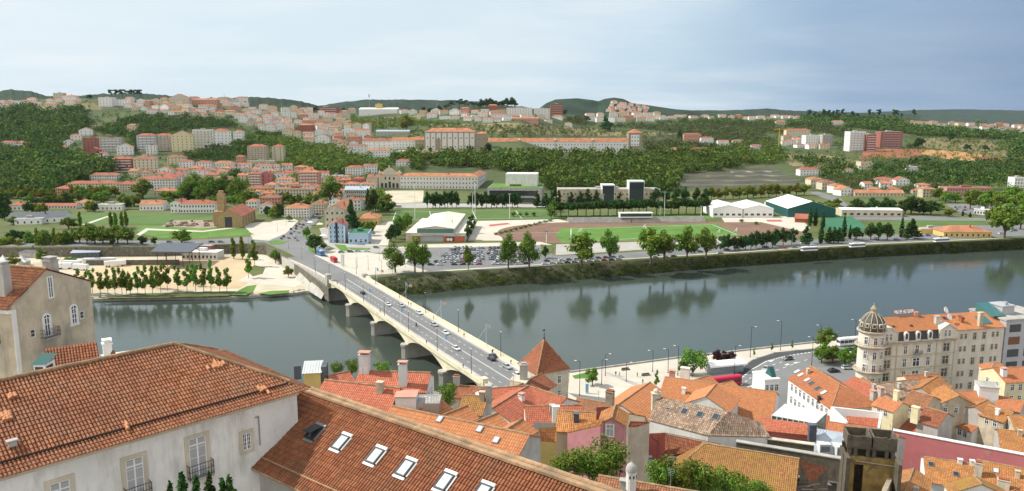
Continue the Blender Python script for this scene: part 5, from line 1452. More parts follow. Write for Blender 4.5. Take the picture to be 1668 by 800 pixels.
# street-side clutter behind the orange hall: green awning gable and a white front
r, w = block('shop_front', 'white ornate shop house with a dark green dormer by the street', 'house', Z7(150, 0)[:1] + Z7(235, 0)[:1], Z7(0, 200)[1], 214, 7, 9, 'clean_white', R(10))
mb = MB(); mb.box(-w / 2 - .2, w / 2 + .2, -.2, 7.2, 9, 9.5, 1); mb.poly([(w * .1, 1, 9.5), (w * .42, 1, 9.5), (w * .42, 3, 12), (w * .1, 3, 12)]); mb.poly([(w * .42, 5, 9.5), (w * .1, 5, 9.5), (w * .1, 3, 12), (w * .42, 3, 12)])
for s in (.1, .42): mb.poly([(s * w, 1, 9.5), (s * w, 5, 9.5), (s * w, 3, 12)])
obj('roof', mb, ['green_steel', 'clean_white'], r)
for i in range(3): window(r, -w / 3 + w / 3 * i, 0, 6, 1, 1.8)
gable('orange roofs corner behind the shop front', Z6(1195, 212), Z6(1245, 200), 222, 3, 3, .45, 'white_plaster', 'tile_bright', drop=9)
gable('little orange roof by the red tram stop', Z6(1060, 190), Z6(1120, 172), 226, 3, 3, .45, 'white_plaster', 'tile_bright', drop=9)
# ---------------------------------------------------------------- the riverside hotel with its domed corner
hL = PT(1436, 563, 224); hR = PT(1557, 554.5, 229.5)
hd = hR - hL; hd.z = 0; HL = hd.length; hrz = math.atan2(hd.y, hd.x)
HB = 9.0
ht = thing('grand_hotel', 'ornate cream hotel with a domed round corner tower and orange roof', 'hotel', (hL.x, hL.y, HB), hrz)
zc = 35.2 - HB; za = 38.2 - HB; HD = 13.5
HM_ = Matrix.Translation(Vector((hL.x, hL.y, HB))) @ Matrix.Rotation(hrz, 4, 'Z'); HMi = HM_.inverted()
def hx(px, py=560): return (HMi @ plane_pt(px, py, hL, HM_.to_3x3() @ Vector((0, -1, 0)))).x
basic('hotel_cream', (.66, .61, .52), .85, .12, .3, dirt=(.34, .29, .21), dirt_amt=.5, streak=True)
basic('hotel_trim', (.55, .49, .38), .85, .2, .6, dirt=(.25, .21, .15), dirt_amt=.6)
mb = MB(); mb.prism([(-1.5, 0), (HL, 0), (HL, HD), (4.2, HD)], 0, zc); obj('wall', mb, 'hotel_cream', ht)
mb = MB()
for z in (zc - .5, zc - 4.3, zc - 8.2, zc - 12.0, zc - 15.9): mb.box(-.5, HL + .12, -.18 - (.25 if z == zc - .5 else 0), -.003, z, z + .28)
mb.prism([(-.9, -.65), (HL + .15, -.65), (HL + .15, HD + .2), (4, HD + .2)], zc, zc + .3)
for x in (0.2, hx(1462), hx(1526), HL - .3): mb.box(x - .14, x + .14, -.12, -.002, 0, zc - .5)
obj('cornice', mb, 'hotel_trim', ht)
# attic: two gabled bays and a slate mansard with dormers
x1, x2 = hx(1462), hx(1529)
for a, b in ((.2, x1), (x2, HL)):
 mb = MB(); m_ = (a + b) / 2
 mb.poly([(a, -.05, zc + .3), (b, -.05, zc + .3), (b, -.05, za), (m_, -.05, za + 1.7), (a, -.05, za)])
 mb.poly([(b, -.05, zc + .3), (b, 6, zc + .3), (b, 6, za), (b, -.05, za)]); mb.poly([(a, -.05, za), (a, 6, za), (a, 6, zc + .3), (a, -.05, zc + .3)])
 for s, e in ((a, m_), (m_, b)):
  zs_, ze_ = (za, za + 1.7) if s == a else (za + 1.7, za)
  mb.poly([(s, -.25, zs_ + .02), (e, -.25, ze_ + .02), (e, 6, ze_ + .02), (s, 6, zs_ + .02)]); mb.poly([(s, -.25, zs_ - .3), (e, -.25, ze_ - .3), (e, -.25, ze_ + .02), (s, -.25, zs_ + .02)])
 obj('attic_bay', mb, 'hotel_cream', ht)
mb = MB(); mb.poly([(x1, .1, zc + .3), (x2, .1, zc + .3), (x2, .9, za - .1), (x1, .9, za - .1)]); obj('mansard', mb, 'dark_paint', ht)
for px in (1476.6, 1495.8, 1515):
 x = hx(px, 550); mb = MB()
 pts = [(x - .75, zc + .35), (x + .75, zc + .35), (x + .75, zc + 2.2)] + [(x + .75 * math.cos(a), zc + 2.2 + .75 * math.sin(a)) for a in [math.pi * i / 6 for i in range(1, 6)]] + [(x - .75, zc + 2.2)]
 f0 = [Vector((p[0], -.12, p[1])) for p in pts]; f1 = [Vector((p[0], 1.6, p[1])) for p in pts]
 mb.poly(f0)
 for i in range(len(pts)): j = (i + 1) % len(pts); mb.poly([f0[i], f1[i], f1[j], f0[j]])
 d = obj('dormer', mb, 'clean_white', ht); g = MB(); g.box(x - .4, x + .4, -.16, -.13, zc + .7, zc + 2.4); obj('pane', g, 'glass', d)
# roofs (the right-hand annexe shares the ridge line)
rb = MB(); zr = za + 2.7
slab(rb, [(x1 - 4.5, .5, za - .05), (HL + .2, .5, za - .05), (HL + .2, 7, zr), (x1 - .2, 7, zr)])
slab(rb, [(HL + .2, 13.8, za - .05), (x1, 13.8, za - .05), (x1 - .2, 7, zr), (HL + .2, 7, zr)])
slab(rb, [(x1, 13.8, za - .05), (x1 - 4.5, .5, za - .05), (x1 - .2, 7, zr)])
hroof = obj('roof', rb, 'tile_bright', ht)
mb = MB(); mb.prism([(x1 - 4, .9), (HL, .9), (HL, 13.4), (x1 + .5, 13.4)], zc, za - .3); obj('attic_wall', mb, 'hotel_cream', ht)
# the windows
rows = [zc - 3.7, zc - 7.6, zc - 11.5, zc - 15.4, zc - 19.3]
for r_i, z in enumerate(rows):
 for px, pair in ((1447, 1), (1475.7, 0), (1494.6, 0), (1513.8, 0), (1541.8, 1)):
  x = hx(px)
  w_ = 2.3 if pair else 1.25
  if r_i >= 1 and px == 1494.6: w_ = 2.4
  o = window(ht, x, 0, z, w_, 2.35, 0, True, 'glass', 'hotel_trim' if pair else 'clean_white')
  mb = MB(); mb.box(x - w_ / 2 - .3, x + w_ / 2 + .3, -.22, -.005, z + 2.55, z + 2.8)
  if pair: mb.box(x - .08, x + .08, -.1, -.02, z, z + 2.35)
  obj('window_hood', mb, 'hotel_trim', ht)
for px in (1447, 1541.8):
 window(ht, hx(px) - .7, -.05, zc + .75, .8, 1.9); window(ht, hx(px) + .7, -.05, zc + .75, .8, 1.9)
x = hx(1494.6); bal = balcony(ht, x - 1.3, x + 1.3, rows[0] - .1, 0, .9, 1.0)
# dome tower
tc_ = HMi @ PT(1419, 560, 224.0); tx, ty = tc_.x, tc_.y
mb = MB(); mb.lathe([(3.55, 0), (3.55, zc + 3.9)], 24, 0, (tx, ty, 0)); obj('corner_tower', mb, 'hotel_cream', ht)
for z, o_ in ((zc - .3, .8), (zc - 7.8, .75), (zc - 15.5, .6), (zc + 3.9, .4)):
 mb = MB(); mb.lathe([(3.7, z - .5), (3.75 + o_, z), (3.75 + o_, z + .3), (3.7, z + .32)], 24, 0, (tx, ty, 0), False)
 obj('cornice', mb, 'hotel_trim', ht)
for r_i, z in enumerate([zc + .5] + rows):
 for a in (-150, -110, -75, -35):
  A_ = R(a) ; window(ht, tx + 3.56 * math.cos(A_), ty + 3.56 * math.sin(A_), z, 1.0, 2.1, A_ + math.pi / 2)
for z in (zc, zc - 7.5):
 mb = MB()
 for i in range(40):
  a = 2 * math.pi * i / 40; mb.tube((tx + 4.4 * math.cos(a), ty + 4.4 * math.sin(a), z), (tx + 4.4 * math.cos(a), ty + 4.4 * math.sin(a), z + .9), .035, n=4)
  b = 2 * math.pi * (i + 1) / 40; mb.tube((tx + 4.4 * math.cos(a), ty + 4.4 * math.sin(a), z + .9), (tx + 4.4 * math.cos(b), ty + 4.4 * math.sin(b), z + .9), .04, n=4)
 obj('railing', mb, 'rust', ht)
zd = zc + 4.3
basic('dome_slate', (.085, .08, .07), .7, .35, .8, dirt=(.20, .16, .07), dirt_amt=.6)
prof = [(3.4, 0), (3.5, 1.0), (3.35, 1.9), (2.95, 2.9), (2.3, 3.8), (1.6, 4.5), (1.0, 4.9)]
mb = MB(); mb.lathe([(r_, z + zd) for r_, z in prof], 24, 0, (tx, ty, 0)); dm = obj('dome', mb, 'dome_slate', ht)
for k in range(12):
 mb = MB(); a = 2 * math.pi * (k + .5) / 12
 for (r0, z0), (r1, z1) in zip(prof, prof[1:]):
  mb.tube((tx + (r0 + .06) * math.cos(a), ty + (r0 + .06) * math.sin(a), zd + z0), (tx + (r1 + .06) * math.cos(a), ty + (r1 + .06) * math.sin(a), zd + z1), .1, n=5)
 obj('dome_rib', mb, 'hotel_trim', dm)
for k in range(12):
 a = 2 * math.pi * k / 12; M = Matrix.Translation(Vector((tx, ty, zd + 1.75))) @ Matrix.Rotation(a, 4, 'Z')
 mb = MB(); mb.box(3.2, 3.62, -.5, .5, -.75, .55, M=M); f = obj('dome_window', mb, 'pale_stone', dm)
 mb = MB(); mb.box(3.62, 3.65, -.32, .32, -.55, .3, M=M); obj('pane', mb, 'dark_paint', f)
mb = MB(); mb.lathe([(1.1, zd + 4.8), (1.2, zd + 5.0), (.8, zd + 5.1), (.75, zd + 5.8), (1.0, zd + 5.95), (.65, zd + 6.5), (.25, zd + 7.0), (.1, zd + 7.2), (.18, zd + 7.4), (.04, zd + 7.9)], 12, 0, (tx, ty, 0)); obj('lantern', mb, 'stone', dm)
# rooftop clutter
def hroof_pt(px, py):
 nn = Vector((0, -(zr - za), 6.5)).normalized(); return HMi @ plane_pt(px, py, HM_ @ Vector((0, .5, za)), HM_.to_3x3() @ nn)
for px, py, w_, h_, mt in ((1526, 527, 1.5, 2.2, 'grey_plaster'), (1491, 514, 1.4, 1.0, 'salmon'), (1566, 523, .8, 1.2, 'rust')):
 p = hroof_pt(px, py); mb = MB(); mb.box(p.x - w_ / 2, p.x + w_ / 2, p.y - .5, p.y + .5, p.z - .4, p.z + h_); mb.box(p.x - w_ / 2 - .1, p.x + w_ / 2 + .1, p.y - .6, p.y + .6, p.z + h_, p.z + h_ + .15); obj('chimney', mb, mt, hroof)
for px, py in ((1538, 508), (1544, 519)):
 p = HM_ @ hroof_pt(px, py + 4); d = thing('satellite_dish', 'round white satellite dish on the orange hotel roof', 'satellite dish', p, 0, None, True)
 mb = MB(); mb.tube((0, 0, -.6), (0, 0, 1.1), .06, n=6); obj('mast', mb, 'grey_metal', d)
 mb = MB(); mb.lathe([(.05, 0), (.6, .1), (.95, .3), (1.1, .5)], 16, closed_top=False); mb.xf(Matrix.Translation(Vector((0, -.1, 1.3))) @ Matrix.Rotation(R(60), 4, 'X') @ Matrix.Rotation(R(35), 4, 'Y')); obj('dish', mb, 'white_paint', d)
for px, py in ((1455, 532), (1484, 531)):
 p = hroof_pt(px, py); mb = MB(); mb.box(p.x - .35, p.x + .35, p.y - .3, p.y + .3, p.z - .1, p.z + .3); obj('roof_vent', mb, 'dark_paint', hroof)
# roof sign
def text_mesh(txt, size, ext, name):
 cu = bpy.data.curves.new(name, 'FONT'); cu.body = txt; cu.size = size; cu.extrude = ext; cu.space_character = 1.1
 o = bpy.data.objects.new(name, cu); C.objects.link(o)
 bpy.context.view_layer.update()
 me = bpy.data.meshes.new_from_object(o.evaluated_get(bpy.context.evaluated_depsgraph_get()))
 bpy.data.objects.remove(o); bpy.data.curves.remove(cu); me.name = name
 return me
sp_ = PT(1456, 520, 232); se_ = PT(1488, 512, 233.5); sd = se_ - sp_; sd.z = 0; SLn = sd.length
sg = thing('roof_sign', 'metal frame sign reading HOTEL ASTORIA standing on the hotel roof', 'sign', sp_ - Vector((0, 0, .5)), math.atan2(sd.y, sd.x))
me = text_mesh('HOTEL ASTORIA', 1.55, .06, 'lettering')
wd = max(v.co.x for v in me.vertices)
for v in me.vertices: v.co = Vector((v.co.x * SLn / wd, -v.co.z, v.co.y * 1.15 + 2.0))
me.materials.append(MATS['white_paint']); obj('lettering', me, None, sg)
mb = MB()
for z in (1.9, 3.4): mb.tube((-.1, .12, z), (SLn + .1, .12, z), .06, n=6)
for i in range(6): x = SLn * i / 5; mb.tube((x, .12, -1), (x, .12, 3.5), .06, n=6); mb.tube((x, .12, 3.2), (x, 1.6, -1), .05, n=6)
obj('frame', mb, 'rust', sg)
# --- plain annexe to the right
ax0, ax1 = HL + .02, hx(1635)
an = thing('annexe_building', 'plain cream annexe with small paired windows right of the domed hotel', 'building', HM_ @ Vector((ax0, .35, 0)), hrz)
AW_ = ax1 - ax0; aze = 37.7 - HB
mb = MB(); mb.box(0, AW_, 0, 13, 0, aze); obj('wall', mb, 'hotel_cream', an)
rb = MB(); slab(rb, [(0, -.4, aze - .1), (AW_, -.4, aze - .1), (AW_, 6.6, aze + 3.1), (0, 6.6, aze + 3.1)]); slab(rb, [(AW_, 13.4, aze - .1), (0, 13.4, aze - .1), (0, 6.6, aze + 3.1), (AW_, 6.6, aze + 3.1)])
aro = obj('roof', rb, 'tile_bright', an)
mb = MB(); mb.poly([(AW_, 0, aze - .2), (AW_, 13, aze - .2), (AW_, 6.5, aze + 2.9)]); mb.box(AW_ - .05, AW_ + .3, -.5, 13.5, aze - .3, aze - .12); obj('gable', mb, 'hotel_cream', an)
for k in range(6):
 z = aze - 3.0 - 3.85 * k
 for px, kind in ((1566.5, 0), (1573.5, 0), (1588, 1), (1603, 1), (1617.5, 0), (1624.5, 0)):
  x = hx(px) - ax0; window(an, x, 0, z - (.4 if kind else 0), 1.15 if kind else .75, 2.0 if kind else 1.5, 0, True, 'glass', 'hotel_trim')
for px, py, w_, h_ in ((1598, 530, 1.0, 4.2),):
 q = hx(px) - ax0; mb = MB(); mb.box(q - .6, q + .6, .4, 1.3, aze - .5, aze + 4.3); mb.box(q - .75, q + .75, .25, 1.45, aze + 4.3, aze + 4.6); obj('chimney', mb, 'old_cream', aro)
for px, py, w_, mt in ((1583, 511, 1.2, 'glass'), (1556, 513, 1.2, 'glass')):
 q = hx(px) - ax0; y_ = 4.6; z_ = aze + 4.6 * .45 + .05; mb = MB(); M = Matrix.Translation(Vector((q, y_, z_))) @ Matrix.Rotation(math.atan(.45), 4, 'X'); mb.box(-.7, .7, -.8, .8, 0, .2, M=M); s_ = obj('skylight', mb, 'dark_paint', aro); mb = MB(); mb.box(-.55, .55, -.65, .65, .202, .22, M=M); obj('pane', mb, mt, s_)
q = hx(1612) - ax0; M = Matrix.Translation(Vector((q, 2.9, aze + 1.45))) @ Matrix.Rotation(math.atan(.45), 4, 'X'); mb = MB(); mb.box(-1.9, 1.9, -1.8, 1.8, 0, .2, M=M); s_ = obj('skylight', mb, 'grey_metal', aro); mb = MB(); mb.box(-1.75, 1.75, -1.65, 1.65, .202, .22, M=M); obj('pane', mb, 'glass_green', s_)
# --- grey office block at the picture edge
gb = thing('office_block', 'grey office block with wide dark window bands beside the hotel annexe', 'building', HM_ @ Vector((ax1 + .35, .2, 0)), hrz)
gz = 39.3 - HB
basic('office_grey', (.42, .42, .44), .7, .1, .4)
mb = MB(); mb.box(0, 18, 0, 14, 0, gz); obj('wall', mb, 'office_grey', gb)
mb = MB(); mb.box(-.25, 18.2, -.3, 14.2, gz, gz + .5); obj('roof', mb, 'concrete', gb)
for k in range(6):
 mb = MB(); mb.box(1.4, 5.5, -.04, -.003, gz - 3.6 - 3.9 * k, gz - 1.2 - 3.9 * k); mb.box(7.4, 12, -.04, -.003, gz - 3.6 - 3.9 * k, gz - 1.2 - 3.9 * k); obj('window', mb, 'glass' if k != 1 else 'shutter_brown', gb)
mb = MB(); mb.box(3.2, 7.6, 5, 10, gz + .5, gz + 3.0); mb.box(2.9, 7.9, 4.7, 10.3, gz + 3.0, gz + 3.3); mb.box(4.6, 5.6, 5.5, 6.5, gz + 3.3, gz + 4.3); obj('penthouse', mb, 'office_grey', gb)
mb = MB(); mb.poly([(-1.8, 3, gz + .8), (2.8, 3, gz + .8), (2.8, 10, gz + 3.4), (-1.8, 10, gz + 3.4)]); mb.poly([(-1.8, 3, gz + .3), (-1.8, 10, gz + .3), (-1.8, 10, gz + 3.4), (-1.8, 3, gz + .8)]); obj('glass_roof', mb, 'glass_green', gb)
# ---------------------------------------------------------------- buildings of the far bank
def fb(label, cat, px, py, wpx, hpx, dep=12, yaw=0, wall='clean_white', roof='hip', rmat='far_tile', rows=0, cols=0, srows=None, auto=True, tan=.42, name=None, ground=None, wmat='glass', bal=False, sink=8, ww=None):
 """a building whose front foot is seen at (px, py), wpx wide and hpx high to the eave"""
 p = G(px, py) if ground is None else PZ(px, py, ground)
 m = DEPTH(p) / F
 az = math.atan2(p.x, p.y)
 w = wpx * m; h = hpx * m
 rz = -az * .0 + R(yaw)
 r = thing(name or {'apartments': 'apartment_block', 'house': 'hillside_house'}.get(cat, cat.replace(' ', '_')), label, cat, p, rz, None, auto)
 mb = MB(); mb.box(-w / 2, w / 2, 0, dep, -sink, h)
 rb = MB(); o = min(.6, w * .05)
 if roof == 'flat':
  mb.box(-w / 2 - .2, w / 2 + .2, -.2, dep + .2, h, h + .5)
  rb.box(-w / 2 + .3, w / 2 - .3, .3, dep - .3, h + .5, h + .55)
  if w > 12: rb.box(-w * .12, w * .1, dep * .4, dep * .7, h + .55, h + 2.6)
 elif roof == 'hip':
  k = min(w, dep) / 2; rr_ = k * tan
  a, b = (Vector((-w / 2 + k, dep / 2, h + rr_)), Vector((w / 2 - k, dep / 2, h + rr_))) if w >= dep else (Vector((0, k, h + rr_)), Vector((0, dep - k, h + rr_)))
  c = [Vector((-w / 2 - o, -o, h)), Vector((w / 2 + o, -o, h)), Vector((w / 2 + o, dep + o, h)), Vector((-w / 2 - o, dep + o, h))]
  if w >= dep: rb.poly([c[0], c[1], b, a]); rb.poly([c[1], c[2], b]); rb.poly([c[2], c[3], a, b]); rb.poly([c[3], c[0], a])
  else: rb.poly([c[0], c[1], a]); rb.poly([c[1], c[2], b, a]); rb.poly([c[2], c[3], b]); rb.poly([c[3], c[0], a, b])
  rb.poly(c[::-1])
 elif roof == 'gable':
  z1 = h + dep / 2 * tan
  rb.poly([(-w / 2 - o, -o, h - o * tan), (w / 2 + o, -o, h - o * tan), (w / 2 + o, dep / 2, z1), (-w / 2 - o, dep / 2, z1)])
  rb.poly([(w / 2 + o, dep + o, h - o * tan), (-w / 2 - o, dep + o, h - o * tan), (-w / 2 - o, dep / 2, z1), (w / 2 + o, dep / 2, z1)])
  for s in (-1, 1): mb.poly([(s * w / 2, 0, h), (s * w / 2, dep, h), (s * w / 2, dep / 2, z1)])
 elif roof == 'gable_end':
  z1 = h + w / 2 * tan
  rb.poly([(-w / 2 - o, -o, h - o * tan), (0, -o, z1), (0, dep + o, z1), (-w / 2 - o, dep + o, h - o * tan)][::-1])
  rb.poly([(w / 2 + o, -o, h - o * tan), (0, -o, z1), (0, dep + o, z1), (w / 2 + o, dep + o, h - o * tan)])
  for y in (0, dep): mb.poly([(-w / 2, y, h), (w / 2, y, h), (0, y, z1)])
 obj('wall', mb, wall, r)
 if roof != 'flat' and w > 9 and hpx > 7:
  k_ = .35 if roof == 'gable_end' else .12
  rb.box(w * k_ - .5, w * k_ + .5, dep * .3, dep * .3 + .9, h, h + min(w, dep) * .5 * tan + 1.3)
 ro = obj('roof', rb, rmat if roof != 'flat' else (rmat if rmat != 'far_tile' else 'concrete'), r)
 ww_ = ww or 1.25
 for k in range(rows):
  z = h * (1 - (k + .78) / rows) if rows else 0
  wh = min(1.9, h / rows * .52)
  for c_ in range(cols):
   x = -w / 2 + w * (c_ + .5) / cols
   window(r, x, 0, z, min(ww_, w / cols * .62), wh, 0, False, wmat)
  for c_ in range(srows or 0):
   for sx, rz_ in ((1, math.pi / 2), (-1, -math.pi / 2)):
    if sx * (px - 834) < 0 and abs(yaw) < 14 or yaw * sx < -14: window(r, sx * w / 2, dep * (c_ + .5) / srows, z, 1.3, wh, rz_, False, wmat)
 if bal:
  for k in range(rows):
   z = h * (1 - (k + .86) / rows); b = MB(); b.box(-w * .42, w * .42, -1.1, -.01, z - .15, z + .85); obj('balcony', b, bal, r)
 return r, w, h, m
# --- named buildings
r, w, h, m = fb('long white convent by the river road with rows of small windows', 'convent', 715, 307.5, 128, 20, 15, -6, 'white_plaster', 'hip', 'far_tile', 3, 24, auto=False, tan=.5, name='convent')
mb = MB(); mb.box(w / 2 - 15, w / 2 - .03, 15.03, 75, -8, h - .02); obj('wing_wall', mb, 'white_plaster', r)
rb = MB()
for s in (0, 1):
 xo = w / 2 - 15.5 if s == 0 else w / 2 + .5
 q = [(xo, 14, h), (xo, 76, h), (w / 2 - 7.5, 70, h + 3.9), (w / 2 - 7.5, 8, h + 3.9)]
 rb.poly(q if s else q[::-1])
rb.poly([(w / 2 - 15.5, 76, h), (w / 2 + .5, 76, h), (w / 2 - 7.5, 70, h + 3.9)]); obj('wing_roof', rb, 'far_tile', r)
for k in range(3):
 for i in range(12): window(r, w / 2 - .03, 4 + 5.8 * i, h * (1 - (k + .78) / 3), 1.3, 1.9, math.pi / 2, False)
r, w, h, m = fb('pale stone convent church with a curved gable and arched porch', 'church', 635, 306.5, 35, 22, 16, -4, 'pale_stone', 'gable', 'far_tile', 0, 0, auto=False, name='convent_church')
mb = MB()
mb.poly([(-w * .30, -.4, h - 1)] + [(w * .30, -.4, h - 1)] + [(w * .30 * math.cos(a) ** 1.0, -.4, h + 9 * math.sin(a)) for a in [math.pi * i / 10 for i in range(0, 11)]])
mb.poly([(w * .30 * math.cos(a), .4, h + 9 * math.sin(a)) for a in [math.pi * i / 10 for i in range(10, -1, -1)]])
for i in range(10):
 a, b = math.pi * i / 10, math.pi * (i + 1) / 10; mb.poly([(w * .3 * math.cos(a), -.4, h + 9 * math.sin(a)), (w * .3 * math.cos(a), .4, h + 9 * math.sin(a)), (w * .3 * math.cos(b), .4, h + 9 * math.sin(b)), (w * .3 * math.cos(b), -.4, h + 9 * math.sin(b))])
mb.box(-1, 1, -.5, .5, h + 8.5, h + 12); obj('curved_gable', mb, 'pale_stone', r)
for i in range(5): window(r, w * (-.36 + .18 * i), 0, 0.4, 3.2, 6 + (2 if i == 2 else 0), 0, False, 'dark_paint')
for x in (-.2, .2, 0): window(r, w * x, 0, h * .62, 2, 3.6, 0, False)
for x in (-.47, .47): mb = MB(); mb.box(w * x - 1.4, w * x + 1.4, -.6, 2, 0, h + 3); mb.lathe([(1.3, h + 3), (.2, h + 6)], 6, 0, (w * x, .7, 0)); obj('pinnacle', mb, 'pale_stone', r)
fb('stone side chapel left of convent church', 'chapel', 607, 306, 17, 17, 16, -4, 'pale_stone', 'gable', 'far_tile_brown', 1, 2, auto=False)
r, w, h, m = fb('large hilltop monastery church with brown pilasters and orange roof', 'church', 733, 243, 82, 28, 28, -2, 'white_plaster', 'hip', 'far_tile', 2, 9, auto=False, tan=.5, name='monastery_church', ww=2.6)
mb = MB()
for i in range(10):
 x = -w / 2 + w * i / 9; mb.box(x - .9, x + .9, -.5, -.02, 0, h)
mb.box(-w / 2 - .5, w / 2 + .5, -.7, -.02, h - 1.6, h - .3); obj('pilaster', mb, 'stone', r)
mb = MB(); mb.box(-w * .29, -w * .19, -.9, -.52, 0, h * .6); obj('portal', mb, 'stone', r)
fb('stone chancel block with a low orange pyramid roof beside the monastery church', 'church', 784, 242, 18, 24, 20, 0, 'stone', 'hip', 'far_tile', 2, 2, auto=False, name='monastery_chancel')
r, w, h, m = fb('very long white hilltop monastery wing with an orange roof', 'monastery', 909, 245.5, 228, 14.5, 16, 0, 'clean_white', 'gable', 'far_tile', 2, 46, auto=False, tan=.9, name='monastery_wing', ww=1.7)
for x in (846.6, 904.5, 965):
 u = (x - 909) * m; mb = MB(); mb.box(u - 2.6, u + 2.6, -.5, 1, h - .5, h + 3.4); mb.lathe([(2.6, 0), (1.6, 2), (.5, 3)], 8, 0, (u, .3, h + 3.4)); mb.box(u - 1.3, u + 1.3, -.6, -.02, 0, h - .5); obj('ornate_gable', mb, 'pale_stone', r)
r, w, h, m = fb('square brown stone corner tower at the end of the monastery wing', 'tower', 1034, 247, 21.5, 30, 22, 0, 'stone', 'hip', 'far_tile', 0, 0, auto=False, tan=.7, name='monastery_tower')
mb = MB(); mb.box(-w * .32, w * .32, -.12, -.01, h * .3, h * .9); obj('plaster_panel', mb, 'clean_white', r)
for i in range(3):
 for k in range(3): window(r, (i - 1) * w * .22, -.13, h * (.34 + .2 * k), 2.0, 2.6, 0, False)
r, w, h, m = fb('low monastery outbuilding with a long red roof', 'outbuilding', 1118, 247, 68, 3.2, 12, 0, 'stone', 'gable', 'far_tile', auto=False, tan=.75)
for a in ((622, 243, 64, 13, 'far_tile_brown', 8), (660, 242.5, 42, 14, 'far_tile', 8), (684, 242, 15, 14.5, 'far_tile', 3)):
 fb('white arcaded monastery lodging left of church, %s' % ({622: 'leftmost with the brownish roof', 660: 'with the bright orange roof', 684: 'narrow stone one'}[a[0]]), 'monastery', a[0], a[1], a[2], a[3], 15, -2, 'white_plaster' if a[0] != 684 else 'stone', 'gable', a[4], 3, a[5], auto=False, tan=.75, name='monastery_lodging')
r, w, h, m = fb('white flat roofed pavilion hall on the hilltop', 'hall', 616, 187, 63, 9, 45, -3, 'clean_white', 'gable', 'white_roof', auto=False, tan=.2, name='hilltop_pavilion')
p = G(602, 187); t_ = thing('antenna_mast', 'tall lattice antenna mast in front of the white pavilion', 'mast', p)
mb = MB(); hh = 33 * DEPTH(p) / F; mb.tube((0, 0, 0), (0, 0, hh), .9, .35, 6); obj('mast', mb, 'grey_metal', t_); mb = MB(); mb.lathe([(1.5, hh * .86), (1.5, hh * .95)], 8); mb.box(-1.3, 1.3, -1.3, 1.3, hh * .97, hh); obj('antenna', mb, 'grey_metal', t_)
for px, py, hp in ((366, 163, 17), (712, 178, 20), (459, 170, 16)):
 p = G(px, max(py, interp(RIDGE, px) + .5)); t_ = thing('antenna_mast', 'thin antenna mast on the skyline', 'mast', p, 0, 'skyline masts', True); mb = MB(); mb.tube((0, 0, 0), (0, 0, hp * DEPTH(p) / F), .7, .3, 5); obj('mast', mb, 'grey_metal', t_)
fb('small yellow tank house peeping over the white pavilion', 'building', 617, 186.2, 11, 16.5, 10, 0, 'yellow_plaster', 'flat', auto=False)
r, w, h, m = fb('modern concert hall with a glazed front and grass roof', 'concert hall', 838, 331, 88, 24, 55, -5, 'concrete', 'flat', 'lawn', auto=False, name='concert_hall')
mb = MB(); mb.box(-w / 2 + 2, w / 2 - 6, -.06, -.01, h * .5, h * .85); mb.box(-w / 2 + 4, w / 2 - 8, -.06, -.01, h * .06, h * .36); obj('glazing', mb, 'glass', r)
mb = MB(); mb.box(-w * .2, w * .40, 22, 48, h + .6, h + 14); obj('stage_tower', mb, 'white_plaster', r)
r, w, h, m = fb('long beige stadium building with two dark glass boxes', 'building', 992, 331, 166, 22, 22, 0, 'old_cream', 'flat', auto=False, rows=2, cols=26, name='stadium_building')
for x0, x1, hh in ((980, 1000, 29), (1023.5, 1048, 35)):
 a, b = (x0 - 992) * m, (x1 - 992) * m; mb = MB(); mb.box(a, b, -3, 14, 0, hh * m); mb.box(a - .4, b + .4, -3.3, 14.3, hh * m, hh * m + .8); g = obj('glass_box', mb, 'white_paint', r); mb = MB(); mb.box(a + .4, b - .4, -3.06, -3.01, 1, hh * m - .4); obj('glazing', mb, 'glass', g)
for px, w_ in ((1185, 48), (1235, 48)):
 r, w, h, m = fb('white twin gabled exhibition hall, %s half' % ('left' if px < 1200 else 'right'), 'hall', px, 354.5, w_, 15, 46, -3, 'clean_white', 'gable_end', 'white_roof', 1, 5, auto=False, tan=.24, name='exhibition_hall', ww=3)
gable('dark green walled hall with a broad white roof', (1284, 316.5), (1323.5, 328), 745, 22, 22, .3, 'green_steel', 'white_roof', drop=30, name='green_hall', cat='hall', ridge=None)
# sports hall
r, w, h, m = fb('gabled sports hall with a cream roof and orange front panels', 'sports hall', 709.5, 394, 60, 22, 88, -2, 'pale_stone', 'gable_end', 'cream_roof', auto=False, tan=.14, name='sports_hall')
for s in (-1, 1):
 mb = MB(); x0, x1 = (w / 2 + .02, w / 2 + 8.5) if s > 0 else (-w / 2 - 8.5, -w / 2 - .02); mb.box(x0, x1, 1, 84, 0, h * .62); o_ = obj('side_aisle', mb, 'pale_stone', r)
 mb = MB(); mb.box(x0 - .3, x1 + .3, .6, 84.5, h * .62, h * .62 + .4); obj('aisle_roof', mb, 'cream_roof', o_)
mb = MB(); mb.box(-w * .5, w * .5, -.1, -.02, h * .66, h * .97); obj('glazing', mb, 'glass_green', r)
basic('orange_panel', (.52, .13, .06), .7, .15, .5)
for a, b in ((-.62, -.40), (.22, .78)): mb = MB(); mb.box(w * a, w * b, -1.6, .9, .3, h * .42); obj('orange_panel', mb, 'orange_panel', r)
mb = MB(); mb.box(w * .30, w * .52, -1.72, -1.62, 1.0, h * .38); pn = obj('dark_mural', mb, 'dark_paint', r)
for u in (.35, .43):
 mb = MB(); mb.lathe([(1.2, 0), (1.2, .03)], 14); mb.lathe([(.7, .031), (.7, .05)], 14); mb.xf(Matrix.Translation(Vector((w * u, -1.73, h * .21))) @ Matrix.Rotation(R(90), 4, 'X')); obj('mural_ring', mb, 'clean_white', pn)
mb = MB(); mb.box(-w * .40, w * .22, -1.2, -.03, .2, h * .5); obj('entrance_screen', mb, 'office_grey', r)
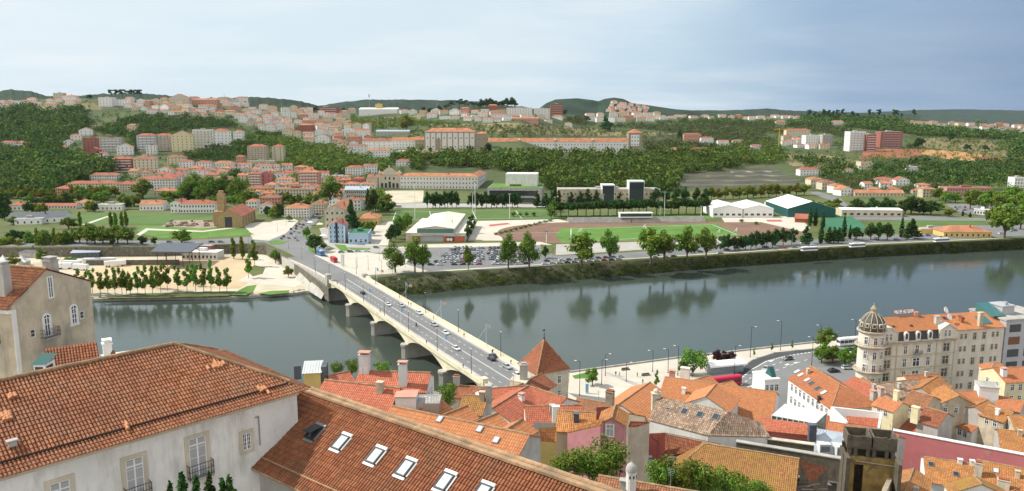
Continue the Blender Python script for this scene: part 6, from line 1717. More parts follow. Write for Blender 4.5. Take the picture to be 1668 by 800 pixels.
mb = MB(); mb.box(-w * .64, w * .8, -1.9, .95, h * .44, h * .5); obj('canopy', mb, 'concrete', r)
# blue tower house and its annexe
r, w, h, m = fb('pale blue five storey tower house with a central glazed strip', 'apartments', 549, 396, 25, 29, 18, 4, 'blue_plaster', 'gable_end', 'far_tile_red', 4, 4, auto=False, tan=.55, name='blue_house', ww=.6)
mb = MB(); mb.box(-.9, .9, -.1, -.02, 0, h + 2); obj('glazed_strip', mb, 'glass', r)
for s in (-1, 1): mb = MB(); mb.box(s * w / 2 - .5, s * w / 2 + .5, -.15, .5, 0, h - .4); obj('white_quoin', mb, 'clean_white', r)
r, w, h, m = fb('low pale blue annexe with a curved corner and four small windows', 'building', 584, 398, 32, 17, 22, 4, 'blue_plaster', 'flat', 'green_court', 1, 4, auto=False, name='blue_annexe')
fb('brown tiled row house behind the blue tower house', 'house', 546, 372, 32, 31, 45, 2, 'pale_stone', 'gable_end', 'far_tile', 3, 4, auto=False, tan=.5)
fb('yellow villa with a wide orange hipped roof', 'villa', 600, 367, 33, 11, 24, 3, 'yellow_plaster', 'hip', 'far_tile', 1, 5, auto=False)
# ruined church
H = gable('ruined sandstone church with an arched gable end', (371, 341), (394.5, 331), 668, 11, 10, .55, 'gold_stone', 'far_tile_red', drop=40, name='ruined_church', cat='church', ridge=None)
for sd in 'ab':
 window(H.root, H.x0 if sd == 'a' else H.x1, 0, .6, 6, 8.5, -math.pi / 2 if sd == 'a' else math.pi / 2, False, 'dark_paint')
for i in range(5): window(H.root, H.L * (i + .5) / 5, -H.wn, 3, 1.6, 6, 0, False, 'dark_paint')
p = H.Mi @ G(363, 363.5); mb = MB(); mb.box(p.x - 3, p.x + 3, p.y - 3, p.y + 3, 0, 26); mb.box(p.x - 2, p.x + 1, p.y - 2, p.y + 2, 26, 28.5); mb.box(p.x - 7, p.x + 9, p.y - 2.8, p.y + 6, 0, 11); obj('tower_stump', mb, 'gold_stone', H.root)
# church ruins: low wall stubs
r = thing('cloister_ruin', 'low excavated stone wall stubs beside the ruined church', 'ruins', G(320, 366)); mb = MB(); rr = random.Random(3); o0 = Vector(r.location)
for i in range(46):
 q = G(rr.uniform(272, 372), rr.uniform(360, 370)) - o0; L = rr.uniform(2, 9); a = rr.choice((.2, 1.77)); M = Matrix.Translation(q) @ Matrix.Rotation(a, 4, 'Z'); mb.box(-L / 2, L / 2, -.5, .5, 0, rr.uniform(.6, 2.2), M=M)
obj('wall_stub', mb, 'ruin_stone', r)
# steel canopy over the sand
q4 = [PZ(262, 397.5, 13.5), PZ(331, 397, 13.5), PZ(310, 412.5, 12.5), PZ(245, 411.5, 12.5)]
c = sum(q4, Vector()) / 4; r = thing('park_canopy', 'large flat grey steel canopy on slim pillars by the sand ground', 'canopy', (c.x, c.y, 2))
mb = MB()
lo = [v - Vector((c.x, c.y, 2)) for v in q4]; up = [v + Vector((0, 0, .7)) for v in lo]
mb.poly(lo); mb.poly(up[::-1])
for i in range(4): j = (i + 1) % 4; mb.poly([lo[i], up[i], up[j], lo[j]])
obj('roof', mb, 'slate', r)
for u, v in ((.12, .1), (.35, .1), (.75, .1), (.92, .1), (.12, .85), (.35, .85), (.75, .85), (.92, .85)):
 a = lo[0].lerp(lo[1], u); b = lo[3].lerp(lo[2], u); q = a.lerp(b, v); mb = MB(); mb.tube((q.x, q.y, 0), q, .2, n=6); obj('pillar', mb, 'black_metal', r)
fb('low red and white cafe building beside the steel canopy', 'cafe', 325, 423, 58, 11, 12, -3, 'white_plaster', 'flat', 'white_roof', 1, 9, auto=False, ground=2, name='cafe')
mb = MB();
fb('dark red clad wall block behind the canopy pillars', 'building', 322, 418.5, 46, 17, 6, -3, 'brick_red', 'flat', auto=False, ground=2)
fb('low blue walled shed with a grey sloping roof', 'shed', 139, 420, 42, 9, 16, 10, 'steel_blue', 'gable', 'zinc_roof', auto=False, ground=2, tan=.2, rows=1, cols=6)
fb('grey hipped kiosk left of the blue walled shed', 'kiosk', 46, 420, 28, 9, 14, 5, 'grey_plaster', 'hip', 'slate', auto=False, ground=2)
fb('long white shed with a dark grey sloping roof at the far left', 'factory', 60, 364, 82, 10, 26, 18, 'clean_white', 'gable', 'slate', 1, 8, auto=False, name='factory_shed', tan=.25)
fb('low white shed front in front of the grey factory roof', 'factory', 46, 366, 40, 9, 10, 12, 'clean_white', 'flat', auto=False, rows=1, cols=4, name='factory_shed')
wallrun('long dark pergola fence behind the sand ground', (140, 424), (292, 423), 5.5, 3.5, 'dark_rock', .3, 'pergola')
for k, (px, py, L, yaw) in enumerate(((150, 430, 11, 4), (172, 429.5, 13, 2), (188, 434, 13, 24), (118, 434, 12, -6), (106, 438, 9, 8), (132, 440, 10, -10))):
 p = PZ(px, py, 2.05); t_ = thing('lorry_trailer', 'long white lorry trailer parked on the sand ground', 'trailer', p, R(yaw), 'white trailers on the sand ground', True)
 mb = MB(); mb.box(-L / 2, L / 2, -1.3, 1.3, 1.0, 4.0); obj('box_body', mb, 'white_paint', t_); mb = MB()
 for x in (-L * .4, -L * .28, L * .32):
  for y in (-1.2, 1.2): mb.tube((x, y - .15, .5), (x, y + .15, .5), .5, n=10)
 obj('wheel', mb, 'tyre', t_)
for px in (6, 36):
 p = PZ(px, 433, 2.05); t_ = thing('event_tent', 'white pointed event tent, %s' % ('at the left picture edge' if px < 20 else 'the one right of the edge tent'), 'tent', p, R(10))
 mb = MB(); mb.lathe([(5.5, 3.0), (3.0, 4.4), (.9, 6.2), (.05, 7.6)], 4, a0=R(45)); obj('canopy', mb, 'clean_white', t_); mb = MB()
 for s in (-1, 1):
  for s2 in (-1, 1): mb.tube((s * 3.8, s2 * 3.8, 0), (s * 3.8, s2 * 3.8, 3), .08, n=5)
 mb.box(-3.8, 3.8, 3.6, 3.75, 0, 3); obj('frame', mb, 'white_paint', t_)
# stadium stand
p0 = G(926, 364); p1 = G(1150, 362.5); d = p1 - p0; L = d.length
r = thing('stadium_stand', 'long low concrete stadium stand with a small white press box', 'stand', p0, math.atan2(d.y, d.x)); mb = MB()
for k in range(6): mb.box(0, L * .455, k * 1.2, (k + 1) * 1.2, 0, .9 + k * .7); mb.box(L * .46, L, k * 1.2, (k + 1) * 1.2, 0, .9 + k * .7)
obj('terrace', mb, 'concrete', r); mb = MB(); mb.box(L * .375, L * .61, 2, 9, 4.2, 8.2); mb.box(L * .37, L * .615, 1.2, 9.4, 8.2, 8.6); o_ = obj('press_box', mb, 'clean_white', r); mb = MB(); mb.box(L * .38, L * .605, 1.94, 1.99, 5.4, 7.8); obj('glazing', mb, 'glass', o_)
# small roofed stand by the river
gable('small green roofed riverside stand with open front', (893, 393), (914, 407), 560, 3.5, 3.5, .25, 'slate', 'green_court', drop=9, name='small_stand', cat='stand', ridge=None)
# yellow school, pink block, low yellow house, shelter
fb('yellow market hall with a white roof behind round trees', 'hall', 1420, 353, 96, 11, 20, -4, 'cream_plaster', 'gable', 'white_roof', 1, 9, auto=False, tan=.1, name='market_hall', ww=3)
fb('long pink two storey school block with a brown roof edge', 'school', 1579, 317.5, 73, 11, 18, -2, 'pink_plaster', 'flat', 'far_tile_brown', 2, 16, auto=False, name='school_block')
fb('low yellow house with a broad orange roof by the river avenue', 'house', 1576, 387, 76, 9, 20, -3, 'yellow_plaster', 'hip', 'far_tile', 1, 9, auto=False, name='yellow_house', tan=.4)
fb('low yellow shed with a grey flat roof by the river avenue', 'house', 1520, 381, 40, 7, 10, -3, 'yellow_plaster', 'flat', auto=False, name='yellow_shed')
fb('long white bus shelter among parked cars at right', 'shelter', 1600, 350, 24, 8, 5, -30, 'clean_white', 'flat', 'white_roof', 1, 6, auto=False, name='bus_shelter')
fb('red brown pavilion beside the green tennis courts', 'pavilion', 1306, 363, 22, 7, 16, -25, 'rust', 'gable', 'far_tile_red', auto=False)
for lb, xa, ya, xb, yb in (('lowest', 1112, 303.5, 1310, 302), ('middle', 1118, 296, 1304, 295), ('upper', 1150, 288, 1292, 287), ('topmost', 1190, 281, 1270, 280)):
 P = [G(xa + (xb - xa) * i / 24, ya + (yb - ya) * i / 24 + math.sin(i * .7) * .5) for i in range(25)]; c = P[12]; mb = MB(); u = Vector((0, 0, 2.3)); d = Vector((0, 1.2, 0))
 for p, q in zip(P, P[1:]): p = p - c - Vector((0, 0, .5)); q = q - c - Vector((0, 0, .5)); mb.poly([p, q, q + u, p + u]); mb.poly([p + u, q + u, q + u + d, p + u + d])
 single('terrace_wall', mb, 'concrete', 'long pale %s terrace wall on the bare slope' % lb, 'wall', c)
# floodlight masts at the sports grounds
for px, py, hp in ((770, 345, 32), (774, 349, 52), (676, 356, 58), (925, 353, 16), (982, 352, 34), (1082, 352, 38), (994, 352, 14), (1075, 352, 14), (1142, 352, 15), (830, 357, 40), (890, 396, 18)):
 p = G(px, py); t_ = thing('floodlight_mast', 'slim grey floodlight mast at the sports grounds', 'floodlight', p, 0, 'floodlight masts of the sports grounds', True); hh = hp * DEPTH(p) / F
 mb = MB(); mb.tube((0, 0, 0), (0, 0, hh), .28, .16, 6); obj('mast', mb, 'white_paint', t_); mb = MB(); mb.box(-1.3, 1.3, -.3, .3, hh, hh + 1.1); obj('lamp_bank', mb, 'grey_metal', t_)
for px, py in ((1172, 379), (1200, 377), (946, 378), (1050, 371)):
 p = PZ(px, py, 8.1); t_ = thing('football_goal', 'white football goal on the stadium pitch', 'goal', p, R(70), 'football goals', True); mb = MB(); mb.tube((-3.6, 0, 0), (-3.6, 0, 2.5), .14, n=5); mb.tube((3.6, 0, 0), (3.6, 0, 2.5), .14, n=5); mb.tube((-3.6, 0, 2.5), (3.6, 0, 2.5), .14, n=5); mb.tube((-3.6, 0, 2.5), (-3.6, 1.8, 0), .1, n=5); mb.tube((3.6, 0, 2.5), (3.6, 1.8, 0), .1, n=5); obj('frame', mb, 'white_paint', t_)
# --- individually placed blocks and houses: (what, px, py, w, h, depth, yaw, wall, roof, tile, rows, cols, side cols, balconies)
T, TR, TB = 'far_tile', 'far_tile_red', 'far_tile_brown'
L = [
 ('dark red apartment block with pale balconies', 200, 280, 31, 21, 16, 12, 'brick_red', 'hip', TR, 5, 4, 3, 'clean_white'),
 ('beige apartment block with white window bays', 238, 281, 36, 22, 26, 22, 'cream_plaster', 'hip', TB, 5, 6, 3, 0),
 ('brick red apartment block', 151, 247, 28, 22, 16, 10, 'brick_red', 'flat', TR, 5, 5, 3, 0),
 ('white and brown striped apartment block', 181, 247, 33, 22, 16, 14, 'grey_plaster', 'flat', TB, 5, 6, 3, 'clean_white'),
 ('white gabled house', 204, 253, 24, 14, 20, 20, 'clean_white', 'gable_end', T, 3, 4, 4, 0),
 ('pale grey apartment block', 240, 247, 30, 26, 16, 14, 'office_grey', 'hip', TR, 6, 5, 3, 'clean_white'),
 ('cream apartment block with a red brown roof', 269, 246, 26, 25, 16, 14, 'old_cream', 'hip', TR, 6, 5, 0, 'office_grey'),
 ('pale yellow apartment block', 298, 247, 33, 27, 18, 18, 'pale_yellow', 'gable_end', TR, 6, 5, 3, 0),
 ('white apartment block with many balconies', 332, 242, 32, 30, 18, 16, 'white_plaster', 'flat', T, 7, 6, 3, 'pale_stone'),
 ('white apartment block with a stepped roof', 363, 237, 28, 23, 22, 22, 'clean_white', 'hip', TR, 5, 5, 4, 0),
 ('white villa with an orange hip roof', 389, 228, 17, 13, 14, 10, 'clean_white', 'hip', T, 3, 4, 2, 0),
 ('narrow white house with brown stripe', 247, 252, 16, 15, 10, 10, 'white_plaster', 'flat', TB, 4, 3, 0, 0),
 ('long white terrace with a red roof', 170, 294, 46, 9, 13, 4, 'white_plaster', 'hip', TR, 2, 12, 0, 0),
 ('long white housing block with small windows', 256, 309, 62, 17, 16, 8, 'white_plaster', 'hip', TR, 4, 14, 3, 0),
 ('cream housing block', 208, 311, 32, 11, 16, 8, 'cream_plaster', 'hip', TR, 3, 8, 0, 0),
 ('long cream housing row with a red roof', 150, 309, 76, 10, 14, 6, 'pale_yellow', 'hip', TR, 3, 16, 0, 0),
 ('pinkish corner housing block', 102, 321, 26, 14, 16, -14, 'salmon', 'hip', TR, 3, 6, 0, 0),
 ('white housing block right of the row', 281, 303, 31, 16, 14, 10, 'white_plaster', 'hip', TR, 4, 7, 2, 0),
 ('cream low house with an ochre roof', 270, 319, 38, 8, 14, 4, 'cream_plaster', 'hip', T, 1, 7, 0, 0),
 ('cream hillside house', 287, 269, 28, 13, 14, 6, 'cream_plaster', 'hip', TB, 3, 5, 0, 0),
 ('small white villa', 303, 274, 20, 11, 13, 8, 'clean_white', 'hip', TR, 3, 4, 2, 0),
 ('white three storey villa', 332, 277, 24, 12, 13, 6, 'clean_white', 'hip', TR, 3, 5, 2, 0),
 ('white villa with a broad orange roof', 364, 277, 32, 11, 16, 6, 'white_plaster', 'hip', T, 2, 7, 0, 0),
 ('white house at the wood edge', 166, 260, 17, 10, 12, 10, 'clean_white', 'hip', TR, 2, 3, 2, 0),
 ('brick house below the brick block', 153, 257, 19, 13, 12, 10, 'brick_red', 'gable_end', TR, 3, 3, 0, 0),
 ('long white house among trees', 20, 240, 40, 8, 12, 0, 'white_plaster', 'hip', TR, 2, 9, 0, 0),
 ('orange roofed villa on the wooded slope', 215, 212, 15, 8, 14, 0, 'cream_plaster', 'hip', T, 2, 4, 0, 0),
 ('white stepped house on the steep lane', 140, 221, 20, 9, 12, 18, 'clean_white', 'gable_end', T, 2, 3, 0, 0),
 ('white lane house', 124, 229, 16, 8, 12, 18, 'clean_white', 'hip', T, 2, 3, 0, 0),
 ('whitewashed lane house', 112, 238, 14, 8, 12, 18, 'clean_white', 'gable_end', TB, 2, 2, 0, 0),
 ('small white lane house', 104, 246, 12, 7, 12, 18, 'white_plaster', 'hip', TR, 1, 2, 0, 0),
 ('pale modern block on the skyline', 172, 174, 22, 15, 22, 0, 'clean_white', 'flat', T, 4, 4, 0, 0),
 ('white terraced modern block on the skyline', 199, 173, 28, 10, 20, 0, 'clean_white', 'flat', T, 3, 6, 0, 0),
 ('pale house group on the skyline', 95, 161, 16, 9, 16, 0, 'pale_stone', 'flat', T, 2, 4, 0, 0),
 ('white skyline house', 113, 165, 22, 8, 16, 0, 'clean_white', 'hip', T, 2, 4, 0, 0),
 ('ochre roofed hillside house', 82, 176, 21, 7, 16, 0, 'cream_plaster', 'hip', T, 2, 5, 0, 0),
 ('white gabled skyline house', 292, 170, 33, 10, 18, 0, 'pale_stone', 'gable_end', T, 2, 6, 0, 0),
 ('salmon apartment block on the skyline', 333, 173, 42, 10, 20, 0, 'salmon', 'hip', T, 3, 8, 0, 0),
 ('white cube house on the skyline', 382, 173, 17, 6, 14, 0, 'clean_white', 'flat', T, 1, 3, 0, 0),
 ('white house at the left edge', 8, 178, 20, 7, 16, 0, 'white_plaster', 'hip', T, 2, 5, 0, 0),
 ('left of the beige twin tower blocks', 419, 263, 30, 24, 18, 4, 'old_cream', 'hip', TR, 7, 6, 2, 'pale_stone'),
 ('slim right one of the beige twin tower blocks', 453, 262, 18, 23, 18, 4, 'cream_plaster', 'hip', TR, 7, 2, 2, 0),
 ('beige podium below the twin tower blocks', 425, 270, 45, 7, 12, 4, 'old_cream', 'flat', T, 1, 10, 0, 0),
 ('lilac apartment house', 416, 304, 20, 21, 14, 6, 'salmon', 'hip', TR, 5, 4, 0, 'clean_white'),
 ('wine red gabled house', 434, 303, 18, 20, 14, 6, 'wine_wall', 'gable_end', TB, 3, 2, 0, 0),
 ('brick and white apartment house', 503, 306, 34, 25, 16, 4, 'salmon', 'hip', T, 5, 7, 0, 'clean_white'),
 ('white house with bright orange roof', 464, 304, 29, 12, 14, 4, 'clean_white', 'hip', T, 3, 6, 0, 0),
 ('long white house with red roof', 577, 286, 29, 13, 14, -2, 'white_plaster', 'hip', TR, 3, 7, 0, 0),
 ('white stepped house', 603, 283, 22, 13, 12, -2, 'clean_white', 'gable', TB, 3, 5, 0, 0),
 ('white cottage with red roof', 657, 271, 24, 9, 13, -2, 'clean_white', 'hip', TR, 2, 5, 0, 0),
 ('white house below the monastery', 582, 250, 32, 13, 13, -2, 'white_plaster', 'hip', TB, 3, 6, 0, 0),
 ('white row below the monastery', 616, 256, 38, 11, 13, -2, 'clean_white', 'gable', T, 2, 8, 0, 0),
 ('white gabled house above the lodging', 567, 222, 20, 11, 14, 0, 'clean_white', 'gable_end', T, 3, 4, 0, 0),
 ('white house with red gables', 590, 222, 26, 10, 14, 0, 'clean_white', 'gable', TR, 2, 6, 0, 0),
 ('long grey roofed house above the lodging', 640, 220, 54, 6, 14, 0, 'grey_plaster', 'gable', 'zinc_roof', 1, 9, 0, 0),
 ('pink brown house', 577, 236, 22, 13, 14, 0, 'salmon', 'hip', TR, 3, 4, 0, 0),
 ('white house with a low gable', 525, 235, 22, 12, 14, 0, 'clean_white', 'gable_end', TB, 3, 4, 0, 0),
 ('red brick house with a large orange roof', 498, 216, 25, 12, 16, 0, 'brick_red', 'hip', T, 3, 5, 0, 0),
 ('red and white flats on the skyline', 530, 184, 42, 9, 18, 0, 'brick_red', 'flat', T, 3, 9, 0, 'clean_white'),
 ('wine red house below the convent', 583, 303, 18, 12, 12, -2, 'wine_wall', 'hip', TR, 2, 4, 0, 0),
 ('long grey slatted building', 581, 323, 39, 14, 16, -3, 'grey_plaster', 'gable', 'zinc_roof', 2, 12, 0, 0),
 ('orange peaked roof house', 572, 308, 26, 8, 14, -3, 'white_plaster', 'hip', T, 2, 5, 0, 0),
 ('long beige flats', 480, 323, 62, 15, 16, 2, 'pale_stone', 'flat', TR, 3, 13, 0, 0),
 ('yellow house with a brown roof', 422, 316, 40, 9, 16, 2, 'yellow_plaster', 'hip', TB, 2, 7, 0, 0),
 ('pinkish house with dormers', 440, 333, 34, 11, 16, 4, 'salmon', 'hip', TB, 2, 7, 0, 0),
 ('pink and white row with an orange roof', 484, 356, 40, 17, 18, 3, 'white_plaster', 'hip', T, 4, 9, 2, 0),
 ('yellowish house with narrow gables', 517, 350, 22, 17, 20, 3, 'cream_plaster', 'gable_end', T, 4, 5, 0, 0),
 ('white gabled house by the road', 436, 348, 26, 12, 14, 12, 'clean_white', 'gable_end', TR, 2, 4, 0, 0),
 ('white house behind the ruined church', 410, 340, 18, 12, 14, 5, 'clean_white', 'hip', T, 2, 4, 0, 0),
 ('ochre house beside the ruined church', 404, 362, 15, 17, 18, 10, 'yellow_plaster', 'gable_end', T, 3, 2, 0, 0),
 ('white house behind the blue tower', 574, 343, 28, 17, 14, 0, 'white_plaster', 'hip', TB, 3, 5, 0, 0),
 ('grey white house behind the blue tower', 601, 340, 24, 14, 14, 0, 'office_grey', 'hip', TR, 3, 5, 0, 0),
 ('white gabled house with a grey side', 547, 338, 22, 11, 14, 0, 'clean_white', 'gable_end', TB, 2, 4, 0, 0),
 ('large white arcaded house with red roof', 322, 347, 55, 15, 15, 4, 'clean_white', 'hip', TR, 2, 12, 0, 0),
 ('white gabled wing', 287, 347, 17, 17, 20, 4, 'clean_white', 'gable_end', TR, 2, 3, 0, 0),
 ('white house with a red roof and dark porch', 247, 343, 38, 10, 16, 2, 'clean_white', 'gable', T, 1, 7, 0, 0),
 ('white modern house', 178, 343, 40, 9, 12, 2, 'clean_white', 'flat', T, 1, 6, 0, 0),
 ('orange roofed cottage', 136, 337, 22, 7, 12, 2, 'white_plaster', 'hip', T, 1, 4, 0, 0),
 ('long row of cottages with brown red roofs', 84, 340, 80, 5, 10, 0, 'white_plaster', 'gable', TR, 1, 16, 0, 0),
 ('white cottage at the far left', 28, 343, 26, 9, 12, 0, 'white_plaster', 'hip', TR, 1, 4, 0, 0),
 ('white flats near the ridge', 846, 189, 42, 13, 18, 0, 'white_plaster', 'flat', T, 4, 10, 0, 0),
 ('white flats left of brown tower block', 883, 191, 25, 14, 18, 0, 'white_plaster', 'flat', T, 4, 5, 0, 0),
 ('tall brown tower block', 907, 191, 20, 21, 18, 0, 'brick_red', 'flat', T, 6, 5, 0, 'pale_stone'),
 ('red house on the ridge', 803, 183, 17, 11, 14, 0, 'brick_red', 'hip', T, 2, 4, 0, 0),
 ('white house with pink roof', 812, 194, 24, 8, 14, 0, 'white_plaster', 'hip', TR, 2, 5, 0, 0),
 ('long low orange roofs', 856, 198, 42, 5, 14, 0, 'salmon', 'gable', T, 1, 9, 0, 0),
 ('lone white cottage in the scrub', 926, 206, 12, 5, 12, 0, 'clean_white', 'hip', T, 1, 3, 0, 0),
 ('pink house in the valley', 1128, 230, 28, 11, 14, 0, 'salmon', 'hip', TR, 2, 6, 0, 0),
 ('white house in the valley', 1152, 233, 20, 8, 14, 0, 'clean_white', 'hip', TR, 2, 4, 0, 0),
 ('white cottage in the valley', 1178, 237, 18, 7, 12, 0, 'clean_white', 'gable', T, 1, 4, 0, 0),
 ('brownish house in the valley', 1202, 234, 16, 5, 12, 0, 'cream_plaster', 'hip', TB, 1, 3, 0, 0),
 ('white and brick modern apartment block', 1396, 246, 28, 31, 20, 8, 'clean_white', 'flat', T, 8, 5, 3, 'grey_plaster'),
 ('dark brick front of modern apartment block', 1418, 246.5, 16, 27, 18, 8, 'brick_red', 'flat', T, 7, 3, 2, 'clean_white'),
 ('dark brick apartment block with white penthouse', 1451, 241, 38, 26, 22, 6, 'brick_red', 'flat', T, 7, 6, 2, 'office_grey'),
 ('grey and white modern flats', 1326, 238, 30, 17, 18, 8, 'clean_white', 'flat', T, 4, 7, 2, 0),
 ('dark grey modern flats', 1347, 238, 17, 18, 16, 8, 'grey_plaster', 'flat', T, 4, 3, 2, 'office_grey'),
 ('cream house with red roofs on the slope', 1300, 224, 40, 12, 16, 4, 'cream_plaster', 'hip', TR, 3, 8, 0, 0),
 ('pale house on the wooded rise', 1273, 204, 18, 6, 14, 0, 'pale_stone', 'hip', T, 2, 4, 0, 0),
 ('red roofed villa in the trees', 1232, 243, 17, 6, 12, 0, 'white_plaster', 'hip', TR, 1, 4, 0, 0),
 ('white two storey house above the terraces', 1318, 286, 31, 10, 14, 6, 'clean_white', 'hip', TR, 2, 6, 0, 0),
 ('unfinished yellow house with open floors', 1411, 276, 20, 12, 14, 8, 'cream_plaster', 'flat', TB, 2, 3, 0, 0),
 ('small orange roofed house', 1382, 281, 15, 5, 12, 4, 'white_plaster', 'hip', T, 1, 3, 0, 0),
 ('cream house by the sloping road', 1330, 304, 21, 12, 14, 10, 'cream_plaster', 'hip', T, 2, 5, 0, 0),
 ('greenish house by the sloping road', 1349, 309, 22, 12, 14, 10, 'pale_stone', 'hip', TB, 2, 5, 0, 0),
 ('pale pink house by the sloping road', 1367, 315, 20, 12, 14, 12, 'white_plaster', 'hip', T, 2, 4, 0, 0),
 ('white gabled house by the sloping road', 1380, 319, 25, 10, 14, 16, 'clean_white', 'gable_end', T, 2, 4, 0, 0),
 ('long bright orange roofed row', 1432, 320, 78, 6, 14, -4, 'cream_plaster', 'gable', T, 1, 14, 0, 0),
 ('old beige house', 1513, 322, 20, 14, 14, -4, 'old_cream', 'hip', T, 3, 4, 0, 0),
 ('white long house with red roof by the wood', 1442, 300, 26, 8, 14, -4, 'clean_white', 'hip', TR, 2, 5, 0, 0),
 ('white gabled house by the wood', 1470, 302, 22, 9, 14, -4, 'clean_white', 'gable_end', TR, 2, 4, 0, 0),
 ('small white flat roofed house', 1486, 279, 20, 7, 12, -4, 'clean_white', 'flat', T, 1, 3, 0, 0),
 ('orange roofed villa on the forest edge', 1365, 203, 20, 5, 14, 0, 'clean_white', 'hip', T, 1, 4, 0, 0),
 ('white modern house at the right edge', 1661, 306, 18, 16, 16, -4, 'clean_white', 'flat', T, 3, 4, 0, 0),
]
PLACED = [(909, 245.5, 228, 15), (733, 243, 82, 28), (622, 243, 64, 13), (660, 243, 42, 14), (784, 242, 18, 24), (715, 307.5, 128, 20), (635, 306.5, 50, 22), (838, 331, 88, 24), (1034, 247, 22, 30), (616, 187, 63, 9)]
for (lab, px, py, w, h, dep, yaw, wl, rk, rm, ro, co_, sc, bal) in L:
 fb(lab, 'apartments' if 'block' in lab or 'flats' in lab or 'apartment' in lab else 'house', px, py, w, h, dep, yaw, wl, rk, rm, ro, co_, sc, True, bal=bal)
 PLACED.append((px, py, w, h))
# --- the carpets of small houses on the slopes
def carpet(poly, n, seed, wr=(9, 17), hr=(4.5, 8.5), walls=('clean_white', 'white_plaster', 'cream_plaster', 'pale_stone', 'salmon'), mind=1.0):
 r = random.Random(seed); xs = [p[0] for p in poly]; ys = [p[1] for p in poly]; done = 0; tries = 0; loc = []
 while done < n and tries < n * 30:
  tries += 1
  x = r.uniform(min(xs), max(xs)); y = r.uniform(min(ys), max(ys))
  if not inpoly(x, y, poly): continue
  w = r.uniform(*wr); h = r.uniform(*hr)
  if any(abs(x - a) < (w + c) * .46 and -h * .5 < (b - y) < d * .75 for a, b, c, d in PLACED) or any(abs(x - a) < (w + c) * .42 * mind and abs(b - y) < 5 * mind for a, b, c, d in loc): continue
  loc.append((x, y, w, h)); done += 1
  wl = r.choices(walls, (5, 4, 3, 2, 1)[:len(walls)])[0]; rk = r.choices(('hip', 'gable', 'gable_end', 'flat'), (5, 3, 2, .6))[0]; rm = r.choices((T, TR, TB), (6, 3, 1))[0]
  wn_ = {'clean_white': 'white', 'white_plaster': 'off white', 'cream_plaster': 'cream', 'pale_stone': 'beige', 'salmon': 'salmon'}[wl]
  rn = {T: 'orange', TR: 'red', TB: 'brown'}[rm]; kn = {'hip': 'hipped', 'gable': 'ridged', 'gable_end': 'gabled', 'flat': 'flat'}[rk]
  lab = 'small %s house with flat roof' % wn_ if rk == 'flat' else 'small %s house with %s %s roof' % (wn_, rn, kn)
  fb(lab, 'house', x, y, w, h, r.uniform(9, 15), r.uniform(-25, 25), wl, rk, rm, 2 if h > 6 else 1, 3 if w > 12 else 2, 0, True)
 PLACED.extend(loc)
carpet([(205, 165), (400, 165), (420, 190), (330, 192), (240, 185), (205, 178)], 60, 1, (10, 20), (4, 7))
carpet([(380, 176), (560, 186), (575, 215), (545, 235), (470, 222), (395, 205)], 95, 2, (10, 20), (6, 10))
carpet([(480, 205), (600, 212), (600, 243), (560, 246), (500, 232)], 16, 3, (11, 20), (7, 11))
carpet([(560, 186), (690, 190), (690, 184), (560, 183)], 8, 4, (10, 18), (4, 7))
carpet([(690, 184), (830, 182), (920, 192), (900, 200), (770, 200), (690, 195)], 34, 5, (10, 18), (4, 8))
carpet([(960, 192), (1070, 188), (1085, 196), (1040, 200), (960, 199)], 22, 6, (10, 17), (5, 8))
carpet([(1075, 190), (1300, 192), (1300, 196), (1075, 197)], 18, 7, (8, 14), (3, 5))
carpet([(1480, 199), (1680, 208), (1690, 218), (1560, 210), (1480, 205)], 24, 8, (9, 15), (4, 6))
carpet([(400, 285), (470, 288), (610, 300), (600, 325), (540, 330), (470, 325), (405, 325)], 52, 9, (12, 24), (8, 12))
carpet([(390, 265), (560, 292), (520, 300), (400, 285)], 14, 10, (12, 22), (8, 12))
carpet([(0, 165), (130, 166), (130, 172), (0, 178)], 10, 11, (9, 15), (4, 6))
carpet([(215, 285), (320, 280), (400, 284), (400, 300), (300, 296), (215, 292)], 16, 12, (14, 26), (7, 10))
carpet([(1270, 218), (1345, 225), (1350, 245), (1280, 240)], 8, 13, (11, 16), (5, 8))
carpet([(1420, 300), (1560, 315), (1530, 326), (1400, 316)], 7, 14, (14, 20), (6, 9))
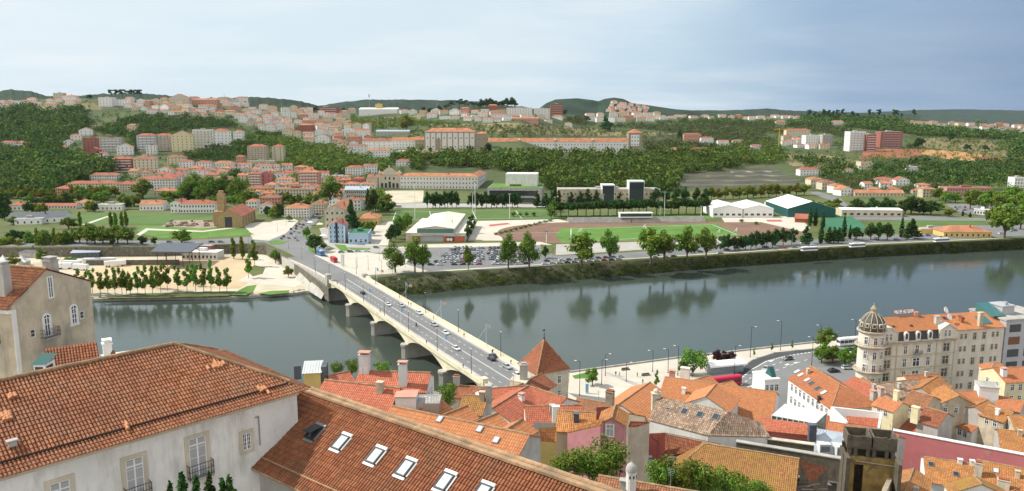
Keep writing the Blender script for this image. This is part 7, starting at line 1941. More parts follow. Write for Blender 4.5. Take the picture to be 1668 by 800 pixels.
# far village on the wooded knoll
def knoll(px, py, t=3300):
 P = PT(px, interp(KNOLL, px), t); Q = Vector((P.x * .96, P.y * .96, 20 + (P.z - 20) * .72)); B = Vector((P.x * .86, P.y * .86, 20))
 for i in range(80):
  k = i / 40; q = P.lerp(Q, k) if k <= 1 else Q.lerp(B, k - 1)
  if PROJ(q)[1] >= py: return q
 return Q
for k in range(26):
 p = knoll(1002 + 9 * (k % 7) + rnd.uniform(-3, 3) - 3 * (k // 7), 169 + (k // 7) * 4.2 + (k % 7) * 1.3 + rnd.uniform(-.8, .8)); w_, h_ = rnd.uniform(14, 26), rnd.uniform(7, 11)
 r = thing('distant_house', 'pale distant house on the wooded knoll', 'house', p, rnd.uniform(-.4, .4), 'distant houses on the knoll', True)
 mb = MB(); mb.box(-w_ / 2, w_ / 2, 0, 14, -8, h_); obj('wall', mb, rnd.choice(('clean_white', 'white_plaster', 'pale_stone')), r)
 mb = MB(); mb.poly([(-w_ / 2 - 1, -1, h_), (w_ / 2 + 1, -1, h_), (w_ / 2 - 5, 7, h_ + 4), (-w_ / 2 + 5, 7, h_ + 4)]); mb.poly([(w_ / 2 + 1, 15, h_), (-w_ / 2 - 1, 15, h_), (-w_ / 2 + 5, 7, h_ + 4), (w_ / 2 - 5, 7, h_ + 4)]); mb.poly([(w_ / 2 + 1, -1, h_), (w_ / 2 + 1, 15, h_), (w_ / 2 - 5, 7, h_ + 4)]); mb.poly([(-w_ / 2 - 1, 15, h_), (-w_ / 2 - 1, -1, h_), (-w_ / 2 + 5, 7, h_ + 4)]); obj('roof', mb, 'far_tile', r)
# construction crane
p = G(1268, 245); r = thing('tower_crane', 'yellow tower crane on the hillside building site', 'crane', p); m_ = DEPTH(p) / F
mb = MB(); mb.tube((0, 0, 0), (0, 0, 36 * m_), .8, n=4); obj('mast', mb, 'bus_yellow', r); mb = MB(); mb.tube((-10 * m_, 0, 34 * m_), (14 * m_, 0, 34 * m_), .6, n=4); mb.tube((0, 0, 38 * m_), (12 * m_, 0, 34.2 * m_), .25, n=4); obj('jib', mb, 'bus_yellow', r)
# ---------------------------------------------------------------- trees
def leaf_cloud(mb, centres, n, size, seed, flat=1.0):
 """n small leaf faces spread through and over a set of ellipsoid lobes (c, rx, ry, rz)"""
 r = random.Random(seed)
 wts = [c[1] * c[2] + c[2] * c[3] for c in centres]
 for i in range(n):
  c, rx, ry, rz = r.choices(centres, wts)[0]
  while True:
   d = Vector((r.gauss(0, 1), r.gauss(0, 1), r.gauss(0, 1)))
   if d.length > .05: break
  d.normalize(); k = (r.random() ** .33) * r.uniform(.75, 1.12)
  p = Vector((c[0] + d.x * rx * k, c[1] + d.y * ry * k, c[2] + d.z * rz * k))
  nn = (d * .9 + Vector((r.uniform(-1, 1), r.uniform(-1, 1), r.uniform(-.3, 1.1)))).normalized()
  q = nn.to_track_quat('Z', 'Y').to_matrix(); a = r.uniform(0, 6.3); s = size * r.uniform(.6, 1.35)
  u = q @ Vector((math.cos(a), math.sin(a), 0)) * s; v = q @ Vector((-math.sin(a), math.cos(a), 0)) * s * .7
  mb.poly([p - u, p - v * .9, p + u * .9, p + v])
def branchy(mb, h, r0, fork, tips, seed):
 r = random.Random(seed)
 mb.tube((0, 0, -.3), (0, 0, fork), r0, r0 * .72, 8)
 for t in tips:
  m_ = Vector((t[0] * .4, t[1] * .4, fork + (t[2] - fork) * .45))
  mb.tube((0, 0, fork - .1), m_, r0 * .6, r0 * .38, 6); mb.tube(m_, t, r0 * .38, r0 * .12, 6)
PROTO = {}
def proto(kind):
 """unit-height (1 m) tree: trunk and crown meshes, several variants"""
 if kind in PROTO: return PROTO[kind]
 out = []
 for v in range(3):
  r = random.Random(hash_(kind) + v * 17)
  tr, cr = MB(), MB(); H = 10.0
  if kind in ('round', 'big', 'yellow', 'fresh', 'deepround', 'wine'):
   lobes = []
   nl = 11 if kind == 'big' else 8
   for i in range(nl):
    a = 6.28 * i / nl + r.uniform(-.4, .4); rad = r.uniform(1.5, 2.8); z = r.uniform(2.9, 7.3)
    lobes.append(((math.cos(a) * rad, math.sin(a) * rad, z), r.uniform(1.3, 2.1), r.uniform(1.3, 2.1), r.uniform(1.1, 1.9)))
   lobes += [((r.uniform(-.8, .8), r.uniform(-.8, .8), 8.2), 1.6, 1.6, 1.5), ((0, 0, 5.6), 2.5, 2.5, 2.6)]
   leaf_cloud(cr, lobes, 3400 if kind == 'big' else 1500, .27 if kind == 'big' else .42, v)
   branchy(tr, H, .34, 1.7, [l[0] for l in lobes[::2]], v)
  elif kind == 'poplar':
   lobes = [((r.uniform(-.25, .25), r.uniform(-.25, .25), z), .95 - abs(z - 4.5) * .1, .95 - abs(z - 4.5) * .1, 1.3) for z in (2.2, 3.5, 4.8, 6.1, 7.4, 8.5)]
   leaf_cloud(cr, lobes, 900, .34, v); branchy(tr, H, .2, 1.6, [(0.1, 0, 8.5)], v)
  elif kind == 'young':
   lobes = [((r.uniform(-.6, .6), r.uniform(-.6, .6), z), 1.25 * (1.15 - z / 12), 1.25 * (1.15 - z / 12), 1.2) for z in (3.4, 4.6, 5.8, 7.0, 8.3, 9.1)] + [((r.uniform(-1.3, 1.3), r.uniform(-1, 1), r.uniform(3.5, 6)), .6, .6, .8) for i in range(3)]
   leaf_cloud(cr, lobes, 950, .3, v); branchy(tr, H, .11, 2.4, [(.2, 0, 9), (-.7, .2, 6), (.6, -.3, 6)], v)
  elif kind == 'cypress':
   lobes = [((0, 0, z), w, w, 1.2) for z, w in ((1.3, .8), (2.8, 1.0), (4.3, .95), (5.8, .8), (7.2, .6), (8.6, .36), (9.4, .2))]
   leaf_cloud(cr, lobes, 900, .32, v); branchy(tr, H, .2, 1.0, [(0, 0, 8)], v)
  elif kind == 'conifer':
   lobes = []
   for i in range(9):
    z = 1.6 + i * .92; w = 3.1 * (1 - i / 10.5)
    for k in range(3): a = r.uniform(0, 6.3); lobes.append(((math.cos(a) * w * .5, math.sin(a) * w * .5, z), w * .62, w * .62, .55))
   leaf_cloud(cr, lobes, 1300, .42, v); branchy(tr, H, .28, 1.6, [(0, 0, 9.3)], v)
  elif kind == 'umbrella':
   lobes = [((math.cos(a) * q, math.sin(a) * q, 6.8 + r.uniform(-.5, .6)), 2.0, 2.0, 2.1) for a, q in [(6.28 * i / 7 + r.uniform(-.3, .3), 2.5) for i in range(7)]] + [((0, 0, 7.6), 2.7, 2.7, 2.2)]
   leaf_cloud(cr, lobes, 1500, .45, v); branchy(tr, H, .28, 4.6, [l[0] for l in lobes[:7:2]], v)
  elif kind == 'pine':
   lobes = [((r.uniform(-1.6, 1.6), r.uniform(-1.6, 1.6), z), r.uniform(1, 1.6), r.uniform(1, 1.6), .7) for z in (5.5, 6.5, 7.3, 8.1, 8.9, 9.4)]
   leaf_cloud(cr, lobes, 420, .42, v); branchy(tr, H, .22, 4.5, [(0, 0, 9), (.9, 0, 7), (-.9, .3, 6.5)], v)
  elif kind == 'bush':
   lobes = [((r.uniform(-3, 3), r.uniform(-3, 3), r.uniform(2.5, 6.6)), r.uniform(1.8, 3), r.uniform(1.8, 3), r.uniform(1.6, 2.8)) for i in range(9)]
   leaf_cloud(cr, lobes, 2200, .3, v); branchy(tr, H, .4, 1.2, [l[0] for l in lobes[:4]], v)
  lm = {'round': 'leaf_mid', 'big': 'leaf_mid', 'yellow': 'leaf_yellow', 'fresh': 'leaf_fresh', 'deepround': 'leaf_dark', 'wine': 'leaf_wine', 'poplar': 'leaf_fresh', 'young': 'leaf_fresh', 'cypress': 'leaf_dark', 'conifer': 'leaf_dark', 'umbrella': 'leaf_deep', 'pine': 'leaf_dark', 'bush': 'leaf_mid'}[kind]
  out.append((tr.mesh('trunk', 'pale_bark' if kind in ('young', 'poplar') else 'bark'), cr.mesh('crown', lm)))
 PROTO[kind] = out
 return out
def hash_(s): return sum(ord(c) * (i + 3) for i, c in enumerate(s))
CW = {'round': 7.6, 'big': 8.2, 'yellow': 7.6, 'fresh': 7.6, 'deepround': 7.6, 'wine': 7.6, 'poplar': 2.4, 'young': 3.4, 'cypress': 2.2, 'conifer': 5.0, 'umbrella': 8.0, 'pine': 5.0, 'bush': 9.5}
NAMES = {'round': ('broadleaf_tree', 'leafy green tree'), 'big': ('plane_tree', 'tall spreading green tree'), 'yellow': ('yellowing_tree', 'yellow green rounded tree'), 'fresh': ('broadleaf_tree', 'light green leafy tree'),
   'deepround': ('holm_oak', 'dark green rounded tree'), 'wine': ('plum_tree', 'wine dark bushy tree'), 'poplar': ('poplar_tree', 'narrow upright poplar'), 'young': ('young_tree', 'slender young tree'), 'cypress': ('cypress_tree', 'dark pointed cypress'),
   'conifer': ('conifer_tree', 'dark conical conifer'), 'umbrella': ('umbrella_pine', 'flat topped umbrella pine'), 'pine': ('pine_tree', 'ragged dark pine'), 'bush': ('leafy_bush', 'dense green bush')}
def tree(kind, p, h, w=None, where='', seed=None, group=None, label=None):
 k = rnd.randrange(3) if seed is None else seed
 tr, cr = proto(kind)[k]
 nm, lb = NAMES[kind]
 r = thing(nm, label or (lb + (' ' + where if where else '')), 'bush' if kind == 'bush' else 'tree', p, rnd.uniform(0, 6.3), group, label is None)
 s = h / 10; sw = (w / CW[kind]) if w else s
 r.scale = (sw, sw, s)
 a = bpy.data.objects.new('trunk', tr); C.objects.link(a); a.parent = r
 b = bpy.data.objects.new('crown', cr); C.objects.link(b); b.parent = r
 return r
def ft(kind, px, py, hpx, wpx=None, where='', ground=None, group=None):
 p = G(px, py) if ground is None else PZ(px, py, ground)
 m = DEPTH(p) / F
 return tree(kind, p, hpx * m * 1.04, wpx * m if wpx else None, where, group=group)
def row(kind, x0, y0, x1, y1, n, h, w=None, jit=1.5, ground=None, where='', group=None):
 for i in range(n):
  u = i / max(1, n - 1)
  ft(kind, x0 + (x1 - x0) * u + rnd.uniform(-jit, jit), y0 + (y1 - y0) * u + rnd.uniform(-.4, .4) * jit * .3, h * rnd.uniform(.86, 1.12), w * rnd.uniform(.9, 1.1) if w else None, where, ground, group)
# left bank park
for x, y, h in ((151, 477.6, 40), (164, 481, 38), (176, 480, 40), (188, 482, 46), (199, 479, 44), (213, 482.5, 38), (225, 481.5, 48), (237, 481.5, 50), (249, 480, 46), (262, 476.5, 44), (273, 474, 46), (290, 475, 42), (305, 476.5, 44), (319, 475, 46), (332, 476.5, 48), (344, 475, 50), (358, 476.5, 42), (370, 476.5, 40), (128, 479, 40), (140, 480, 38), (256, 470, 36), (315, 466, 34), (206, 478, 38)):
 ft('young', x, y, h, 17, 'in the riverside row on the sand', 2, 'young trees along the sandy river edge')
for x, y, h, w in ((381, 422, 35, 12), (395, 422.5, 38, 12), (415, 434, 42, 16), (405, 453, 40, 16)): ft('poplar' if y < 430 else 'young', x, y, h, w, 'beside the bridge ramp', 2)
ft('round', 449, 428, 22, 19, 'on the embankment', 2.5); ft('yellow', 470, 452, 20, 16, 'on the path below the bridge ramp', 2)
for i in range(8): ft('deepround', 54 + i * 9, 336, 13, 13, 'in the clipped row')
for x in (5, 18, 30, 44, 58, 70, 82): ft('yellow', x, 324 + rnd.uniform(-2, 2), 17, 18)
for x in (118, 128, 138, 148, 158, 168, 178, 188): ft('yellow' if x % 3 else 'round', x, 322 + rnd.uniform(-2, 2), 20, 18)
ft('round', 233, 323, 33, 36); ft('round', 219, 336, 18, 26); ft('round', 199, 333, 18, 16)
for x, y, h, w in ((305, 328, 42, 38), (322, 326, 46, 40), (345, 329, 44, 40), (366, 327, 46, 40), (386, 329, 42, 38), (348, 336, 18, 26), (330, 331, 30, 34)): ft('big', x, y, h, w)
for x, y in ((266, 341), (274, 335), (283, 328), (292, 322)): ft('fresh', x, y, 14, 18)
for x, y in ((181, 372), (189, 373), (199, 372), (206, 371)): ft('poplar', x, y, 28, 9)
for x, y, h, w in ((130, 396, 28, 26), (142, 398, 30, 28), (155, 397, 32, 30), (168, 398, 30, 28), (180, 397, 28, 28), (192, 397, 32, 32), (208, 398, 30, 30), (145, 388, 26, 26)): ft('round', x, y, h, w)
ft('deepround', 232, 399, 15, 16); ft('deepround', 251, 399, 13, 10); ft('fresh', 296, 397, 24, 36); ft('deepround', 184, 401, 14, 12)
for x, y, h, k in ((52, 408, 34, 'round'), (62, 410, 40, 'poplar'), (72, 412, 38, 'fresh'), (80, 408, 34, 'round'), (90, 410, 40, 'poplar'), (100, 411, 34, 'round'), (112, 410, 36, 'round'), (120, 408, 38, 'poplar'), (5, 412, 26, 'yellow'), (18, 410, 26, 'yellow'), (32, 412, 22, 'yellow'), (70, 430, 26, 'young'), (20, 436, 22, 'yellow')): ft(k, x, y, h, None if k == 'poplar' else 24, ground=2)
ft('round', 112, 373, 19, 27); ft('deepround', 22, 393, 20, 22); ft('poplar', 131, 372, 28, 8); ft('deepround', 38, 392, 16, 14); ft('conifer', 4, 352, 38, 22); ft('conifer', 12, 340, 26, 14)
ft('deepround', 8, 358, 20, 22); ft('fresh', 22, 366, 14, 18); ft('bush', 114, 429, 12, 22, ground=2)
# middle
ft('big', 538, 331, 46, 44); ft('conifer', 573, 377, 54, 22); ft('deepround', 608, 350, 42, 22); ft('conifer', 600, 346, 40, 12)
ft('round', 500, 388, 20, 17); ft('deepround', 514, 411, 30, 32); ft('round', 600, 384, 24, 20); ft('fresh', 605, 378, 18, 14); ft('deepround', 592, 380, 18, 16)
for x, y, h in ((637, 394, 26), (645, 390, 30), (652, 384, 34), (660, 376, 28), (664, 370, 24)): ft('deepround' if x % 2 else 'round', x, y, h, 20)
for x, y, h in ((762, 391, 26), (766, 380, 24), (769, 371, 22)): ft('deepround', x, y, h, 14)
for x, y, h, w in ((644, 444.5, 50, 40), (676, 443.5, 60, 36), (689, 443, 47, 30)): ft('big', x, y, h, w)
ft('round', 763, 440, 42, 17); ft('big', 828, 438, 62, 32); ft('big', 862, 436, 60, 38); ft('deepround', 888, 421, 20, 14)
for x, y, h, w in ((947, 432, 56, 48), (993, 428, 56, 34), (1060, 428, 60, 50), (1082, 426, 53, 38), (1119, 423, 56, 38), (1150, 420, 50, 40)): ft('fresh' if x in (947, 1119, 1060) else 'big', x, y, h, w)
row('deepround', 1178, 409, 1258, 403, 10, 27, 17); row('deepround', 1264, 401, 1290, 399, 3, 30, 18); ft('conifer', 1313, 397, 30, 20)
row('deepround', 697, 339, 744, 338, 8, 26, 13); row('deepround', 768, 339, 842, 338, 10, 26, 15); row('conifer', 876, 338, 910, 339, 4, 28, 14)
row('conifer', 930, 332, 972, 331, 4, 22, 13); row('conifer', 1008, 331, 1052, 330, 4, 22, 13); row('deepround', 1066, 332, 1150, 330, 6, 26, 17); row('yellow', 1158, 326, 1310, 318, 14, 21, 17)
row('umbrella', 902, 353, 1144, 349, 20, 25, 26, 2, group='umbrella pines behind the stadium stand')
ft('round', 898, 356, 24, 20); ft('round', 902, 345, 20, 16); row('round', 836, 353, 870, 353, 4, 8, 8)
# the stadium's clipped bushes
for i in range(12): ft('bush', 808 + i * 8, 383 - i * 2.0 + (0 if i > 1 else 0), 5, 9, 'on the rim of the running track')
for x, y in ((1216, 353), (1247, 352), (1208, 362), (1232, 366)): ft('bush', x, y, 6, 9)
# right
for x, y, h in ((1319, 368, 28), (1328, 368, 28), (1340, 373, 28), (1374, 389, 36), (1384, 389, 22), (1337, 397, 34)): ft('cypress', x, y, h, h * .3)
for x in (1350, 1358, 1366): ft('conifer', x, 396, 27, 14)
ft('deepround', 1394, 392, 23, 24)
for x in (1418, 1431, 1445): ft('deepround', x, 391, 29, 22)
ft('cypress', 1468, 387, 32, 9); ft('conifer', 1485, 389, 34, 24); ft('conifer', 1478, 390, 28, 14)
for x, y, h, w in ((1395, 349, 27, 28), (1420, 348, 26, 26), (1440, 348, 27, 22), (1452, 348, 24, 20), (1484, 349, 31, 34), (1474, 349, 24, 22), (1516, 350, 24, 30), (1504, 349, 22, 20)): ft('deepround', x, y, h, w)
ft('fresh', 1351, 343, 18, 14); ft('round', 1361, 342, 20, 16); ft('yellow', 1545, 353, 13, 18); ft('cypress', 1568, 352, 9, 5); ft('cypress', 1580, 354, 8, 5)
for x, y, h, w in ((1530, 327, 22, 24), (1540, 330, 20, 20), (1580, 341, 34, 26), (1556, 330, 18, 18), (1604, 342, 28, 26), (1622, 344, 32, 30), (1642, 340, 32, 32), (1660, 346, 34, 30), (1612, 330, 22, 26), (1650, 326, 24, 26), (1676, 340, 36, 34), (1590, 326, 18, 20), (1636, 388, 58, 44), (1662, 374, 42, 30), (1616, 366, 30, 24), (1690, 385, 50, 40)): ft('fresh', x, y, h, w)
for x in (1338, 1365, 1290, 1240): ft('bush', x, 384 if x > 1300 else 352, 8, 10)
for P_, n_, k_ in (([(0, 324), (420, 324), (420, 338), (250, 344), (0, 350)], 60, 'r'), ([(420, 325), (520, 330), (530, 345), (470, 362), (400, 345)], 26, 'r'), ([(560, 320), (640, 332), (640, 346), (580, 346)], 12, 'r'), ([(1440, 356), (1640, 318), (1668, 330), (1560, 332), (1520, 346)], 14, 'f'), ([(880, 316), (1110, 316), (1110, 324), (880, 330)], 20, 'd'), ([(1320, 340), (1360, 332), (1372, 350), (1330, 352)], 8, 'r')):
 for i in range(n_):
  for q in range(20):
   x, y = rnd.uniform(min(a for a, b in P_), max(a for a, b in P_)), rnd.uniform(min(b for a, b in P_), max(b for a, b in P_))
   if inpoly(x, y, P_) and not any(abs(x - a) < c * .5 + 3 and -d < y - b < 4 for a, b, c, d in PLACED): ft({'r': rnd.choice(('round', 'yellow', 'deepround', 'fresh')), 'f': 'fresh', 'd': 'deepround'}[k_], x, y, rnd.uniform(10, 19), rnd.uniform(11, 18)); break
# skyline trees
for i in range(26): ft('pine', rnd.uniform(1312, 1500), rnd.uniform(194, 198), rnd.uniform(9, 17), None, 'on the skyline')
for x in (757, 772, 784, 793, 800, 808, 818, 826, 834, 838, 748, 735, 727): ft('deepround' if x > 780 else 'pine', x, interp(RIDGE, x) + .6, rnd.uniform(9, 17), 14, 'on the skyline')
for x in (182, 188, 194, 200, 206, 212, 218, 224, 228): p = PT(x, 160, 2350); tree('pine', p, 26, 20, 'in the skyline clump')
for x in (146, 345, 400, 505, 515, 560, 690, 700, 716, 920): ft('deepround', x, interp(RIDGE, x) + .8, rnd.uniform(7, 10), 10, 'on the skyline')
ft('yellow', 662, 214, 28, 24); ft('conifer', 986, 212, 24, 16); ft('deepround', 990, 214, 16, 22); ft('deepround', 955, 198, 10, 14); ft('conifer', 1107, 226, 16, 9); ft('deepround', 1496, 241, 17, 20); ft('deepround', 1575, 246, 11, 14); ft('deepround', 1605, 246, 10, 12); ft('deepround', 1548, 230, 14, 12)
for x in (673, 686, 701, 730, 815, 823, 831, 844, 852, 861, 880, 888, 943): ft('round', x, 247.5, 8, 8, 'in front of the monastery')
ft('deepround', 795, 250, 18, 14)
# near bank
NB = 9.04
ft('round', 965, 628, 31, 24, 'on the near plaza', NB)
tree('bush', PZ(1128, 612, NB), 11.5, 10.5, '', label='broad dark green tree beside the plaza kiosk')
ft('fresh', 1112, 610, 26, 18, 'beside the plaza kiosk', NB)
for x, y in ((1168, 589), (1180, 590), (1190, 591)): ft('wine', x, y, 20, 20, 'behind the kiosk', NB)
for x, y, h, w in ((1344, 572, 42, 36), (1338, 592, 34, 30), (1356, 592, 32, 28), (1376, 600, 38, 26), (1398, 575, 26, 18), (1392, 590, 24, 18)): ft('big', x, y, h, w, 'beside the domed hotel', NB)
ft('young', 1069, 634, 32, 10, 'in a grille on the plaza', NB)
for x, y in ((1257, 574), (1290, 570), (1228, 582)): ft('young', x, y, 16, 5, 'newly planted on the quay', NB)
# gardens among the old town roofs
tree('bush', PT(986, 784, 104), 6.6, 6.8, '', label='dense dark green tree below the pink house', seed=0)
tree('bush', PT(966, 786, 101), 5.6, 5.6, '', label='smaller green tree hugging the pink house tree', seed=1)
tree('bush', PT(926, 774, 100), 3.8, 5.2, '', label='green bush in front of the white gable left of pink house', seed=2)
tree('bush', PT(730, 664, 112), 4.4, 3.6, '', label='olive green bush behind the cross gables', seed=1)
for x, y, h, w, t, lb in ((548, 612, 3.0, 2.2, 130, 'pale green bush beside the ochre cabin'), (573, 612, 3.6, 2.6, 130, 'pale green bush behind the small red roof'), (622, 612, 3.0, 4.0, 135, 'dark green bush behind the tall white chimney')):
 tree('bush', PT(x, y, t), h, w, '', label=lb, seed=1)
for x, y, h, w, t, k in ((1075, 806, 5.0, 4, 92, 0), (1105, 812, 6.2, 5, 92, 1), (1140, 812, 6.0, 5, 93, 2), (1180, 812, 4.4, 4.4, 95, 0), (1215, 816, 3.6, 4, 98, 1), (1240, 812, 3.0, 3, 100, 2)):
 tree('bush', PT(x, y, t), h, w, '', label='fresh green shrub at bottom edge, %s from the left' % ('first', 'second', 'third', 'fourth', 'fifth', 'sixth')[[1075, 1105, 1140, 1180, 1215, 1240].index(x)], seed=k)
for i, (x, y) in enumerate(((276, 790), (295, 772), (318, 778), (340, 775), (362, 783), (373, 778))):
 tree('cypress', PT(x, y, 40) - Vector((0, 0, 3.2)), 3.3, 1.0, '', label='slim green conifer tip before the white mansion, %s from the left' % ('first', 'second', 'third', 'fourth', 'fifth', 'sixth')[i], seed=i % 3)
# ---------------------------------------------------------------- woods: uncounted masses, one object each
def wood(name, label, polys, n, mat, hr=(7, 12), quads=46, size=1.25, seed=1, cat='wood', avoid=True):
 r = np.random.RandomState(seed); rr = random.Random(seed)
 T = []
 for v in range(4):
  d = r.normal(size=(quads, 3)); d /= np.linalg.norm(d, axis=1)[:, None]
  lob = r.normal(scale=.32, size=(5, 3)) * np.array([1, 1, .6]); rad = r.uniform(.32, .5, 5); k = r.randint(0, 5, quads)
  P = lob[k] + d * rad[k][:, None] * r.uniform(.75, 1.1, quads)[:, None]; P[:, 2] = P[:, 2] * .8 + .55
  n_ = d + r.uniform(-.6, .9, size=(quads, 3)); n_ /= np.linalg.norm(n_, axis=1)[:, None]
  a = np.cross(n_, r.normal(size=(quads, 3))); a /= np.linalg.norm(a, axis=1)[:, None]; b = np.cross(n_, a)
  T.append((P, a, b))
 V = []; areas = []
 for P in polys:
  areas.append(abs(sum(P[i][0] * P[(i + 1) % len(P)][1] - P[(i + 1) % len(P)][0] * P[i][1] for i in range(len(P)))) / 2)
 for P, A in zip(polys, areas):
  cnt = int(n * A / sum(areas)); xs = [q[0] for q in P]; ys = [q[1] for q in P]; i = 0; tries = 0
  while i < cnt and tries < cnt * 12:
   tries += 1
   x, y = rr.uniform(min(xs), max(xs)), rr.uniform(min(ys), max(ys))
   if not inpoly(x, y, P): continue
   if avoid and any(abs(x - a) < c * .55 + 2 and -1 < y - b < 7 or abs(x - a) < c * .5 and -d < y - b <= 1 for a, b, c, d in PLACED): continue
   i += 1
   h = rr.uniform(*hr) * (1 if rr.random() > .25 else rr.uniform(1.3, 1.7)); w = h * rr.uniform(.75, 1.15); p = G(x, y)
   Pt, a, b = T[rr.randrange(4)]; an = rr.uniform(0, 6.3); c_, s_ = math.cos(an), math.sin(an); Rm = np.array([[c_, -s_, 0], [s_, c_, 0], [0, 0, 1]])
   S = np.array([w, w, h]); sz = size * h / 10 * r.uniform(.7, 1.3, quads)[:, None]
   ctr = (Pt @ Rm.T) * S + np.array(p); aa = (a @ Rm.T) * sz; bb = (b @ Rm.T) * sz * .75
   V.append(np.stack([ctr - aa, ctr - bb, ctr + aa, ctr + bb], 1).reshape(-1, 3))
 V = np.concatenate(V).astype(np.float32); nv = len(V); nf = nv // 4
 me = bpy.data.meshes.new(name); me.vertices.add(nv); me.vertices.foreach_set('co', V.ravel()); me.loops.add(nv); me.loops.foreach_set('vertex_index', np.arange(nv, dtype=np.int32))
 me.polygons.add(nf); me.polygons.foreach_set('loop_start', np.arange(0, nv, 4, dtype=np.int32)); me.polygons.foreach_set('loop_total', np.full(nf, 4, np.int32))
 me.materials.append(MATS[mat]); me.update(); me.validate()
 o = bpy.data.objects.new(name, me); C.objects.link(o); o['kind'] = 'stuff'; o['label'] = label; o['category'] = cat
 return o
wood('wooded_slope', 'dark mixed wood covering the left hillside', [
 [(-120, 172), (60, 174), (140, 180), (152, 200), (140, 214), (108, 236), (96, 250), (140, 262), (188, 268), (184, 286), (120, 298), (92, 318), (-120, 320)]], 2400, 'wood_leaf_dark', (8, 14), 50, seed=2)
wood('wooded_slope', 'fresh green trees at the left wood edge', [[(30, 250), (100, 250), (140, 264), (188, 270), (184, 288), (120, 298), (70, 316), (30, 300)], [(60, 205), (140, 196), (130, 214), (70, 226)]], 528, 'wood_leaf', (7, 12), 50, seed=3)
wood('hillside_scrub', 'olive green scrub and trees between the hillside houses', [
 [(150, 214), (240, 186), (292, 190), (400, 190), (410, 206), (300, 212), (225, 230), (190, 222)], [(310, 252), (400, 232), (418, 226), (416, 252), (370, 264), (300, 262)],
 [(215, 232), (228, 226), (226, 250), (212, 250)], [(400, 190), (440, 200), (480, 228), (420, 222)], [(260, 292), (300, 284), (410, 288), (400, 292)]], 992, 'wood_leaf_dark', (6, 10), 46, seed=4)
wood('wooded_slope', 'green wooded slope beside the beige twin towers', [[(455, 240), (475, 226), (512, 236), (600, 246), (640, 262), (630, 272), (620, 286), (555, 284), (455, 284), (462, 262)], [(400, 222), (470, 228), (465, 240), (400, 236)]], 688, 'wood_leaf', (6, 11), 46, seed=5)
wood('wooded_slope', 'broad green wooded slope below the monastery', [[(890, 312), (872, 288), (800, 276), (700, 272), (690, 258), (800, 254), (830, 254), (1010, 254), (1060, 250), (1180, 252), (1232, 268), (1200, 275), (1110, 284), (1096, 312)], [(640, 262), (690, 254), (690, 280), (640, 276)]], 1300, 'wood_leaf', (7, 13), 72, seed=6)
wood('wooded_slope', 'darker trees on the upper edge of the monastery slope', [[(690, 258), (800, 252), (880, 262), (880, 280), (790, 272), (700, 270)], [(900, 285), (1000, 275), (1000, 300), (900, 308)]], 384, 'wood_leaf_dark', (7, 11), 56, seed=16)
wood('olive_grove', 'sparse olive trees dotted over the dry field', [[(560, 190), (690, 190), (800, 200), (1020, 214), (1110, 222), (1104, 236), (1048, 236), (1040, 222), (800, 220), (690, 206), (560, 206)]], 672, 'wood_leaf_olive', (4, 6.5), 40, seed=7)
wood('valley_trees', 'mixed green trees filling the valley right of the monastery', [[(920, 192), (1060, 200), (1200, 197), (1300, 202), (1390, 214), (1390, 226), (1300, 214), (1200, 226), (1100, 216), (1000, 208), (930, 204)], [(1110, 216), (1250, 226), (1262, 238), (1250, 248), (1050, 246), (1050, 236), (1106, 234)]], 1440, 'wood_leaf_olive', (6, 11), 44, seed=8)
wood('forest', 'dark forest along the right-hand plateau', [[(1060, 190), (1400, 194), (1500, 200), (1720, 214), (1760, 232), (1600, 226), (1500, 222), (1400, 210), (1250, 206), (1070, 198)], [(1640, 226), (1760, 228), (1760, 262), (1650, 258)]], 2080, 'wood_leaf_dark', (8, 14), 44, seed=9)
wood('wooded_slope', 'green trees above the bare terraces', [[(1200, 236), (1262, 236), (1286, 250), (1262, 256), (1290, 264), (1250, 270), (1180, 262), (1130, 250)]], 368, 'wood_leaf', (6, 11), 46, seed=10)
wood('wooded_slope', 'trees scattered below the red earth slope', [[(1285, 256), (1345, 262), (1400, 276), (1500, 264), (1612, 266), (1760, 256), (1760, 300), (1600, 302), (1500, 300), (1470, 306), (1415, 290), (1340, 292)]], 832, 'wood_leaf_dark', (6, 11), 46, seed=11)
wood('wooded_slope', 'olive green bushes around the right-hand houses', [[(1340, 290), (1420, 292), (1480, 304), (1560, 306), (1560, 318), (1400, 314)], [(1420, 244), (1500, 242), (1490, 236), (1420, 240)], [(1500, 226), (1620, 230), (1700, 250), (1620, 250)]], 240, 'wood_leaf_olive', (4, 7), 44, seed=12)
wood('garden_trees', 'green gardens between the houses of the middle hill', [[(400, 176), (560, 188), (700, 190), (920, 192), (920, 200), (700, 204), (560, 215), (480, 228), (400, 206)], [(400, 284), (620, 296), (620, 330), (400, 328)], [(560, 222), (690, 226), (690, 258), (560, 250)]], 672, 'wood_leaf', (4.5, 8), 40, seed=13)
wood('hillside_scrub', 'loose bushes and hedges scattered over all the far hills', [[(-100, 168), (400, 166), (560, 186), (700, 188), (860, 178), (960, 193), (1400, 195), (1740, 212), (1740, 312), (1320, 306), (1320, 270), (1000, 262), (1100, 240), (1040, 226), (690, 246), (640, 300), (560, 314), (-100, 320)]], 2600, 'wood_leaf', (3.5, 7.5), 34, seed=21, cat='scrub')
wood('hillside_scrub', 'dark hedges and small trees scattered over all the far hills', [[(-100, 168), (400, 166), (560, 186), (700, 188), (860, 178), (960, 193), (1400, 195), (1740, 212), (1740, 312), (1320, 306), (1320, 270), (1000, 262), (1100, 240), (1040, 226), (690, 246), (640, 300), (560, 314), (-100, 320)]], 1500, 'wood_leaf_dark', (4, 8), 36, seed=22, cat='scrub')
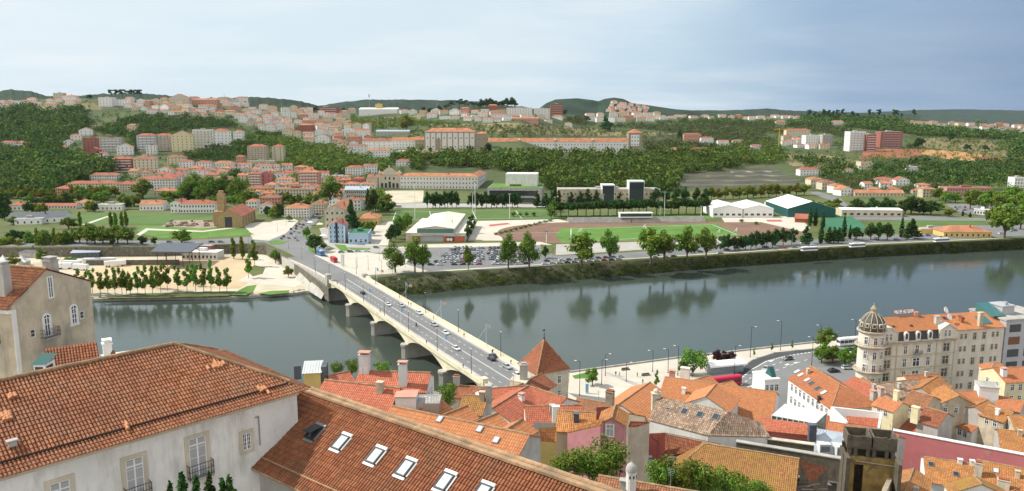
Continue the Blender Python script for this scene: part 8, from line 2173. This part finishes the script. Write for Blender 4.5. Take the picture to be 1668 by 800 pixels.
# growth along the right bank
r_ = random.Random(9); mb = MB()
for i in range(1300):
 x = r_.uniform(604, 1760); u = r_.random() ** .7
 a = PZ(x, interp(BANK_TOP, x), 8); b = PZ(x, interp(BANK_LOW, x), 0); p = a.lerp(b, .1 + u * .86); s = r_.uniform(.7, 2.0) * (1.6 if r_.random() < .08 else 1)
 leaf_cloud(mb, [((p.x, p.y, p.z + s * .4), s * 1.5, s, s * .8)], 34, .34, i)
o = obj('bank_growth', mb, 'bank_leaf'); o['kind'] = 'stuff'; o['label'] = 'dark green undergrowth covering the steep river bank'; o['category'] = 'undergrowth'
mb = MB()
for i in range(120):
 x = r_.uniform(150, 500); p = PZ(x, interp(SAND_LOW, x) - r_.uniform(.5, 5), 1.7); leaf_cloud(mb, [((p.x, p.y, p.z), 1.2, .8, .35)], 16, .25, i)
o = obj('bank_grass', mb, 'bank_leaf'); o['kind'] = 'stuff'; o['label'] = 'tufts of grass along the sandy river edge'; o['category'] = 'grass'
# ---------------------------------------------------------------- vehicles
def wheel_mesh():
 mb = MB(); mb.tube((0, -.1, 0), (0, .1, 0), .31, n=12, m=0); mb.tube((0, -.105, 0), (0, .105, 0), .17, n=8, m=1); return mb.mesh('wheel', ['tyre', 'grey_metal'])
WH = wheel_mesh()
CARS = {}
def car_meshes(col, est):
 if (col, est) in CARS: return CARS[col, est]
 b = MB(); prof = [(-2.12, .32), (-2.16, .62), (-2.08, .88), (-1.2, .95), (1.0, .93), (1.95, .78), (2.12, .6), (2.12, .32)]
 for s in (-1, 1):
  P = [Vector((x, s * (.86 if z > .5 else .8), z)) for x, z in prof]; b.poly(P if s < 0 else P[::-1])
 for i in range(len(prof)):
  j = (i + 1) % len(prof); f = lambda k, s: Vector((prof[k][0], s * (.86 if prof[k][1] > .5 else .8), prof[k][1]))
  b.poly([f(i, -1), f(i, 1), f(j, 1), f(j, -1)])
 xr = -1.95 if est else -1.35
 b.box(xr, .2, -.6, .6, 1.44, 1.485)
 for s in (-1, 1):
  for a, t in (((xr - .3, .94), (xr, 1.45)), ((.95, .93), (.22, 1.45)), ((-.45, .94), (-.45, 1.45))): b.tube((a[0], s * .80, a[1]), (t[0], s * .62, t[1]), .045, n=4)
 g = MB(); lo = [(xr - .3, -.8, .93), (.95, -.8, .93), (.95, .8, .93), (xr - .3, .8, .93)]; hi = [(xr, -.62, 1.445), (.22, -.62, 1.445), (.22, .62, 1.445), (xr, .62, 1.445)]
 for i in range(4): j = (i + 1) % 4; g.poly([lo[i], lo[j], hi[j], hi[i]])
 h = MB()
 for s in (-1, 1): h.box(2.05, 2.14, s * .62 - .15, s * .62 + .15, .62, .76)
 CARS[col, est] = (b.mesh('body', 'paint_' + col, True), g.mesh('windows', 'glass'), h.mesh('headlights', 'white_paint'))
 return CARS[col, est]
COLS = ['white', 'silver', 'grey', 'black', 'red', 'blue', 'white', 'silver', 'black', 'grey', 'silver', 'white', 'silver', 'grey', 'black', 'white', 'silver', 'grey']
CN = {'white': 'white', 'silver': 'silver', 'grey': 'dark grey', 'black': 'black', 'red': 'red', 'blue': 'blue', 'navy': 'navy'}
def car(p, rz, where, col=None, group=None, label=None, est=None):
 col = col or rnd.choice(COLS); b, g, h = car_meshes(col, rnd.random() < .4 if est is None else est)
 r = thing('parked_car' if 'park' in (where + (label or '')) else 'car', label or '%s car %s' % (CN[col], where), 'car', p, rz, group, label is None)
 for nm, me in (('body', b), ('windows', g), ('headlights', h)):
  o = bpy.data.objects.new(nm, me); C.objects.link(o); o.parent = r
 for x in (-1.3, 1.32):
  for y in (-.76, .76): o = bpy.data.objects.new('wheel', WH); C.objects.link(o); o.parent = r; o.location = (x, y, .31)
 return r
def fc(px, py, rz, where, z=8.18, **k): return car(PZ(px, py, z), rz, where, **k)
RN = ['back row', 'second row from the back', 'third row from the back', 'middle row', 'third row from the front', 'second row from the front', 'front row']
for k, py in enumerate((404.6, 407.4, 410.6, 414.2, 418.2, 422.4, 427)):
 x = 738 - k * 5 + rnd.uniform(0, 4)
 while x < 868:
  if rnd.random() > .16 and not (786 < x < 794): fc(x, py + rnd.uniform(-.4, .4), R(rnd.choice((78, 82, -100))) + rnd.uniform(-.06, .06), 'in the %s of the car park' % RN[k], group='cars in the riverside car park')
  x += 6.4
for x in range(702, 878, 13):
 if rnd.random() > .15: fc(x + rnd.uniform(-2, 2), 432.2 - (x - 700) * .012, R(rnd.choice((6, 186))), 'parked along the car park kerb', group='cars along the car park kerb')
for x in range(888, 1015, 12):
 fc(x, 430.8 - (x - 888) * .062, R(10), 'in the kerb row of the avenue', group='cars parked along the avenue');
 if rnd.random() > .2: fc(x + 3, 426.2 - (x - 888) * .06, R(12), 'in the inner row of the avenue', group='cars parked along the avenue')
for x in range(1052, 1300, 15):
 if rnd.random() > .25: fc(x + rnd.uniform(-3, 3), 421.5 - (x - 1052) * .073 + rnd.choice((0, -4)), R(15), 'on the riverside avenue', group='cars along the riverside avenue')
for x in range(1310, 1668, 17):
 if rnd.random() > .3: fc(x + rnd.uniform(-4, 4), 399.5 - (x - 1310) * .060 + rnd.choice((1, -3)), R(15), 'on the riverside avenue', group='cars along the riverside avenue')
for i in range(34): fc(rnd.uniform(1548, 1660), rnd.uniform(337, 352), R(rnd.choice((-30, 60))), 'in the right-hand car park', group='cars in the right-hand car park')
for x, y, a in ((462, 386, 60), (470, 388, 60), (474, 381, 60), (478, 377, 62), (482, 373, 62), (486, 379, 62), (474, 374, 62), (479, 385, 62), (480, 388, 70), (484, 392, 70), (483, 369, 58), (488, 366, 55), (491, 371, 55), (497, 359, 50), (504, 357, 48), (509, 352, 46), (513, 347, 44), (517, 350, 44), (500, 363, 50), (494, 367, 52), (458, 389, 70), (524, 344, 42), (520, 356, 40)):
 fc(x, y, R(a + 40), 'queuing on the road behind the bridge', group='cars queuing on the far road')
for x, y, a in ((606, 366, 70), (611, 362, 70), (614, 366, 70), (606, 378, 70), (608, 381, 70), (571, 411, 5), (583, 410, 5), (598, 410, 5), (613, 404, -20), (600, 396, 5), (563, 395, 10), (276, 395, 3), (345, 395, 3), (360, 395, 3), (534, 407, 150), (556, 412, 5)):
 fc(x, y, R(a), 'near the blue tower house' if x > 500 else 'on the left bank road', group=None)
# traffic on the bridge: distance along, across
for s, w_, col, d, nm in ((148, 7.0, 'black', 1, 'black car nearest the far end of the bridge'), (118, 10.0, 'white', -1, 'white car in the centre lane of the bridge'), (113, 14.8, 'silver', -1, 'silver car beside the right footway of the bridge'), (74, 15.0, 'silver', -1, 'silver grey car further along the right lane of the bridge'),
       (60, 14.2, 'white', -1, 'white estate car halfway along the bridge'), (38, 9.0, 'white', -1, 'white saloon in the middle of the near bridge half'), (20, 15.0, 'black', 1, 'black car in the right lane before the near pylon'), (23, 17.2, 'navy', 1, 'dark blue car side by side with the black car'),
       (9, 15.8, 'silver', -1, 'silver car following the two dark cars on the bridge'), (-1, 14.6, 'white', -1, 'white car with a glossy roof at the near bridge end'), (1, 18.2, 'white', 1, 'white car by the right pylon of the bridge'), (96, 17, 'white', -1, 'white van like car near the blue flag on the bridge')):
 car(BP(s, w_, 11.04), BRZ + (0 if d > 0 else math.pi), '', col, None, nm)
fc(1247, 603, R(-118), '', NP + .06, label='silver car coming round the bend of the near road', col='silver'); fc(1283, 586, R(-155), '', NP + .06, label='dark grey car further up the bend of the near road', col='grey')
fc(1381, 601, R(8), '', NP + .06, label='white car parked left of the domed hotel', col='white'); fc(1358, 606, R(12), '', NP + .06, label='black car parked behind the white house chimney', col='black'); fc(1386, 572, R(10), '', NP + .06, label='black car parked under the trees by the hotel', col='black')
def bus(p, rz, name, label, L, body, band=None, roof='white_paint'):
 r = thing(name, label, 'bus', p, rz)
 b = MB(); b.box(-L / 2, L / 2, -1.25, 1.25, .4, 1.3); b.box(-L / 2, L / 2, -1.22, 1.22, 2.45, 3.0); b.box(-L / 2 + .1, L / 2 - .1, -1.1, 1.1, 3.0, 3.12)
 for x in [-L / 2 + .06 + (L - .12) * i / 6 for i in range(7)]:
  for s in (-1.21, 1.15): b.box(x - .06, x + .06, s, s + .06, 1.3, 2.45)
 obj('body', b, body, r)
 b = MB(); b.box(-L / 2 + .03, L / 2 - .03, -1.19, 1.19, 1.3, 2.45); obj('windows', b, 'glass', r)
 if band: b = MB(); b.box(-L / 2 - .01, L / 2 + .01, -1.27, 1.27, .5, .95); obj('stripe', b, band, r)
 b = MB(); b.box(-L * .3, -L * .05, -.8, .8, 3.12, 3.35); obj('roof_unit', b, roof, r)
 for x in (-L * .32, L * .34):
  for y in (-1.05, 1.05): o = bpy.data.objects.new('wheel', WH); C.objects.link(o); o.parent = r; o.location = (x, y, .48); o.scale = (1.5, 1.5, 1.5)
 return r
bus(PZ(522, 415, 8.4), BRZ, 'city_bus', 'bright blue bus entering the bridge road behind the red bus', 9.5, 'bus_blue'); bus(PZ(544, 426.5, 9.0), BRZ, 'city_bus', 'bright red bus approaching the far end of the bridge', 8.5, 'bus_red', roof='bus_red')
bus(PZ(1318, 409, 8.18), R(15), 'coach', 'white coach on the avenue, leftmost of the three', 12, 'white_paint'); bus(PZ(1396, 403, 8.18), R(15), 'coach', 'white coach on the avenue, middle of the three', 12, 'white_paint'); bus(PZ(1533, 394.5, 8.18), R(14), 'coach', 'white coach on the avenue, rightmost of the three', 12, 'white_paint')
bus(PZ(645, 338.5, 8.1), R(-8), 'coach', 'white coach parked beneath the pale convent forecourt', 11, 'white_paint'); bus(PZ(1385, 562, NP), R(14), 'city_bus', 'white city bus behind the trees left of the hotel', 11.5, 'white_paint'); bus(PZ(1364, 588, NP), R(14), 'city_bus', 'white and yellow city bus under the quay trees', 12, 'white_paint', 'bus_yellow')
r = bus(PZ(1176, 629, NP), R(18), 'tram', 'crimson tram with a rounded roof beside the white kiosk', 14, 'tram_red', None, 'tram_red')
b = MB()
for i in range(8):
 a, c = math.pi * i / 8, math.pi * (i + 1) / 8; b.poly([(-7, -1.25 * math.cos(a), 3 + .5 * math.sin(a)), (7, -1.25 * math.cos(a), 3 + .5 * math.sin(a)), (7, -1.25 * math.cos(c), 3 + .5 * math.sin(c)), (-7, -1.25 * math.cos(c), 3 + .5 * math.sin(c))])
obj('rounded_roof', b, 'tram_red', r)
r = thing('kiosk', 'long white roofed kiosk beside the crimson tram', 'kiosk', PZ(1180, 606, NP), R(16)); b = MB(); b.box(-6.5, 6.5, -2, 2, 0, 3); obj('wall', b, 'glass_lit', r)
b = MB()
for i in range(8):
 a, c = math.pi * i / 8, math.pi * (i + 1) / 8; b.poly([(-7.5, -3 * math.cos(a), 3 + 1.2 * math.sin(a)), (7.5, -3 * math.cos(a), 3 + 1.2 * math.sin(a)), (7.5, -3 * math.cos(c), 3 + 1.2 * math.sin(c)), (-7.5, -3 * math.cos(c), 3 + 1.2 * math.sin(c))])
obj('roof', b, 'white_roof', r)
# ---------------------------------------------------------------- people
def person_mesh(stride, name):
 J = [((0, 0, .95), .15), ((0, 0, 1.15), .14), ((0, 0, 1.40), .16), ((0, 0, 1.52), .06), ((0, .01, 1.63), .095), ((0, 0, 1.75), .08)]
 E = [(0, 1), (1, 2), (2, 3), (3, 4), (4, 5)]
 for s in (-1, 1):
  k = len(J); f = s * stride
  J += [((s * .09, 0, .88), .10), ((s * .1, f * .22, .48), .075), ((s * .1, f * .36 - (.1 if f < 0 else 0), .08), .05), ((s * .1, f * .36 + .13, .04), .045)]; E += [(0, k), (k, k + 1), (k + 1, k + 2), (k + 2, k + 3)]
  k = len(J); J += [((s * .19, 0, 1.42), .065), ((s * .24, -f * .1, 1.13), .05), ((s * .24, -f * .2 + .06, .88), .04), ((s * .24, -f * .22 + .08, .78), .035)]; E += [(2, k), (k, k + 1), (k + 1, k + 2), (k + 2, k + 3)]
 me = bpy.data.meshes.new(name); me.from_pydata([j[0] for j in J], E, []); o = bpy.data.objects.new(name, me); C.objects.link(o)
 o.modifiers.new('skin', 'SKIN'); o.modifiers.new('smooth', 'SUBSURF').levels = 1
 for d, j in zip(me.skin_vertices[0].data, J): d.radius = (j[1], j[1])
 me.skin_vertices[0].data[0].use_root = True
 bpy.context.view_layer.update()
 out_ = bpy.data.meshes.new_from_object(o.evaluated_get(bpy.context.evaluated_depsgraph_get())); bpy.data.objects.remove(o); out_.name = name
 return out_
PM = [person_mesh(0, 'person_standing'), person_mesh(1, 'person_walking')]
def person(p, rz, label, top='cloth_dark', legs='cloth_dark', walk=1, group=None):
 me = PM[walk].copy(); me.name = 'person'
 for m in (legs, top, 'skin', 'cloth_dark'): me.materials.append(MATS[m])
 for f in me.polygons:
  c_ = f.center; f.material_index = 0 if c_.z < .93 and abs(c_.x) < .17 else 3 if c_.z > 1.66 else 2 if c_.z > 1.52 or (c_.z < .9) else 1
 o = bpy.data.objects.new('person', me); C.objects.link(o); o.location = p; o.rotation_euler = (0, 0, rz); meta(o, label, 'person', group); return o
PP = [(52, 18.9, 'cloth_dark', 'walker in dark clothes by the middle right footway lamp'), (27, 19.3, 'cloth_dark', 'left one of the pair in black on the right footway'), (26.2, 18.6, 'cloth_dark', 'right one of the pair in black on the right footway'), (12, 19, 'cloth_blue', 'walker in a blue top near the right pylon'),
  (5, 19.2, 'cloth_dark', 'dark clothed walker closest to the right pylon'), (84, 19, 'cloth_pale', 'walker in pale clothes under the flags'), (112, 19.2, 'cloth_dark', 'dark clothed walker at the far part of the right footway'), (114, 18.7, 'cloth_red', 'walker in red on the far right footway'),
  (50, 1.6, 'cloth_red', 'walker in a red top on the left footway'), (16, 1.7, 'cloth_blue', 'walker in a blue top on the left footway'), (106, 1.8, 'cloth_red', 'red clothed walker on the far left footway'), (175, 1.7, 'cloth_red', 'red clothed person leaning at the far left parapet')]
for s, w_, cl, lb in PP: person(BP(s, w_, 11.14), BRZ + rnd.choice((-1.57, 1.57)), lb, cl, walk=0 if 'lean' in lb else 1)
for k, (x, y, lb, cl) in enumerate(((1003, 612, 'left one of the pair walking over the near plaza', 'cloth_dark'), (1009, 613, 'right one of the pair walking over the near plaza', 'cloth_pale'), (1038, 614, 'person in dark clothes alone in the middle of the plaza', 'cloth_dark'), (1047, 625, 'person near the sapling on the near plaza', 'cloth_blue'))): person(PZ(x, y, NP + .01), k, lb, cl, walk=k % 2)
r = thing('cyclist_motorbike', 'dark motorbike with its rider in the bridge centre lane', 'motorbike', BP(77, 8.0, 11.04), BRZ + math.pi); b = MB()
for x in (-.65, .65): b.tube((x, -.06, .3), (x, .06, .3), .3, n=12)
obj('wheel', b, 'tyre', r); b = MB(); b.box(-.5, .55, -.16, .16, .45, .8); b.tube((.5, -.35, 1.05), (.5, .35, 1.05), .03, n=6); b.tube((.5, 0, .5), (.5, 0, 1.05), .04, n=6); obj('frame', b, 'dark_paint', r); person(BP(77, 8, 11.25), BRZ + 1.57, 'rider in dark clothes on the bridge motorbike', walk=0)
# lamps and small things on the near plaza and the far roads
for x, y, h in ((980, 627, 9), (986, 612, 8), (1020, 622, 7), (1104, 612, 11), (1063, 606, 8), (1222, 582, 12), (1271, 571, 12), (1322, 596, 11), (1088, 608, 9), (1361, 590, 10), (944, 645, 12), (1392, 560, 10), (1336, 570, 10), (1196, 612, 11)): street_lamp(PZ(x, y, NP), h, 1.2, rnd.choice((0, 3.0)), 'dark street lamp on the near quay', 'street lamp', 'street lamps on the near quay')
for x, y in ((470, 405), (492, 425), (510, 412), (452, 378), (466, 370), (512, 445), (600, 440), (622, 447), (640, 452), (560, 440), (582, 436), (660, 436), (720, 436), (790, 430), (900, 424), (1000, 420), (1100, 414), (1200, 408), (1290, 402), (1380, 398), (1470, 393), (1560, 389), (650, 425), (618, 425), (100, 432), (70, 438), (405, 398), (340, 400)): street_lamp(PZ(x, y, 8.1), 9, 1.0, rnd.choice((0, 3.1)), 'slim street lamp on the far bank', 'street lamp', 'street lamps on the far bank', colour='grey_metal')
for x, y, z in ((1052, 612, 1.4), (1019, 603, 1.3)): single('planter_bench', MB().box(-1.6, 1.6, -.4, .4, 0, .45).box(-1.4, 1.4, .3, .4, .45, .9), 'dark_rock', 'dark bench on the pale near plaza', 'bench', PZ(x, y, NP), .3, 'benches on the near plaza', True)
r = thing('info_pillar', 'white and blue advertising pillar at the near plaza kerb', 'pillar', PZ(956, 641, NP)); obj('panel', MB().box(-.5, .5, -.3, .3, .3, 3.4), 'flag_blue', r); obj('base', MB().box(-.6, .6, -.4, .4, 0, .3), 'white_paint', r)
r = thing('info_column', 'tall white slab column on the far bridge plaza', 'pillar', PZ(558.5, 436, 8.1)); obj('slab', MB().box(-1, 1, -.4, .4, 0, 8.5), 'clean_white', r)
for k, (x, y) in enumerate(((505, 367), (521, 370), (527, 389), (588, 397))): r = thing('cafe_parasol', 'white terrace canopy beside the blue tower house, %s from left' % ('first', 'second', 'third', 'fourth')[k], 'canopy', PZ(x, y, 8.1)); obj('cloth', MB().lathe([(3.6, 2.6), (.1, 3.8)], 4, a0=.8), 'white_roof', r); obj('pole', MB().tube((0, 0, 0), (0, 0, 3), .06, n=6), 'grey_metal', r)
# ---------------------------------------------------------------- camera, sky, sun
cam = bpy.data.cameras.new('camera'); co = bpy.data.objects.new('camera', cam); C.objects.link(co)
co.location = (0, 0, CAMZ); co.rotation_euler = (math.pi / 2 - PITCH, 0, 0)
cam.sensor_width = 36; cam.lens = 36 * F / 1668; cam.clip_start = .5; cam.clip_end = 30000
SC.camera = co
SUN_TO = Vector((-.69, .13, .70)).normalized()
sun = bpy.data.lights.new('sun', 'SUN'); so = bpy.data.objects.new('sun', sun); C.objects.link(so)
sun.energy = 4.8; sun.angle = R(.6); sun.color = (1, .955, .88)
so.rotation_euler = SUN_TO.to_track_quat('Z', 'Y').to_euler()
so.location = (-200, -60, 400)
w = bpy.data.worlds.new('World'); SC.world = w; w.use_nodes = True
nt = w.node_tree
for n in list(nt.nodes): nt.nodes.remove(n)
out = nt.nodes.new('ShaderNodeOutputWorld'); bg = nt.nodes.new('ShaderNodeBackground')
sky = nt.nodes.new('ShaderNodeTexSky'); sky.sky_type = 'NISHITA'; sky.sun_disc = False
sky.sun_elevation = math.asin(SUN_TO.z); sky.sun_rotation = math.atan2(SUN_TO.x, SUN_TO.y)
sky.air_density = 1.0; sky.dust_density = 2.0; sky.ozone_density = 1.5
tc = nt.nodes.new('ShaderNodeTexCoord')
sx = nt.nodes.new('ShaderNodeSeparateXYZ'); nt.links.new(tc.outputs['Generated'], sx.inputs[0])
# cloud layer: project the view direction on a high plane so clouds flatten towards the horizon
zc = mth(nt, 'ADD', mth(nt, 'MAXIMUM', sx.outputs[2], 0), .11)
cv = nt.nodes.new('ShaderNodeCombineXYZ')
nt.links.new(mth(nt, 'DIVIDE', sx.outputs[0], zc), cv.inputs[0]); nt.links.new(mth(nt, 'DIVIDE', sx.outputs[1], zc), cv.inputs[1])
n1 = noise(nt, .55, 8, .55, vec=cv.outputs[0], stretch=(1, 1.3, 1))
n2 = noise(nt, .22, 4, .5, vec=cv.outputs[0])
az = mth(nt, 'DIVIDE', sx.outputs[0], mth(nt, 'MAXIMUM', sx.outputs[1], .2))      # left .. right of the view's heading
az = mth(nt, 'ADD', az, mth(nt, 'MULTIPLY', mth(nt, 'SUBTRACT', n2, .5), .35))
veil = ramp(nt, az, [(.0, (5.5, 6.5, 7.1)), (.2, (4.3, 5.6, 6.6)), (.42, (2.2, 3.3, 4.8)), (.68, (1.3, 2.15, 3.6))])
cl = ramp(nt, n1, [(.44, (0, 0, 0)), (.66, (1, 1, 1))])
thick = mth(nt, 'MULTIPLY', cl, ramp(nt, az, [(.05, (.9,) * 3), (.40, (.22,) * 3), (.66, (.06,) * 3)]))
mx = mixc(nt, .93, sky.outputs[0], veil)
mx = mixc(nt, thick, mx, (6.4, 6.9, 7.2))
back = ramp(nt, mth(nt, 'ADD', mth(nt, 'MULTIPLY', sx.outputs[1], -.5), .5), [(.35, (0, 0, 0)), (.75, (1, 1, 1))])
mx = mixc(nt, back, mx, (8.0, 8.1, 8.1))   # unseen bright sky added behind the viewer to fill the facades
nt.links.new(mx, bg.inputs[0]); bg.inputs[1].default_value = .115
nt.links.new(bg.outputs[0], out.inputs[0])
SC.view_settings.view_transform = 'Standard'; SC.view_settings.look = 'None'
SC.view_settings.gamma = 1; SC.view_settings.exposure = .18; SC.view_settings.use_curve_mapping = False
SC.cycles.use_denoising = True
SC.cycles.max_bounces = 5; SC.cycles.diffuse_bounces = 2; SC.cycles.glossy_bounces = 3; SC.cycles.transmission_bounces = 2
SC.cycles.use_fast_gi = False
# ---------------------------------------------------------------- haze: one box of thin even air round the whole scene
HAZE = 1.3e-5
if HAZE:
 m = bpy.data.materials.new('haze'); m.use_nodes = True; nt = m.node_tree
 for n in list(nt.nodes): nt.nodes.remove(n)
 out = nt.nodes.new('ShaderNodeOutputMaterial'); pv = nt.nodes.new('ShaderNodeVolumePrincipled')
 pv.inputs['Color'].default_value = (.80, .89, 1, 1); pv.inputs['Density'].default_value = HAZE
 pv.inputs['Anisotropy'].default_value = .2
 nt.links.new(pv.outputs[0], out.inputs['Volume'])
 MATS['haze'] = m
 mb = MB(); mb.box(-9600, 14500, -400, 13500, -3, 1700)
 o = obj('haze', mb, 'haze', weld=True); o['kind'] = 'stuff'; o['label'] = 'thin pale haze in the air over the valley'; o['category'] = 'haze'
 SC.cycles.volume_bounces = 0
# ---------------------------------------------------------------- finish the labels of repeats: where each one stands
LM = [('the white pavilion', 615, 182), ('the monastery wing', 905, 238), ('the monastery church', 733, 228), ('the lower convent', 720, 297), ('the convent church', 632, 297), ('the sports hall', 710, 375), ('the ruined church', 382, 350), ('the blue tower house', 550, 375),
  ('the green hall', 1300, 335), ('the white twin hall', 1210, 340), ('the brick penthouse block', 1450, 228), ('the pink school', 1580, 310), ('the sand canopy', 290, 408), ('the grey factory shed', 60, 355), ('the beige twin towers', 435, 252), ('the white balcony flats', 332, 228), ('the brick red flats', 150, 238),
  ('the concert hall', 840, 318), ('the stadium building', 990, 320), ('the stadium stand', 1040, 358), ('the brown tower block', 907, 182), ('the monastery tower', 1034, 230), ('the red earth slope', 1500, 250), ('the bare terraces', 1210, 295), ('the tennis courts', 1370, 365), ('the yellow market hall', 1430, 346),
  ('the low yellow house', 1576, 382), ('the bus shelter', 1600, 347), ('the car park', 800, 415), ('the bridge head', 540, 440), ('the domed hotel', 1450, 560), ('the pyramid roof', 886, 590), ('the modern skyline block', 190, 168), ('the salmon skyline flats', 333, 168), ('the red skyline flats', 530, 180), ('the arcaded white house', 320, 340),
  ('the small riverside stand', 905, 402), ('the football pitch', 1060, 380), ('the running track', 850, 380), ('the rugby pitch', 760, 350), ('the valley houses', 1150, 228), ('the crane', 1268, 220), ('the slope road houses', 1350, 305), ('the villa on the ridge', 1365, 200), ('the knoll village', 1030, 175), ('the plateau edge', 1600, 210), ('the far skyline', 1200, 192), ('the near plaza', 1020, 612), ('the near kiosk', 1180, 605), ('the white lorries', 165, 430), ('the clipped tree row', 85, 334), ('the long cream row', 150, 305)]
ORD = 'leftmost,second,third,fourth,fifth,sixth,seventh,eighth,ninth,tenth,eleventh,twelfth,thirteenth,fourteenth,fifteenth,sixteenth,seventeenth,eighteenth,nineteenth,twentieth'.split(',')
PLUR = {'apartments': 'apartment blocks on the far hills', 'house': 'houses on the far hills', 'tree': 'trees of the valley', 'car': 'cars by the river', 'bush': 'bushes of the valley'}
bpy.context.view_layer.update()
def resolve(lst, base, ordn=True):
 lst.sort(key=lambda o: o['_px'])
 n = len(lst)
 for i, o in enumerate(lst):
  if n == 1: t = base
  elif n == 2: t = base + (', the left one', ', the right one')[i]
  elif i == 0: t = base + ', leftmost'
  elif i == n - 1: t = base + ', rightmost'
  elif i < n / 2 and i < 20: t = base + ', %s from left' % ORD[i]
  elif n - 1 - i < 20: t = base + ', %s from right' % ORD[n - 1 - i]
  else: t = base
  o['label'] = t
by = {}
for o in AUTO:
 o['_px'], o['_py'] = PROJ(o.location); by.setdefault(o['label'], []).append(o)
for base, lst in by.items():
 nw = len(base.split())
 if len(lst) > 1 or nw < 4:
  for o in lst:
   if len(lst) > 1 and not o.get('group'): o['group'] = PLUR.get(o['category'], o['category'] + 's of the view')
 if len(lst) == 1 and nw >= 4: continue
 if nw >= 7 and len(lst) <= 40 and base[:6] != 'small ': resolve(lst, base); continue
 sub = {}
 for o in lst:
  x, y = o['_px'], o['_py']
  nm, lx, ly = min(LM, key=lambda l: math.hypot(l[1] - x, (l[2] - y) * 1.6))
  dx, dy = x - lx, (y - ly) * 1.6
  rel = ('left of' if dx < 0 else 'right of') if abs(dx) > abs(dy) else ('above' if dy < 0 else 'below')
  sub.setdefault('%s %s %s' % (base, rel, nm), []).append(o)
 for b2, l2 in sub.items(): resolve(l2, b2)
for o in AUTO:
 for k in ('_px', '_py'):
  if k in o: del o[k]
 w_ = o['label'].split()
 if len(w_) > 16: o['label'] = ' '.join(x for x in w_ if x not in ('the', 'a'))
